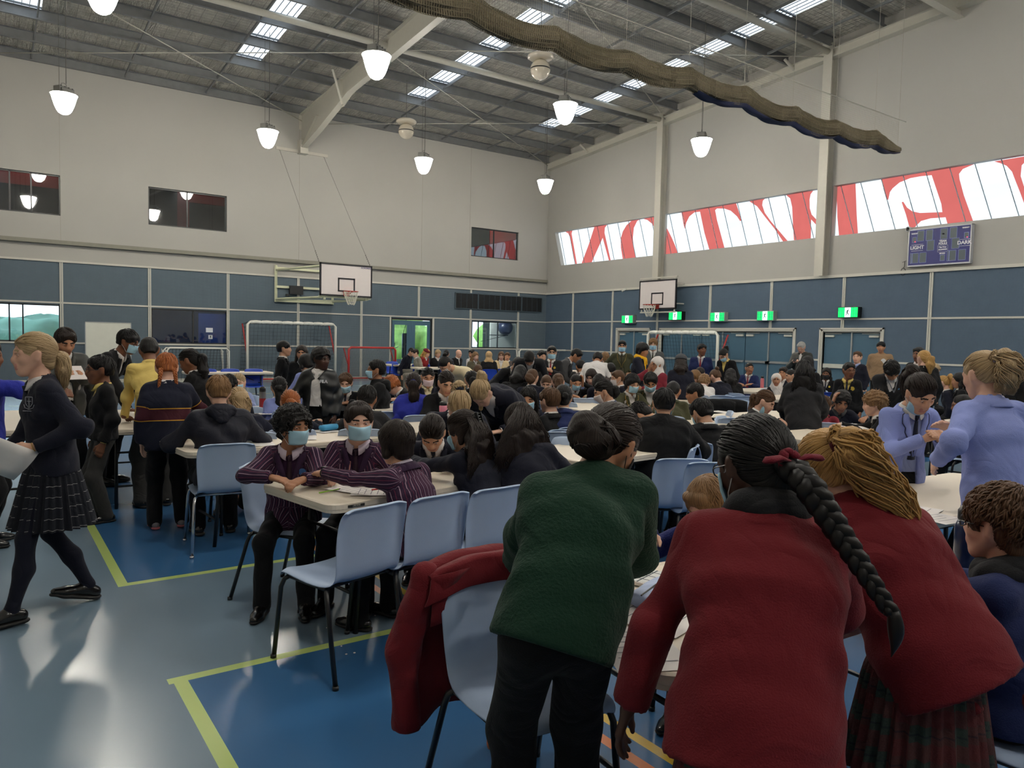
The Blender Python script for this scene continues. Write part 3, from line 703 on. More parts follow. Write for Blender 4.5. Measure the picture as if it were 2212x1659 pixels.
# ================================================================ GOALS ON THE FLOOR
M_wht = mat('white_goal_pipe', (222, 220, 210), .4, var=.02); M_redp = mat('red_goal_pipe', (176, 48, 46), .4, var=.03); M_mesh = mat('black_goal_net', (24, 26, 28), .8); M_meshw = mat('white_goal_net', (170, 172, 168), .8)
def netmesh(mb, quad, nu, nv, r, sag=.0):
    A, B, D, E_ = [Vector(p) for p in quad]       # A-B top, D-E bottom
    pt = lambda u, v: (A.lerp(B, u)).lerp(D.lerp(E_, u), v) + Vector((0, 0, -sag * math.sin(PI * v) * (1 + .3 * math.sin(7 * u))))
    for i in range(nu + 1): mb.tube([pt(i / nu, k / 6) for k in range(7)], r, 3, cap=False)
    for j in range(nv + 1): mb.tube([pt(k / 8, j / nv) for k in range(9)], r, 3, cap=False)
def goal(name, loc, rz, w, h, dt, db, r_, m1, m2, mn, lab, cell=.12, nr=.0035, pads=False):
    g = empty(name, loc, rz, lab, 'goal')
    mb = MB(); mb.tube([(-w / 2, 0, 0), (-w / 2, 0, h - .08), (-w / 2 + .08, 0, h), (w / 2 - .08, 0, h), (w / 2, 0, h - .08), (w / 2, 0, 0)], r_, 10)
    mb.build('goal_frame', m1, g, smooth=True)
    if pads:
        mb = MB(); k = 0
        for i in range(8): x = -w / 2 + .1 + i * (w - .2) / 8; mb.tube([(x + .02, 0, h), (x + (w - .2) / 16, 0, h + .012), (x + (w - .2) / 8 - .02, 0, h)], r_ * 1.25, 8)
        mb.build('crossbar_pad', mat('white_pad', (232, 230, 222), .5), g, smooth=True)
    mb = MB()
    for s in (-1, 1):
        mb.tube([(s * w / 2, 0, h * .42), (s * w / 2, dt * .9, h * .93), (s * w / 2, dt, h * .97)], r_ * .6, 8); mb.tube([(s * w / 2, .02, .05), (s * w / 2, db, .05)], r_ * .6, 8)
    mb.tube([(-w / 2, db, .05), (w / 2, db, .05)], r_ * .6, 8); mb.build('back_brace', m2, g, smooth=True)
    mb = MB(); nu, nv = int(w / cell), int(h / cell)
    netmesh(mb, ((-w / 2, dt, h - .06), (w / 2, dt, h - .06), (-w / 2, db, .05), (w / 2, db, .05)), nu, nv, nr)
    netmesh(mb, ((-w / 2, 0, h), (w / 2, 0, h), (-w / 2, dt, h - .06), (w / 2, dt, h - .06)), nu, max(2, int(dt / cell)), nr)
    for s in (-1, 1): netmesh(mb, ((s * w / 2, 0, h), (s * w / 2, dt, h - .06), (s * w / 2, 0, .05), (s * w / 2, db, .05)), max(2, int(db / cell)), nv, nr)
    mb.build('goal_net', mn, g)
    return g
goal('futsal_goal', (8.57, 25.0, 0), 0, 3.02, 1.99, .6, .9, .045, M_wht, M_redp, M_mesh, 'large white futsal goal with black net and red braces against the back wall', .13, .0035, True)
goal('small_goal', (5.46, 24.6, 0), 0, 1.82, 1.12, .25, .55, .028, M_wht, M_wht, M_mesh, 'small white framed goal left of the large goal at the back wall', .10, .003)
goal('small_goal', (5.46, 25.3, 0), 0, 1.78, 1.10, .2, .5, .026, M_wht, M_wht, M_mesh, 'second small white goal nested behind the front one at the back wall', .10, .003)
goal('hockey_goal', (11.5, 25.0, 0), 0, 1.83, 1.2, .45, .85, .04, M_redp, M_redp, M_meshw, 'red framed hockey goal with white net left of the glazed door', .055, .003)
goal('small_goal', (19.3, 24.9, 0), -.25, 2.3, 1.2, .35, .8, .035, M_wht, M_wht, M_meshw, 'white goal standing in the far corner behind the bending students', .10, .003)
goal('futsal_goal', (19.05, 17.15, 0), -PI / 2, 3.05, 1.96, .5, .85, .05, M_wht, M_redp, M_mesh, 'large white futsal goal with red braces before the exit doors', .13, .0035, True)

# ================================================================ SCOREBOARD
M_sb = mat('royal_blue_scoreboard', (18, 22, 104), .4, var=.03); M_dig = mat('unlit_digit_window', (70, 82, 88), .4); M_wt = mat('white_lettering', (215, 215, 222), .5)
r = empty('scoreboard', (XR - .12, 9.52, 3.78), -PI / 2, 'blue electronic scoreboard reading LIGHT and DARK on the right wall', 'scoreboard')
mb = MB(); mb.box(-.76, .76, -.02, .1, 0, .94); mb.build('scoreboard_case', M_sb, r)
mb = MB()
for a, b, c, d in ((-.78, .78, -.02, .015), (-.78, .78, .93, .96), (-.78, -.755, 0, .95), (.755, .78, 0, .95)): mb.box(a, b, -.03, .11, c, d)
mb.build('scoreboard_frame', mat('silver_frame', (176, 178, 184), .4, metal=.3), r)
for cx, cz, w, h in ((-.46, .77, .16, .26), (-.24, .77, .16, .26), (.12, .77, .16, .26), (.35, .77, .16, .26), (-.2, .5, .17, .25), (.41, .5, .17, .25), (-.58, .2, .16, .25), (-.38, .2, .16, .25), (.35, .2, .16, .25), (.58, .2, .16, .25),
                     (-.68, .2, .04, .25), (.25, .2, .04, .25), (.11, .16, .1, .14), (-.62, .68, .09, .13), (.66, .68, .09, .13)):
    mb = MB(); mb.m = 0; mb.box(cx - w / 2, cx + w / 2, -.026, -.02, cz - h / 2, cz + h / 2); mb.m = 1
    for a, b, c, d in ((cx - w / 2 - .01, cx + w / 2 + .01, cz - h / 2 - .01, cz - h / 2), (cx - w / 2 - .01, cx + w / 2 + .01, cz + h / 2, cz + h / 2 + .01), (cx - w / 2 - .01, cx - w / 2, cz - h / 2, cz + h / 2), (cx + w / 2, cx + w / 2 + .01, cz - h / 2, cz + h / 2)): mb.box(a, b, -.028, -.02, c, d)
    mb.build('digit_window', [M_dig, mat('digit_border', (120, 130, 190), .5)], r)
for s, x, z, sz in (('LIGHT', -.54, .47, .125), ('DARK', .62, .50, .125), ('TEAM', .105, .585, .07), ('FOULS', .105, .52, .07), ('TIMEOUTS', -.62, .84, .035), ('TIMEOUTS', .64, .87, .035), ('PERIOD', .105, .27, .04), ('Blue Vane', .105, .43, .045), ('ALLIANCE', .105, .37, .045)):
    text_obj('scoreboard_lettering', s, sz, M_wt, r, frameM((x, -.03, z), (1, 0, 0), (0, 0, 1)), bold=.004)
mb = MB()
for a, b, z in ((-.69, -.39, .55), (-.69, -.39, .39), (.47, .77 - .02, .58), (.47, .75, .42)): mb.box(a, b, -.026, -.02, z - .004, z + .004)
for a, b, c, d in ((-.02, .23, .31, .315), (-.02, .23, .475, .48), (-.02, -.015, .31, .48), (.225, .23, .31, .48)): mb.box(a, b, -.026, -.02, c, d)
mb.box(.08, .13, -.026, -.02, .75, .79); mb.box(.06, .15, -.026, -.02, .765, .772); mb.build('scoreboard_rule', M_wt, r)
mb = MB(); mb.cbox((-.6, -.03, .63), (.02, .006, .02)); mb.cbox((.68, -.03, .63), (.02, .006, .02)); mb.build('indicator_light', glow('red_led', (255, 60, 90), 2), r)
mb = MB(); mb.tube([(-.9, .08, .15), (-.9, .08, .02), (-.92, .05, -.06)], .008, 6); mb.tube([(-.92 + .06 * math.cos(t), .06, -.13 + .1 * math.sin(t)) for t in [2 * PI * k / 18 for k in range(18)]], .008, 6, closed=True)
mb.tube([(-.95, .06, .12), (-.85, .06, .16)], .006, 5); o = mb.build('coiled_cable', M_black); o.matrix_world = Matrix.Translation((XR - .12, 9.52, 3.78)) @ Matrix.Rotation(-PI / 2, 4, 'Z')
tag(o, 'looped black cable hanging on the wall left of the scoreboard', 'cable')
mb = MB(); mb.lathe([(0, .0), (.05, .0), (.07, .05), (.07, .14), (.045, .15)], 16); o = mb.build('wall_horn', mat('pale_horn', (170, 170, 168), .5)); o.location = (XR - .02, 10.32, 4.76); o.rotation_euler = (0, -PI / 2, 0)
tag(o, 'small round grey speaker at the top left corner of the scoreboard', 'speaker')
# ================================================================ EXIT SIGNS
M_grn = glow('lit_green_sign', (30, 170, 90), 1.0); M_grn2 = glow('bright_green_sign', (24, 225, 84), 1.3); M_sgnw = glow('lit_white_sign', (225, 245, 250), 1.3); M_pict = mat('dark_pictogram', (14, 40, 36), .6)
def exit_sign(y, z, lab, bright=False):
    r = empty('exit_sign', (XR - .05, y, z), -PI / 2, lab, 'exit sign', 'green exit signs')
    mb = MB(); mb.box(-.31, .31, -.16, .03, 0, .31); mb.build('sign_case', mat('grey_sign_case', (150, 156, 150), .5) if not bright else M_black, r, bevel=.01)
    g = MB(); g.box(-.29, .29, -.166, -.158, .02, .29); g.build('sign_face', M_grn2 if bright else M_grn, r)
    g = MB(); g.box(-.085, .085, -.172, -.165, .02, .29); g.build('sign_centre', M_sgnw, r)
    g = MB(); y_ = -.178
    g.add([(.02 + .018 * math.cos(2 * PI * k / 12), y_, .245 + .018 * math.sin(2 * PI * k / 12)) for k in range(12)], [tuple(range(12))])
    for a, b, w in (((.012, .22), (-.012, .15), .034), ((-.012, .15), (.03, .11), .022), ((.03, .11), (.02, .05), .018), ((-.012, .15), (-.02, .10), .022), ((-.02, .10), (-.06, .07), .018), ((.01, .21), (.05, .19), .014), ((.05, .19), (.06, .15), .012), ((.01, .21), (-.04, .19), .014), ((-.04, .19), (-.045, .15), .012)):
        g.bar((a[0], y_, a[1]), (b[0], y_, b[1]), w, .004, up=(0, 1, 0))
    g.build('running_figure', M_pict, r)
    g = MB()
    for i in range(-3, 4):
        if abs(i) > 1: g.box(i * .085 - .003, i * .085 + .003, -.169, -.165, .02, .29)
    for j in (1, 2): g.box(-.29, .29, -.169, -.165, .02 + j * .09 - .002, .02 + j * .09 + .002)
    g.build('sign_grid', mat('dark_sign_grid', (12, 90, 50), .5), r)
exit_sign(20.78, 2.32, 'green running figure exit sign nearest the hoop, above the far left door pair'); exit_sign(18.36, 2.42, 'bright overexposed exit sign just right of the backboard', True)
exit_sign(16.5, 2.36, 'green exit sign in the middle, left of two above the long door bank'); exit_sign(14.62, 2.37, 'green exit sign above the right end of the long door bank')
exit_sign(11.87, 2.43, 'brightest exit sign, above the rightmost door pair', True)
mb = MB(); mb.tube([(0, 0, 0), (-.12, .1, -.12)], .035, 10); o = mb.build('security_camera', mat('white_camera', (215, 215, 208), .5), smooth=True); o.location = (XR - .1, 21.0, 3.66); tag(o, 'small white security camera on the ledge left of the right backboard', 'camera')
# ================================================================ WHITEBOARD, bag, ball, bits in the gym room
r = empty('whiteboard', (2.99, 24.7, 0), 0, 'white rolling whiteboard standing before the back wall at left', 'whiteboard')
mb = MB(); mb.box(-.585, .585, 0, .03, .74, 1.84); mb.build('board_face', mat('whiteboard_face', (204, 204, 192), .3, var=.04, vs=6), r)
mb = MB(); [mb.box(a, b, -.012, .04, c, d) for a, b, c, d in ((-.6, .6, .72, .745), (-.6, .6, 1.83, 1.85), (-.6, -.58, .72, 1.85), (.58, .6, .72, 1.85))]; mb.build('board_frame', M_alum, r)
mb = MB(); [mb.tube([(x, .015, .72), (x, .015, .08)], .015, 8) for x in (-.5, .5)]; [mb.tube([(x, -.3, .06), (x, .32, .06)], .015, 8) for x in (-.5, .5)]; mb.build('board_stand', M_alum, r)
r = empty('punching_bag', (14.02, YB + 1.2, 0), 0, 'black punching bag hanging behind the glazed door', 'punching bag')
mb = MB(); mb.lathe([(0, .75), (.15, .76), (.17, .8), (.17, 1.72), (.15, 1.76), (0, 1.77)], 20); mb.build('bag_body', mat('black_vinyl', (22, 24, 34), .4), r, smooth=True)
mb = MB(); [mb.tube([(.13 * math.cos(a), .13 * math.sin(a), 1.76), (0, 0, 2.2)], .012, 5) for a in (0, 2.1, 4.2)]; mb.tube([(0, 0, 2.2), (0, 0, 3.1)], .012, 5); mb.build('bag_strap', M_black, r)
mb = MB(); mb.lathe([(max(.002, .34 * math.sin(PI * k / 14)), .34 * math.cos(PI * k / 14)) for k in range(15)], 26); o = mb.build('exercise_ball', mat('navy_rubber', (30, 38, 66), .35), smooth=True); o.location = (19.2, YB + 1.6, 2.14); tag(o, 'navy exercise ball on a rack behind the right gym window', 'ball')
mb = MB(); mb.tube([(18.3, YB + 1.55, 1.79), (19.28, YB + 1.5, 1.79)], .02, 6); mb.tube([(19.28, YB + 1.6, 1.79), (17.9, YB + 1.6, 1.5)], .012, 6); o = mb.build('ball_rack', M_black); tag(o, 'thin black rack holding the navy exercise ball', 'rack')
for k, (x, y, lab) in enumerate(((13.1, 28.0, 'dark exercise bike behind the left pane of the glazed door'), (17.0, 28.2, 'dark exercise machine low in the right gym window'), (13.75, 28.4, 'exercise bike partly behind the punching bag'))):
    r = empty('exercise_bike', (x, y, 0), .3 * k, lab, 'exercise bike')
    mb = MB(); mb.tube([(-.5, 0, .06), (.5, 0, .06)], .03, 8); mb.tube([(-.35, 0, .06), (-.15, 0, .95)], .03, 8); mb.tube([(.4, 0, .06), (.35, 0, 1.15)], .03, 8); mb.tube([(-.3, 0, .4), (.38, 0, .5)], .03, 8); mb.build('bike_frame', M_black, r, smooth=True)
    mb = MB(); mb.cbox((-.15, 0, .98), (.26, .18, .06)); mb.build('bike_saddle', M_black, r, bevel=.02)
    mb = MB(); mb.tube([(.5, -.2, 1.2), (.33, -.2, 1.15), (.33, .2, 1.15), (.5, .2, 1.2)], .015, 6); mb.cbox((.4, 0, 1.28), (.04, .2, .16)); mb.build('bike_handlebar', M_black, r)
    mb = MB(); mb.tube([(.25 * math.cos(2 * PI * i / 20) + .2, 0, .35 + .25 * math.sin(2 * PI * i / 20)) for i in range(20)], .025, 6, closed=True); mb.build('bike_flywheel', M_black, r)
for x, z, w, h, nm, lab in ((6.02, 1.62, .22, .15, 'notice', 'white rectangular notice stuck on the blue window glass'), (6.1, 1.4, .13, .13, 'restroom_sign', 'small white square sign with a dark figure below the notice on the blue window')):
    mb = MB(); mb.m = 0; mb.box(x, x + w, YB - .004, YB + .016, z, z + h)
    if nm == 'restroom_sign': mb.m = 1; mb.box(x + .05, x + .08, YB - .006, YB, z + .05, z + .11); mb.box(x + .057, x + .073, YB - .006, YB, z + .03, z + .05)
    o = mb.build(nm, [mat('paper_notice', (200, 206, 214), .6), M_pict]); tag(o, lab, 'sign')
# ================================================================ BLENDED SURFACES FOR PEOPLE
def V3(*a): return np.array(a, float)
class Field:
    """tapered, flattened limbs melted into one skin; surface found on a grid"""
    def __init__(s, beta=.012): s.p = []; s.sub = []; s.beta = beta; s.amp = 0; s.nf = 22; s.ph = 0; s.hot = []
    def cone(s, a, b, ra, rb, u=None, k=1.0, part=0, uo=None):
        a = np.array(a, float); b = np.array(b, float); ax = b - a; L = np.linalg.norm(ax)
        if L < 1e-6: b = a + V3(0, 0, 1e-4); ax = b - a; L = 1e-4
        Mx = np.eye(3)
        if u is not None: u = np.array(u, float); u = u / np.linalg.norm(u); Mx = np.eye(3) - np.outer(u, u) * (1 - 1 / k)
        z = ax / L; e1 = np.cross(z, V3(0, 1, .01) if uo is None else uo); e1 /= max(1e-6, np.linalg.norm(e1)); e2 = np.cross(z, e1)
        s.p.append((a, b, ra, rb, Mx, max(1, k), part, e1, e2, L)); return s
    def ell(s, c, r, part=0, R=None):
        c = np.array(c, float); r = np.array(r, float); m = r.min(); Mx = np.diag(m / r)
        if R is not None: Mx = Mx @ R.T
        s.p.append((c, c + V3(0, 0, 1e-4), m, m, Mx, (r / m).max(), part, V3(1, 0, 0), V3(0, 1, 0), 1e-4)); return s
    def dist(s, q, P):
        a, b, ra, rb, Mx = q[:5]; ba = (b - a).astype(np.float32); w = P - a.astype(np.float32)
        t = np.clip((w @ ba) / float(ba @ ba), 0, 1); w -= t[..., None] * ba
        w = w @ Mx.T.astype(np.float32)
        return np.sqrt((w * w).sum(-1)) - (ra + (rb - ra) * t), t
    def mesh(s, h, want_uv=True):
        M = s.beta * 5 + h * 2
        lo = np.min([np.minimum(q[0], q[1]) - max(q[2], q[3]) * q[5] for q in s.p], 0) - 3 * h - s.amp * 2
        hi = np.max([np.maximum(q[0], q[1]) + max(q[2], q[3]) * q[5] for q in s.p], 0) + 3 * h + s.amp * 2
        n = np.ceil((hi - lo) / h).astype(int) + 1
        acc = np.full(n, 1e-9, np.float32); ax = [(lo[i] + h * np.arange(n[i])).astype(np.float32) for i in range(3)]
        for q in s.p:
            R = max(q[2], q[3]) * q[5] + M
            i0 = np.maximum(0, ((np.minimum(q[0], q[1]) - R - lo) / h).astype(int)); i1 = np.minimum(n, ((np.maximum(q[0], q[1]) + R - lo) / h).astype(int) + 2)
            X, Y, Z = np.meshgrid(*[ax[i][i0[i]:i1[i]] for i in range(3)], indexing='ij')
            d, _ = s.dist(q, np.stack([X, Y, Z], -1))
            acc[i0[0]:i1[0], i0[1]:i1[1], i0[2]:i1[2]] += np.exp(np.clip(-d / s.beta, -20, 60))
        F = -s.beta * np.log(acc)
        if s.sub or s.amp:
            near = np.abs(F) < max(.12, 3 * h); I = np.argwhere(near); Pn = (lo + I * h).astype(np.float32); f = F[near]
            if s.amp:
                w = np.ones(len(Pn), np.float32)
                for hp in s.hot: w += 2.2 * np.exp(-((Pn - np.array(hp, np.float32)) ** 2).sum(1) / .011)
                f = f + s.amp * w * fold(Pn, s.nf, s.ph)
            for g in s.sub: f = np.maximum(f, g(Pn))
            F[near] = f
        return s.nets(F, lo, h, want_uv)
    def nets(s, F, lo, h, want_uv):
        S = F < 0
        c = np.zeros(tuple(x - 1 for x in F.shape), np.int8)
        for a in (0, 1):
            for b in (0, 1):
                for d in (0, 1): c += S[a:F.shape[0] - 1 + a, b:F.shape[1] - 1 + b, d:F.shape[2] - 1 + d]
        I = np.argwhere((c > 0) & (c < 8)); idx = np.full(c.shape, -1, np.int32); idx[I[:, 0], I[:, 1], I[:, 2]] = np.arange(len(I))
        pos = np.zeros((len(I), 3)); cnt = np.zeros(len(I))
        for axis in range(3):
            o = [0, 0, 0]; o[axis] = 1; oth = [k for k in range(3) if k != axis]
            for a in (0, 1):
                for b in (0, 1):
                    q = [0, 0, 0]; q[oth[0]] = a; q[oth[1]] = b
                    f0 = F[I[:, 0] + q[0], I[:, 1] + q[1], I[:, 2] + q[2]]; f1 = F[I[:, 0] + q[0] + o[0], I[:, 1] + q[1] + o[1], I[:, 2] + q[2] + o[2]]
                    m = (f0 < 0) != (f1 < 0); t = np.where(m, f0 / np.where(m, f0 - f1, 1), 0)
                    p = np.tile(np.array(q, float), (len(I), 1)); p[:, axis] += t
                    pos[m] += p[m]; cnt[m] += 1
        V = lo + (I + pos / np.maximum(cnt, 1)[:, None]) * h
        Q = []
        for axis in range(3):
            sl0 = [slice(1, -1)] * 3; sl1 = [slice(1, -1)] * 3; sl0[axis] = slice(0, -1); sl1[axis] = slice(1, None)
            A, B = S[tuple(sl0)], S[tuple(sl1)]; E_ = np.argwhere(A != B)
            if not len(E_): continue
            base = E_.copy()
            for k in range(3):
                if k != axis: base[:, k] += 1
            o1, o2 = [k for k in range(3) if k != axis]
            def cell(a, b):
                t = base.copy(); t[:, o1] -= a; t[:, o2] -= b; return idx[t[:, 0], t[:, 1], t[:, 2]]
            q = np.stack([cell(1, 1), cell(0, 1), cell(0, 0), cell(1, 0)], 1)
            ins = A[E_[:, 0], E_[:, 1], E_[:, 2]]
            if axis == 1: ins = ~ins
            q[~ins] = q[~ins][:, ::-1]; Q.append(q)
        Q = np.concatenate(Q); Q = Q[(Q >= 0).all(1)]
        uv = part = None
        if want_uv:
            best = np.full(len(V), 1e9); uv = np.zeros((len(V), 3)); part = np.zeros(len(V), int); Vf = V.astype(np.float32)
            for q in s.p:
                d, t = s.dist(q, Vf.copy()); m = d < best; best[m] = d[m]
                w = V[m] - (q[0] + t[m][:, None] * (q[1] - q[0])); ang = np.arctan2(w @ q[8], w @ q[7])
                r = (q[2] + q[3]) / 2 * (1 + (q[5] - 1) * .55); uv[m, 0] = ang * r; uv[m, 1] = t[m] * q[9]; uv[m, 2] = 2 * PI * r; part[m] = q[6]
        return V, Q, uv, part
def fold(P, f, ph):
    x, y, z = P[:, 0], P[:, 1], P[:, 2]
    w = np.sin(f * .45 * (x + .7 * y) + 2.1 * ph) + .8 * np.sin(f * .35 * (z - .4 * x) + ph)
    return .5 * np.sin(f * (z * .9 + x * .5 - y * .3) + 2 * w + ph) + .35 * np.sin(f * 1.7 * (x * .6 + y * .8 + z * .25) + 1.5 * w) + .2 * np.sin(f * 3.1 * (y + .5 * z) - w)
class Piece:
    """gathers several surfaces into one mesh object, keeping uv and material index"""
    def __init__(s): s.V = []; s.Q = []; s.U = []; s.M = []; s.n = 0; s.big = []
    def add(s, V, Q, uv=None, mi=0, R=None, T=None, sc=1):
        V = np.asarray(V, float) * sc
        if R is not None: V = V @ np.asarray(R).T
        if T is not None: V = V + T
        Q = np.asarray(Q); s.V.append(V); s.Q.append(Q + s.n); s.n += len(V)
        if uv is None: U = np.zeros((len(Q), Q.shape[1], 2))
        else:
            U = uv[Q][..., :2].copy(); Cc = uv[Q][..., 2].mean(1)
            rng = U[..., 0].max(1) - U[..., 0].min(1); bad = rng > Cc * .5
            ub = U[bad][..., 0]; ub = np.where(ub < 0, ub + Cc[bad][:, None], ub); U[bad, :, 0] = ub
        s.U.append(U); s.M.append(np.full(len(Q), mi) if np.isscalar(mi) else mi[Q].max(1) if len(mi) == len(V) else mi)
        return s
    def mb(s, m, mi=0):
        q = [f if len(f) == 4 else (f[0], f[1], f[2], f[2]) if len(f) == 3 else None for f in m.f]
        vs = list(m.v); Q = []
        for f in m.f:
            if len(f) == 4: Q.append(f)
            elif len(f) == 3: Q.append((f[0], f[1], f[2], -1))
            else:
                for i in range(1, len(f) - 1): Q.append((f[0], f[i], f[i + 1], -1))
        A = np.array(Q); tri = A[A[:, 3] < 0][:, :3]; qd = A[A[:, 3] >= 0]
        n0 = s.n; s.V.append(np.array(vs, float)); s.n += len(vs)
        for a in (tri, qd):
            if len(a): s.Q.append(a + n0); s.U.append(np.zeros((len(a), a.shape[1], 2))); s.M.append(np.full(len(a), mi))
        return s
    def build(s, name, mats, parent, smooth=True):
        if not s.V: return None
        V = np.concatenate(s.V); me = bpy.data.meshes.new(name)
        nl = [q.shape[1] for q in s.Q for _ in range(len(q))]; loops = np.concatenate([q.ravel() for q in s.Q])
        me.vertices.add(len(V)); me.vertices.foreach_set('co', V.ravel().astype(np.float32))
        me.loops.add(len(loops)); me.loops.foreach_set('vertex_index', loops.astype(np.int32))
        nl = np.array(nl, np.int32); st = np.concatenate([[0], np.cumsum(nl)[:-1]]).astype(np.int32)
        me.polygons.add(len(nl)); me.polygons.foreach_set('loop_start', st); me.polygons.foreach_set('loop_total', nl)
        me.polygons.foreach_set('material_index', np.concatenate(s.M).astype(np.int32))
        me.polygons.foreach_set('use_smooth', np.full(len(nl), smooth))
        ul = me.uv_layers.new(name='UVMap'); ul.data.foreach_set('uv', np.concatenate([u.reshape(-1, 2) for u in s.U]).ravel().astype(np.float32))
        me.update(calc_edges=True)
        for m in (mats if isinstance(mats, (list, tuple)) else [mats]): me.materials.append(m)
        o = bpy.data.objects.new(name, me); C.objects.link(o)
        if parent: o.parent = parent
        return o

# ---------------------------------------------------------------- people materials
def skin(name, col):
    m = mat('skin_' + name, col, .5, var=.05, vs=18, spec=.4); b = m.node_tree.nodes['Principled BSDF']
    return m
SKIN = dict(fair=skin('fair', (208, 164, 142)), light=skin('light', (196, 150, 122)), tan=skin('tan', (176, 126, 96)), olive=skin('olive', (160, 112, 84)), brown=skin('brown', (118, 76, 54)), deep=skin('deep', (74, 48, 38)))
LIP = dict(fair=(190, 128, 116), light=(176, 116, 100), tan=(154, 98, 80), olive=(138, 86, 70), brown=(96, 52, 44), deep=(66, 38, 34))
def hairmat(name, c1, c2, rough=.46):
    k = 'hair_' + name
    if k in _M: return _M[k]
    m = mat(k, c1, rough, var=0, spec=.28); nt = m.node_tree; b = nt.nodes['Principled BSDF']; L = nt.links.new
    uv = N(nt, 'ShaderNodeUVMap'); mp = N(nt, 'ShaderNodeMapping'); mp.inputs['Scale'].default_value = (260, 9, 1); L(uv.outputs[0], mp.inputs[0])
    n = N(nt, 'ShaderNodeTexNoise'); n.inputs['Scale'].default_value = 1; n.inputs['Detail'].default_value = 4; L(mp.outputs[0], n.inputs['Vector'])
    mx = N(nt, 'ShaderNodeMixRGB'); mx.inputs[1].default_value = lin(c1); mx.inputs[2].default_value = lin(c2)
    r = N(nt, 'ShaderNodeMapRange'); r.inputs['From Min'].default_value = .35; r.inputs['From Max'].default_value = .68
    L(n.outputs['Fac'], r.inputs['Value']); L(r.outputs[0], mx.inputs[0]); L(mx.outputs[0], b.inputs['Base Color'])
    bp = N(nt, 'ShaderNodeBump'); bp.inputs['Strength'].default_value = .9; bp.inputs['Distance'].default_value = .006
    L(n.outputs['Fac'], bp.inputs['Height']); L(bp.outputs[0], b.inputs['Normal'])
    return m
HAIR = dict(black=hairmat('black', (9, 8, 8), (24, 20, 20)), dark=hairmat('dark_brown', (17, 12, 10), (46, 33, 27)), brown=hairmat('brown', (52, 34, 22), (104, 74, 50)), light=hairmat('light_brown', (92, 66, 42), (150, 114, 76)),
            blonde=hairmat('blonde', (130, 92, 48), (206, 164, 100)), ginger=hairmat('ginger', (112, 58, 30), (186, 110, 58)), grey=hairmat('grey', (130, 128, 124), (190, 188, 184)), ash=hairmat('ash_blonde', (128, 104, 76), (196, 170, 130)))
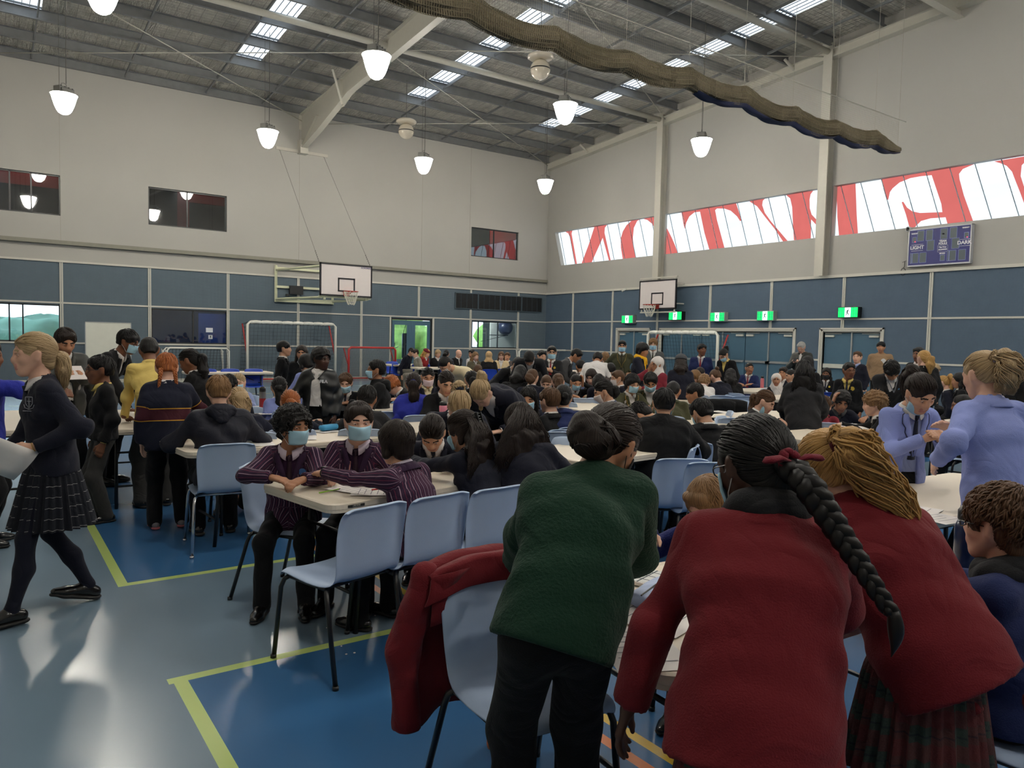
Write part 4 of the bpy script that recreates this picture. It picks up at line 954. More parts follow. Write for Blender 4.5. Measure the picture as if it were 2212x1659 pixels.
def cloth(name, col, rough=.85, var=.05, bump=.25, bs=220, sheen=.04, kind=None, c2=None, c3=None, per=.026, base=0):
    k = name
    if k in _M: return _M[k]
    m = mat(k, col, rough, var=var, vs=5, bump=bump, bs=bs, spec=.25, sheen=sheen); nt = m.node_tree; b = nt.nodes['Principled BSDF']; L = nt.links.new
    tc = N(nt, 'ShaderNodeTexCoord'); wn_ = N(nt, 'ShaderNodeTexNoise'); wn_.inputs['Scale'].default_value = 4.5; wn_.inputs['Detail'].default_value = 1.5; wn_.inputs['Distortion'].default_value = 1.6
    wr = N(nt, 'ShaderNodeMath', operation='PINGPONG'); wr.inputs[1].default_value = .5; L(tc.outputs['Object'], wn_.inputs['Vector'])
    w2 = N(nt, 'ShaderNodeMath', operation='MULTIPLY'); w2.inputs[1].default_value = 2.2; L(wn_.outputs['Fac'], w2.inputs[0]); L(w2.outputs[0], wr.inputs[0])
    bw = N(nt, 'ShaderNodeBump'); bw.inputs['Strength'].default_value = .5; bw.inputs['Distance'].default_value = .022; L(wr.outputs[0], bw.inputs['Height'])
    if b.inputs['Normal'].links:
        old = b.inputs['Normal'].links[0].from_node; L(bw.outputs[0], old.inputs['Normal'])
    else: L(bw.outputs[0], b.inputs['Normal'])
    if kind:
        src = b.inputs['Base Color'].links[0].from_socket
        uv = N(nt, 'ShaderNodeUVMap'); sp = N(nt, 'ShaderNodeSeparateXYZ'); L(uv.outputs[0], sp.inputs[0])
        def mod(sock, p, w, off=0):
            a = N(nt, 'ShaderNodeMath', operation='ADD'); L(sock, a.inputs[0]); a.inputs[1].default_value = 100 * p + off
            d = N(nt, 'ShaderNodeMath', operation='FLOORED_MODULO'); L(a.outputs[0], d.inputs[0]); d.inputs[1].default_value = p
            c = N(nt, 'ShaderNodeMath', operation='LESS_THAN'); L(d.outputs[0], c.inputs[0]); c.inputs[1].default_value = w; return c.outputs[0]
        def over(src, fac, col):
            mx = N(nt, 'ShaderNodeMixRGB'); L(fac, mx.inputs[0]); L(src, mx.inputs[1]); mx.inputs[2].default_value = lin(col); return mx.outputs[0]
        if kind == 'stripe':
            src = over(src, mod(sp.outputs[0], per, per * .10), c2); src = over(src, mod(sp.outputs[0], per, per * .07, per * .5), c3)
        if kind == 'bands':
            def rng_(lo, hi):
                a = N(nt, 'ShaderNodeMath', operation='GREATER_THAN'); L(sp.outputs[1], a.inputs[0]); a.inputs[1].default_value = lo; c = N(nt, 'ShaderNodeMath', operation='LESS_THAN'); L(sp.outputs[1], c.inputs[0]); c.inputs[1].default_value = hi
                d = N(nt, 'ShaderNodeMath', operation='MULTIPLY'); L(a.outputs[0], d.inputs[0]); L(c.outputs[0], d.inputs[1]); return d.outputs[0]
            src = over(src, rng_(.232, .350), c3); src = over(src, rng_(.240, .342), c2)
        if kind == 'plaid':
            src = over(src, mod(sp.outputs[1], per, per * .045), c2); src = over(src, mod(sp.outputs[0], per * 1.6, per * .04), c2); src = over(src, mod(sp.outputs[0], per * 1.6, per * .5, per * .3), c3)
        if kind == 'tartan':
            def mixf(src, fac, col, f):
                a = N(nt, 'ShaderNodeMath', operation='MULTIPLY'); L(fac, a.inputs[0]); a.inputs[1].default_value = f; return over(src, a.outputs[0], col)
            src = mixf(src, mod(sp.outputs[1], per, per * .5), c2, .6); src = mixf(src, mod(sp.outputs[0], per, per * .5), c2, .6); src = mixf(src, mod(sp.outputs[1], per, per * .06, per * .25), c3, .6)
        if kind == 'check':
            src = over(src, mod(sp.outputs[1], per, per * .12), c2); src = over(src, mod(sp.outputs[0], per, per * .12), c2)
        L(src, b.inputs['Base Color'])
    _M[k] = m
    return m
CL = dict(
    navy=cloth('navy_wool', (22, 24, 38)), navyb=cloth('bright_navy_wool', (32, 42, 84)), navyr=cloth('royal_navy_jumper', (30, 38, 98), bump=.5, bs=140), black=cloth('black_wool', (15, 15, 18)), char=cloth('charcoal_wool', (34, 34, 37)), grey=cloth('grey_marl_wool', (72, 72, 74), var=.12), grey2=cloth('mid_grey_knit', (84, 86, 86), bump=.5),
    maroon=cloth('maroon_blazer_wool', (104, 24, 32)), berry=cloth('berry_red_fleece', (126, 40, 54)), green=cloth('bottle_green_fleece', (22, 52, 38), bump=.5, bs=120), olive=cloth('olive_blazer_wool', (66, 66, 46)), lav=cloth('lavender_blue_wool', (134, 146, 204), var=.03),
    lavs=cloth('pale_lavender_cotton', (142, 154, 196), bump=.2), yellow=cloth('pale_yellow_cotton', (216, 190, 110), bump=.2, rough=.8), yscarf=cloth('bright_yellow_scarf', (226, 172, 34)), white=cloth('white_cotton', (212, 208, 206), bump=.15, rough=.8), cream=cloth('cream_cotton', (216, 202, 168)),
    coat=cloth('camel_cream_coat', (206, 182, 142)), beige=cloth('beige_knit', (150, 122, 94), bump=.5), tgrey=cloth('pale_grey_tweed', (128, 126, 116), var=.2), olg=cloth('olive_grey_cardigan', (92, 86, 68), var=.1), red=cloth('red_knit', (136, 36, 36)), royal=cloth('royal_blue_fleece', (44, 52, 152), bump=.4), taupe=cloth('taupe_suit', (84, 76, 74)),
    bands=cloth('banded_rugby_cotton', (22, 25, 42), kind='bands', c2=(66, 26, 38), c3=(196, 148, 50)),
    strl=cloth('striped_lapel_wool', (50, 30, 56)),
    stripe=cloth('purple_striped_blazer', (48, 28, 52), kind='stripe', c2=(160, 132, 148), c3=(110, 44, 70), per=.034), check=cloth('dark_checked_shirt', (34, 36, 44), kind='check', c2=(70, 72, 78), per=.02),
    puff=mat('black_padded_nylon', (24, 26, 28), .42, var=.1, vs=10, spec=.5), rain=mat('black_rain_shell', (40, 42, 38), .5, var=.2, vs=6), hood=cloth('navy_soft_shell', (25, 26, 38), rough=.6, sheen=0),
    plum=cloth('plum_knit', (54, 30, 58)), lilac=cloth('pale_lilac_shirt', (196, 184, 200), bump=.1), tie=cloth('dark_patterned_tie', (44, 24, 38), kind='check', c2=(140, 120, 60), per=.013, rough=.5), tiered=cloth('crimson_tie', (132, 30, 44), rough=.5), tien=cloth('navy_tie', (26, 30, 46), rough=.5), tieg=cloth('olive_tie', (52, 50, 34), rough=.5),
    hij=cloth('white_hijab', (206, 200, 196), rough=.75), hijb=cloth('beige_hijab', (190, 156, 112), rough=.8), blk=cloth('black_trouser', (13, 13, 16)), gry=cloth('dark_grey_trouser', (54, 53, 52)), tights=cloth('navy_tights', (18, 20, 34), bump=.1), khaki=cloth('grey_khaki_trouser', (112, 106, 96)),
    plaid=cloth('dark_navy_plaid', (28, 30, 38), kind='plaid', c2=(142, 142, 140), c3=(20, 22, 30), per=.058), tartan=cloth('maroon_green_tartan', (44, 56, 52), kind='tartan', c2=(88, 34, 38), c3=(24, 26, 40), per=.09),
    beret=cloth('burgundy_beret', (94, 22, 32)), greybean=cloth('grey_beanie', (76, 78, 82), bump=.6, bs=80))
M_mask = mat('pale_blue_surgical_mask', (158, 198, 218), .8, var=.03); M_maskw = mat('white_mask', (214, 206, 204), .8); M_maskp = mat('pink_white_mask', (212, 190, 196), .8); M_maskb = mat('black_mask', (22, 22, 26), .8)
M_loop = mat('white_ear_loop', (210, 212, 214), .7); M_shoe = mat('black_leather_shoe', (18, 17, 17), .22, spec=.6); M_sneak = mat('grey_sneaker', (120, 116, 120), .6); M_sole = mat('dark_rubber_sole', (24, 22, 22), .6)
M_eyew = mat('eye_white', (205, 200, 196), .2); M_iris = mat('dark_iris', (34, 24, 20), .1); M_gold = mat('gold_piping', (176, 140, 62), .6); M_specs = mat('dark_spectacle_frame', (30, 26, 26), .3)

# ---------------------------------------------------------------- anatomy
def rx(a): c, s = math.cos(a), math.sin(a); return np.array([[1, 0, 0], [0, c, -s], [0, s, c]])
def ry(a): c, s = math.cos(a), math.sin(a); return np.array([[c, 0, s], [0, 1, 0], [-s, 0, c]])
def rz(a): c, s = math.cos(a), math.sin(a); return np.array([[c, -s, 0], [s, c, 0], [0, 0, 1]])
D = math.radians
def unit(v): v = np.array(v, float); return v / max(1e-9, np.linalg.norm(v))
def ik(A, T, l1, l2, pole):
    d = T - A; L = np.linalg.norm(d); mx = (l1 + l2) * .995
    if L > mx: T = A + d / L * mx; d = T - A; L = mx
    if L < abs(l1 - l2) + .02: L = abs(l1 - l2) + .02
    u = d / np.linalg.norm(d); a = (l1 * l1 - l2 * l2 + L * L) / (2 * L); h = math.sqrt(max(0, l1 * l1 - a * a))
    p = pole - u * (pole @ u); p = unit(p)
    return A + u * a + p * h, T
def skeleton(s, k):
    """joints in the person's own frame: +y is where the chest faces"""
    lean, curl, side = D(k.get('lean', 0)), D(k.get('curl', 0)), D(k.get('side', 0))
    sit = k['pose'] == 'sit'
    dr = lambda a: unit(rz(0) @ V3(math.sin(side), math.sin(a), math.cos(a)))
    J = {}
    P = V3(0, 0, k.get('seat', .45) + .085 * s) if sit else V3(0, -.16 * math.sin(lean) * s, .895 * s - .03 * abs(math.sin(lean)) * s - k.get('crouch', 0))
    J['P'] = P; J['W'] = P + .14 * s * dr(lean * .75); J['C'] = J['W'] + .17 * s * dr(lean); J['N'] = J['C'] + .17 * s * dr(lean + curl * .5)
    J['K'] = J['N'] + .065 * s * dr(lean + curl)
    hp, hy, hr = D(k.get('hp', 8)), D(k.get('hy', 0)), D(k.get('hr', 0))
    J['R'] = rz(hy) @ rx(-hp) @ ry(hr); hs = .9 + .1 * s; J['hs'] = hs
    J['H'] = J['K'] + J['R'] @ V3(0, .022, .088) * hs
    up = unit(J['N'] - J['C']); J['up'] = up; J['fw'] = unit(np.cross(up, V3(1, 0, 0))) * 1.0
    if J['fw'][1] < 0 and abs(lean) < 1.4: J['fw'] = -J['fw']
    tw = D(k.get('twist', 0)); sx = rz(tw) @ V3(1, 0, 0)
    w = .156 * s * k.get('wide', 1)
    for n, sg in (('r', 1), ('l', -1)):
        S = J['C'] + up * .115 * s + sx * sg * w; J['S' + n] = S
        a = k.get('arm' + n, k.get('arms', 'down')); C_, H_ = J['C'], J['H']
        pole = V3(sg * .6, -1, -.35)
        if isinstance(a, str):
            T = {'down': V3(sg * (w + .055), P[1] * .5 + .03 + .5 * (S[1] - P[1]), S[2] - .49 * s), 'table': V3(sg * .11, C_[1] + .34 * s, .80), 'write': V3(sg * .09, C_[1] + .30 * s, .81),
                 'wide': V3(sg * .25, C_[1] + .33 * s, .80), 'phone': V3(sg * .055, C_[1] + .27 * s, C_[2] - .02), 'lap': V3(sg * .1, P[1] + .3, P[2] + .10), 'hip': V3(sg * .19, P[1] + .04, P[2] + .09),
                 'face': H_ + V3(sg * .05, .09, -.09), 'temple': H_ + J['R'] @ V3(sg * .095, .035, .0), 'cross': V3(-sg * .11, C_[1] + .2, C_[2] - .09), 'stand_table': V3(sg * .17, S[1] + .22, .80), 'prop': V3(sg * .2, S[1] + .10, .80),
                 'back': V3(sg * .08, P[1] - .17, P[2] + .02)}[a]
            if a in ('table', 'write', 'wide', 'face', 'temple'): pole = V3(sg * 1.0, -.25, -1)
            if a in ('phone', 'cross', 'hip'): pole = V3(sg * 1, -.5, -.9)
        else: T = V3(*a[:3]); pole = V3(*a[3:6]) if len(a) > 3 else V3(sg * 1, -.4, -.8)
        E_, T = ik(S, T, .275 * s, .245 * s, pole); J['E' + n] = E_; J['T' + n] = T
        hd = unit(T - E_)
        if T[2] < .86 and T[2] > .74: hd = unit(V3(hd[0] - sg * .25, hd[1], -.12))
        J['D' + n] = hd
    for n, sg in (('r', 1), ('l', -1)):
        hip = P + V3(sg * .085 * s, 0, -.02); J['h' + n] = hip
        f = k.get('foot' + n)
        if f is None: f = (sg * .12, .40 * s, 0) if sit else (sg * .10, 0 if not lean > .5 else .02, 0)
        A = V3(f[0], f[1], .085 * s + f[2]); pl = V3(sg * .1, 1, .6) if sit else V3(sg * .05, 1, 0)
        Kn, A = ik(hip, A, .415 * s, .405 * s, pl); J['k' + n] = Kn; J['a' + n] = A
    return J
def torso(F, J, s, g, k, arms=True, hem=0., flare=0., kx=1.38, sleeve=1.0, legs=False):
    """trunk + arms with extra thickness g; hem and cuffs are cut square"""
    b = k.get('build', 1.0); P, W, C_, N_ = J['P'], J['W'], J['C'], J['N']; X = V3(1, 0, 0)
    dn = unit(P - W); Hm = P + dn * (hem + .05)
    rr = lambda r: r * s * b + g; ra = lambda r: r * s * (.5 + .5 * b) + g * .55
    if hem: F.cone(P, Hm, rr(.098) + flare * .6, rr(.106) + flare, X, kx + .02, 1)
    F.cone(P, W, rr(.098) + flare * .5, rr(.089), X, kx + .02, 1); F.cone(W, C_, rr(.089), rr(.096), X, kx + .02, 1); F.cone(C_, N_ - J['up'] * .055 * s, rr(.092), rr(.052), X, kx + .25, 1)
    F.cone(N_ - J['up'] * .03, N_ + J['up'] * .0, rr(.046), rr(.042), None, 1, 1)
    for n in 'rl':
        S = J['S' + n]; F.cone(N_ - J['up'] * .02 + (S - N_) * .25, S + J['up'] * .004, ra(.040), ra(.036), None, 1, 1)
        if arms:
            E_, T = J['E' + n], J['T' + n]; F.cone(S, E_, ra(.046), ra(.036), None, 1, 2, V3(1, 0, .2)); d = unit(T - E_); F.cone(E_, T + d * .03, ra(.036), ra(.027) + .004, None, 1, 3, V3(1, 0, .2))
            def cuff(P_, T=T.astype(np.float32), d=d.astype(np.float32)):
                q = P_ - T; a = q @ d; r2 = np.sqrt(np.maximum(0, (q * q).sum(1) - a * a)); return np.minimum(a, .075 - r2)
            F.sub.append(cuff)
    if hem:
        H2 = (P + dn * hem).astype(np.float32); dn32 = dn.astype(np.float32)
        def hemcut(P_):
            q = P_ - H2; a = q @ dn32; w = q - a[:, None] * dn32; r2 = np.sqrt((w[:, 0] / 1.38) ** 2 + (w[:, 1:] ** 2).sum(1)); return np.minimum(a, .23 - r2) if not arms else np.minimum(a, np.where(np.abs(q[:, 0]) < .19 * s + g, .25 - r2, -1))
        F.sub.append(hemcut)
    return F
def head_field(s, J, k, h):
    hs = J['hs']; F = Field(.0075 if h < .006 else .009); R = J['R']
    q = lambda v: (R.T @ (v - J['H'])) / hs
    F.ell((0, -.014, .028), (.0745, .093, .086)); F.cone((0, .022, .0), (0, .05, -.082), .056, .030, (1, 0, 0), 1.18)
    for sg in (-1, 1):
        F.cone((sg * .05, -.002, -.035), (sg * .014, .062, -.094), .020, .016); F.ell((sg * .036, .052, -.022), (.026, .028, .026)); F.cone((sg * .012, .077, .022), (sg * .046, .066, .021), .0078, .0065)
        F.cone((sg * .073, -.008, .010), (sg * .072, -.002, -.020), .010, .007, None, 1, 5); F.cone((sg * .080, -.016, .014), (sg * .076, -.008, -.022), .0068, .0055, None, 1, 5)
        F.cone((sg * .008, .088, -.029), (sg * .0125, .081, -.029), .0062, .005)
    F.cone((0, .075, .018), (0, .092, -.020), .0075, .0105); F.cone((0, .092, -.022), (0, .087, -.031), .0092, .0065)
    F.ell((0, .068, -.055), (.026, .018, .016)); F.cone((-.018, .0795, -.0545), (.018, .0795, -.0545), .0048, .0048, None, 1, 2); F.cone((-.013, .0795, -.0625), (.013, .0795, -.0625), .0055, .0055, None, 1, 2); F.ell((0, .066, -.088), (.018, .016, .014))
    F.cone((0, -.022, -.045), q(J['N'] + J['up'] * .01), .047 * (.9 + .1 * s), .052, None, 1, 3); F.cone(q(J['N'] + J['up'] * .01), q(J['C'] + J['up'] * .08), .05, .06, (1, 0, 0), 1.2, 3)
    def sock(P):      # eye sockets and the slit between the lips
        o = np.full(len(P), -9.0, np.float32)
        for sg in (-1, 1): o = np.maximum(o, .0135 - np.sqrt(((P - np.array([sg * .0315, .087, .004], np.float32)) ** 2 * np.array([.55, 1, 1.5], np.float32)).sum(1)))
        m = (np.abs(P[:, 0]) < .02) & (P[:, 1] > .07)
        return np.where(m, np.maximum(o, .0011 - np.abs(P[:, 2] + .0585)), o)
    F.sub.append(sock)
    return F
def hand(F, W, d, up, s, side, curl=.5, grip=False):
    """palm, four unequal bent fingers and an opposed thumb; d = finger direction, up = back of hand"""
    d = unit(d); x = unit(np.cross(d, up)); up = unit(np.cross(x, d)); x = x * side; hs = .9 * (.75 + .25 * s)      # x points to the thumb side after the sign
    x = -x
    F.cone(W - d * .05, W + d * .005, .024 * hs, .021 * hs, x, 1.2, 0)
    for i, o in enumerate((-.027, -.009, .009, .026)):
        k0 = W + d * .075 * hs + x * (-o) * hs; F.cone(W + d * .015 - x * o * .6 * hs, k0, .0135 * hs, .0112 * hs, None, 1, 0)
        ln = (.062, .072, .078, .068)[i] * hs if side else 0; ln = (.058, .072, .078, .070)[i] * hs
        a = curl * (1.15 - .12 * i); p = k0
        for j, fr in enumerate((.45, .30, .25)):
            a2 = a * (j + .6) if not grip else .55 + .75 * j; dd = d * math.cos(a2) - up * math.sin(a2) + x * (-o) * 1.2; q = p + unit(dd) * ln * fr
            F.cone(p, q, (.0086, .0078, .0070)[j] * hs, (.0078, .0070, .0058)[j] * hs, None, 1, 0); p = q
    t0 = W + d * .022 * hs + x * .02 * hs; t1 = t0 + unit(d * .75 + x * .75 - up * .35) * .038 * hs; t2 = t1 + unit(d * .95 + x * .2 - up * .45) * .030 * hs; t3 = t2 + unit(d - up * .5 - x * .1) * .022 * hs
    F.cone(t0, t1, .0145 * hs, .0105 * hs); F.cone(t1, t2, .0102 * hs, .0088 * hs); F.cone(t2, t3, .0086 * hs, .007 * hs)
def sphere(c, r, n=10):
    mb = MB(); P = []
    for i in range(n + 1):
        t = PI * i / n; P.append([(c[0] + r[0] * math.sin(t) * math.cos(2 * PI * j / (2 * n)), c[1] + r[1] * math.sin(t) * math.sin(2 * PI * j / (2 * n)), c[2] + r[2] * math.cos(t)) for j in range(2 * n + 1)])
    return mb.grid(P)
# ---------------------------------------------------------------- hair
def on_cap(v, off=0, rr=(.0745, .093, .086)):
    v = unit(v); r = V3(*rr) + off; t = 1 / math.sqrt(((v / r) ** 2).sum()); return V3(0, -.014, .028) + v * t
def build_hair(k, J, s, root, h, rnd, near):
    st, col = k['hair']; m = HAIR[col]; R, H, hs = J['R'], J['H'], J['hs']; pc = Piece(); toL = lambda q: H + R @ (np.array(q) * hs)
    thick = dict(short=.012, crop=.006, fringe=.014, curly=.024, messy=.018, pony=.008, lowpony=.008, bun=.008, long=.014, half=.013, braid=.009, braids=.008, bob=.016, wavy=.016, lowbun=.010, topknot=.008, afro=.028, bald=.001)[st]
    F = Field(.006); e = (.0745 + thick, .093 + thick, .086 + thick)
    tie = {'pony': (0, -.098, .062), 'lowpony': (0, -.112, -.006), 'bun': (0, -.075, .10), 'braid': (0, -.115, -.01), 'half': (0, -.10, .045), 'lowbun': (0, -.115, -.02), 'topknot': (0, -.03, .115)}.get(st, (0, -.03, .12))
    tv = unit(np.array(tie) - V3(0, -.014, .028))
    q0 = V3(0, -.014, .028); F.p.append((q0, q0 + tv * 1e-3, min(e), min(e), np.diag(min(e) / np.array(e)), max(e) / min(e), 0, *(lambda a: (unit(np.cross(tv, a)), unit(np.cross(tv, unit(np.cross(tv, a))))))(V3(.3, .5, -.8)), 1e-3))
    back = st in ('long', 'half', 'bob', 'wavy', 'curly', 'lowpony', 'braid', 'lowbun', 'messy')
    F.cone((0, -.055, -.005), (0, -.062, -.05 if back else -.035), .052 + thick * .6, .040 + thick * .5, (1, 0, 0), 1.2)
    if st in ('fringe', 'messy', 'curly', 'bob'):
        F.cone((-.05, .052, .062), (.05, .052, .062), .026, .026); F.cone((-.045, .070, .044), (.045, .070, .044), .016, .016)
        for sg in (-1, 1): F.cone((sg * .068, .03, .04), (sg * .074, .012, -.005), .020, .015)
    if st in ('short', 'afro'): F.cone((-.035, .048, .083), (.04, .05, .08), .026, .026)
    if st in ('long', 'wavy', 'bob', 'half'):
        for sg in (-1, 1): F.cone((sg * .066, .0 if st != 'half' else -.03, .03), (sg * .078, -.012, -.06 if st != 'long' else -.10), .026, .024)
    if st in ('messy', 'curly', 'afro'): F.amp = .006 if st != 'curly' else .009; F.nf = 90 if st == 'messy' else 120; F.ph = rnd.random() * 9
    else: F.amp = .0022; F.nf = 60; F.ph = rnd.random() * 9
    ears = st in ('short', 'crop', 'pony', 'lowpony', 'bun', 'braid', 'braids', 'lowbun', 'topknot', 'messy', 'afro', 'fringe', 'bald')
    fr = .058 if st in ('fringe', 'bob') else .068 if st in ('messy', 'curly') else .078
    def cut(P):
        q = P - np.array([0, .105, -.045], np.float32); f = (1 - np.sqrt((q ** 2 / np.array([.068, .085, fr + .035], np.float32) ** 2).sum(1))) * .07
        zc = np.where(P[:, 1] > -.02, .0, -.055 if not back else -.2); lowc = (zc - P[:, 2]) if not back else (-.14 - P[:, 2])
        f = np.maximum(f, np.minimum(lowc, .05))
        f = np.maximum(f, np.minimum(-.02 - P[:, 2], P[:, 1] + .012 + (0 if st not in ('long', 'wavy', 'bob') else -.03)))
        if ears:
            for sg in (-1, 1): f = np.maximum(f, .024 - np.sqrt(((P - np.array([sg * .085, .0, -.008], np.float32)) ** 2 * np.array([.3, 1, .62], np.float32)).sum(1)))
        return f
    F.sub.append(cut)
    if st != 'bald':
        V, Q, uv, pt = F.mesh(h, True)
        # radial uv about the tie so strands run towards it
        d = V - q0; c = d @ tv; a1 = unit(np.cross(tv, V3(.3, .5, -.8))); a2 = np.cross(tv, a1); ang = np.arctan2(d @ a2, d @ a1)
        uv = np.stack([ang * .09, np.arccos(np.clip(c / np.linalg.norm(d, axis=1), -1, 1)) * .09, np.full(len(V), .09 * 2 * PI)], 1)
        pc.add(V, Q, uv, 0, R, H, hs)
    g = V3(0, 0, -1); T = toL(tie); back_dir = unit(R @ V3(0, -1, .0)); bd = unit(-J['fw'] * 1.0)
    def tail(path, radii, n=6, wav=.012, strands=0, flat=1.25):
        F = Field(.010); F.amp = .005; F.nf = 70; F.ph = rnd.random() * 5
        for i in range(len(path) - 1): F.cone(path[i], path[i + 1], radii[i], radii[i + 1], (1, 0, 0), flat, 0, V3(0, 1, 0))
        V, Q, uv, _ = F.mesh(max(h, .007), True); 
        L0 = np.cumsum([0] + [np.linalg.norm(path[i + 1] - path[i]) for i in range(len(path) - 1)])
        pc.add(V, Q, uv, 0)
        if strands:
            mb = MB()
            for i in range(strands):
                a = rnd.random() * 2 * PI; rr0 = .55 + .55 * rnd.random(); ph = rnd.random() * 6; pts = []; nn = 4 * (len(path) - 1)
                for j in range(nn + 1):
                    t = j / nn * (len(path) - 1); i0 = min(int(t), len(path) - 2); f = t - i0
                    p = path[i0] * (1 - f) + path[i0 + 1] * f; r = (radii[i0] * (1 - f) + radii[i0 + 1] * f) * rr0
                    dx = unit(path[i0 + 1] - path[i0]); e1 = unit(np.cross(dx, V3(0, 1, .2))); e2 = np.cross(dx, e1)
                    pts.append(p + e1 * (math.cos(a + .5 * math.sin(ph + j * .4)) * r * flat + wav * math.sin(ph + j * .8)) + e2 * (math.sin(a) * r + wav * .6 * math.cos(ph + j * .7)))
                mb.tube(pts, .004, 4, rs=[(.0036 if near > 1 else .0048) * (1 - .8 * (j / nn) ** 3) for j in range(nn + 1)])
            pc.mb(mb)
    ns = 190 if near > 1 else 60 if near else 0
    nb = J['N'] + bd * .10 * s
    if st in ('pony', 'topknot'):
        L = k.get('tail', .26); p = [T, T + back_dir * .045 + V3(0, 0, .012), T + back_dir * .075 + g * .05, T + back_dir * .08 + g * (.05 + L * .45) + V3(k.get('tx', 0) * .5, 0, 0), T + back_dir * .06 + g * (.05 + L) + V3(k.get('tx', 0), 0, 0)]
        tail(p, [.016, .026, .032, .030, .012], strands=ns, wav=k.get('wav', .008))
    if st in ('lowpony',):
        L = k.get('tail', .2); p = [T, T + back_dir * .03 + g * .02, T + bd * .035 + g * (.03 + L * .4) + V3(k.get('tx', 0) * .5, 0, 0), T + bd * .03 + g * (.03 + L) + V3(k.get('tx', 0), 0, 0)]
        tail(p, [.02, .03 * k.get('tw', 1), .036 * k.get('tw', 1), .016], strands=ns, wav=k.get('wav', .006))
    if st in ('bun', 'lowbun'):
        F = Field(.008); F.amp = .005; F.nf = 80; F.ell(T + back_dir * .025, (.038, .036, .036)); V, Q, uv, _ = F.mesh(max(h, .006)); pc.add(V, Q, uv)
    if st in ('long', 'half', 'wavy'):
        F = Field(.014); F.amp = .008; F.nf = 55; F.ph = rnd.random() * 7; L = k.get('tail', .24)
        b0 = toL((0, -.075, .0)); X = unit(R @ V3(1, 0, 0)) * 1.0; X[2] *= .3
        mid = J['N'] + bd * .085 * s + J['up'] * .03
        F.cone(b0, mid, .055, .050, X, 1.5, 0, V3(0, 1, 0)); F.cone(mid, mid + g * L + bd * .03, .045, .030, X, 2.1 * k.get('spread', 1), 0, V3(0, 1, 0))
        if st != 'half':
            for sg in (-1, 1): a = toL((sg * .075, -.005, -.02)); F.cone(a, J['N'] + V3(sg * .10, .02, -.02) + g * L * .3, .024, .026, None, 1, 0)
        V, Q, uv, _ = F.mesh(max(h, .008)); pc.add(V, Q, uv)
        if near:
            mb = MB()
            for i in range(int(1.6 * ns)):
                u0 = rnd.uniform(-1, 1); z0 = rnd.uniform(-.5, 1); a = toL(on_cap(V3(u0 * .8, -1, z0), .012)); e = mid + X * (u0 * .10 * k.get('spread', 1)) + bd * .035 + V3(0, 0, rnd.uniform(-.02, .02)); l = L * rnd.uniform(.75, 1.12); ph = rnd.random() * 6
                pts = [a * (1 - t) + e * t + bd * .035 * math.sin(PI * t) + V3(.006 * math.sin(ph + 7 * t), 0, 0) for t in (0, .25, .5, .75, 1)] + [e + g * l * t + bd * .02 * t + X * (k.get('wav2', .012) * math.sin(ph + 9 * t) + u0 * .03 * k.get('spread', 1) * t) for t in (.25, .5, .75, 1)]
                mb.tube(pts, .004, 4, rs=[q_ * (.62 if near > 1 else .8) for q_ in (.004, .006, .006, .006, .006, .006, .005, .004, .0015)])
            pc.mb(mb)
    if st in ('braid', 'braids'):
        for sg in ((0,) if st == 'braid' else (-1, 1)):
            t0 = T if sg == 0 else toL((sg * .05, -.085, -.03)); L = k.get('tail', .42 if sg == 0 else .2); r0 = .027 if sg == 0 else .013
            tx = k.get('tx', 0); ty = k.get('ty', 0)
            def path(t):
                p = t0 + bd * (.045 * min(1, t * 5) if sg == 0 else .03 * min(1, t * 4)) + g * L * t + V3(tx * t, 0, 0) + J['fw'] * ty * t
                return p + V3(sg * .02 * t, 0, 0)
            mb = MB(); nn = 44
            for c in range(3):
                pts = []; rs = []
                for i in range(nn + 1):
                    t = i / nn; w = t * (L / (.085 if sg == 0 else .06)) * 2 * PI + c * 2 * PI / 3; tp = (1 - .55 * t)
                    pts.append(path(t) + V3(1, 0, 0) * math.sin(w) * r0 * .85 * tp + bd * math.sin(2 * w) * r0 * .4 * tp); rs.append(r0 * .80 * tp * (1 if t > .04 else .6))
                mb.tube(pts, r0, 8, rs=rs)
            e = path(1); mb.tube([e + g * (.10 * q_ / 9 - .01) + V3(.008 * math.sin(q_ / 3), 0, 0) for q_ in range(10)], .012, 12, rs=[r0 * (.42 + .22 * math.sin(PI * q_ / 7)) * (1 - (q_ / 9) ** 4 * .9) for q_ in range(10)]); pc.mb(mb)
    if near and st == 'curly':
        mb = MB()
        for i in range(260 if near > 1 else 90):
            v = unit(V3(rnd.gauss(0, 1), rnd.gauss(0, 1), rnd.gauss(0, 1))); p0 = on_cap(v, thick + .002)
            if cut(np.array([p0], np.float32))[0] > .004 or v[2] < -.5: continue
            t1 = unit(np.cross(v, V3(.3, .2, 1))); t2 = np.cross(v, t1); a0 = rnd.random() * 6; dr_ = unit(t1 * math.cos(a0) + t2 * math.sin(a0) + V3(0, 0, -.5)); rr_ = rnd.uniform(.005, .009)
            mb.tube([toL(p0 + dr_ * (.004 * j) + v * (rr_ * math.sin(j * .9 + a0) + .002) + np.cross(v, dr_) * rr_ * math.cos(j * .9 + a0)) for j in range(10)], .003, 5, rs=[.0034 * (1 - .6 * abs(j / 9 - .4)) for j in range(10)])
        if mb.v: pc.mb(mb)
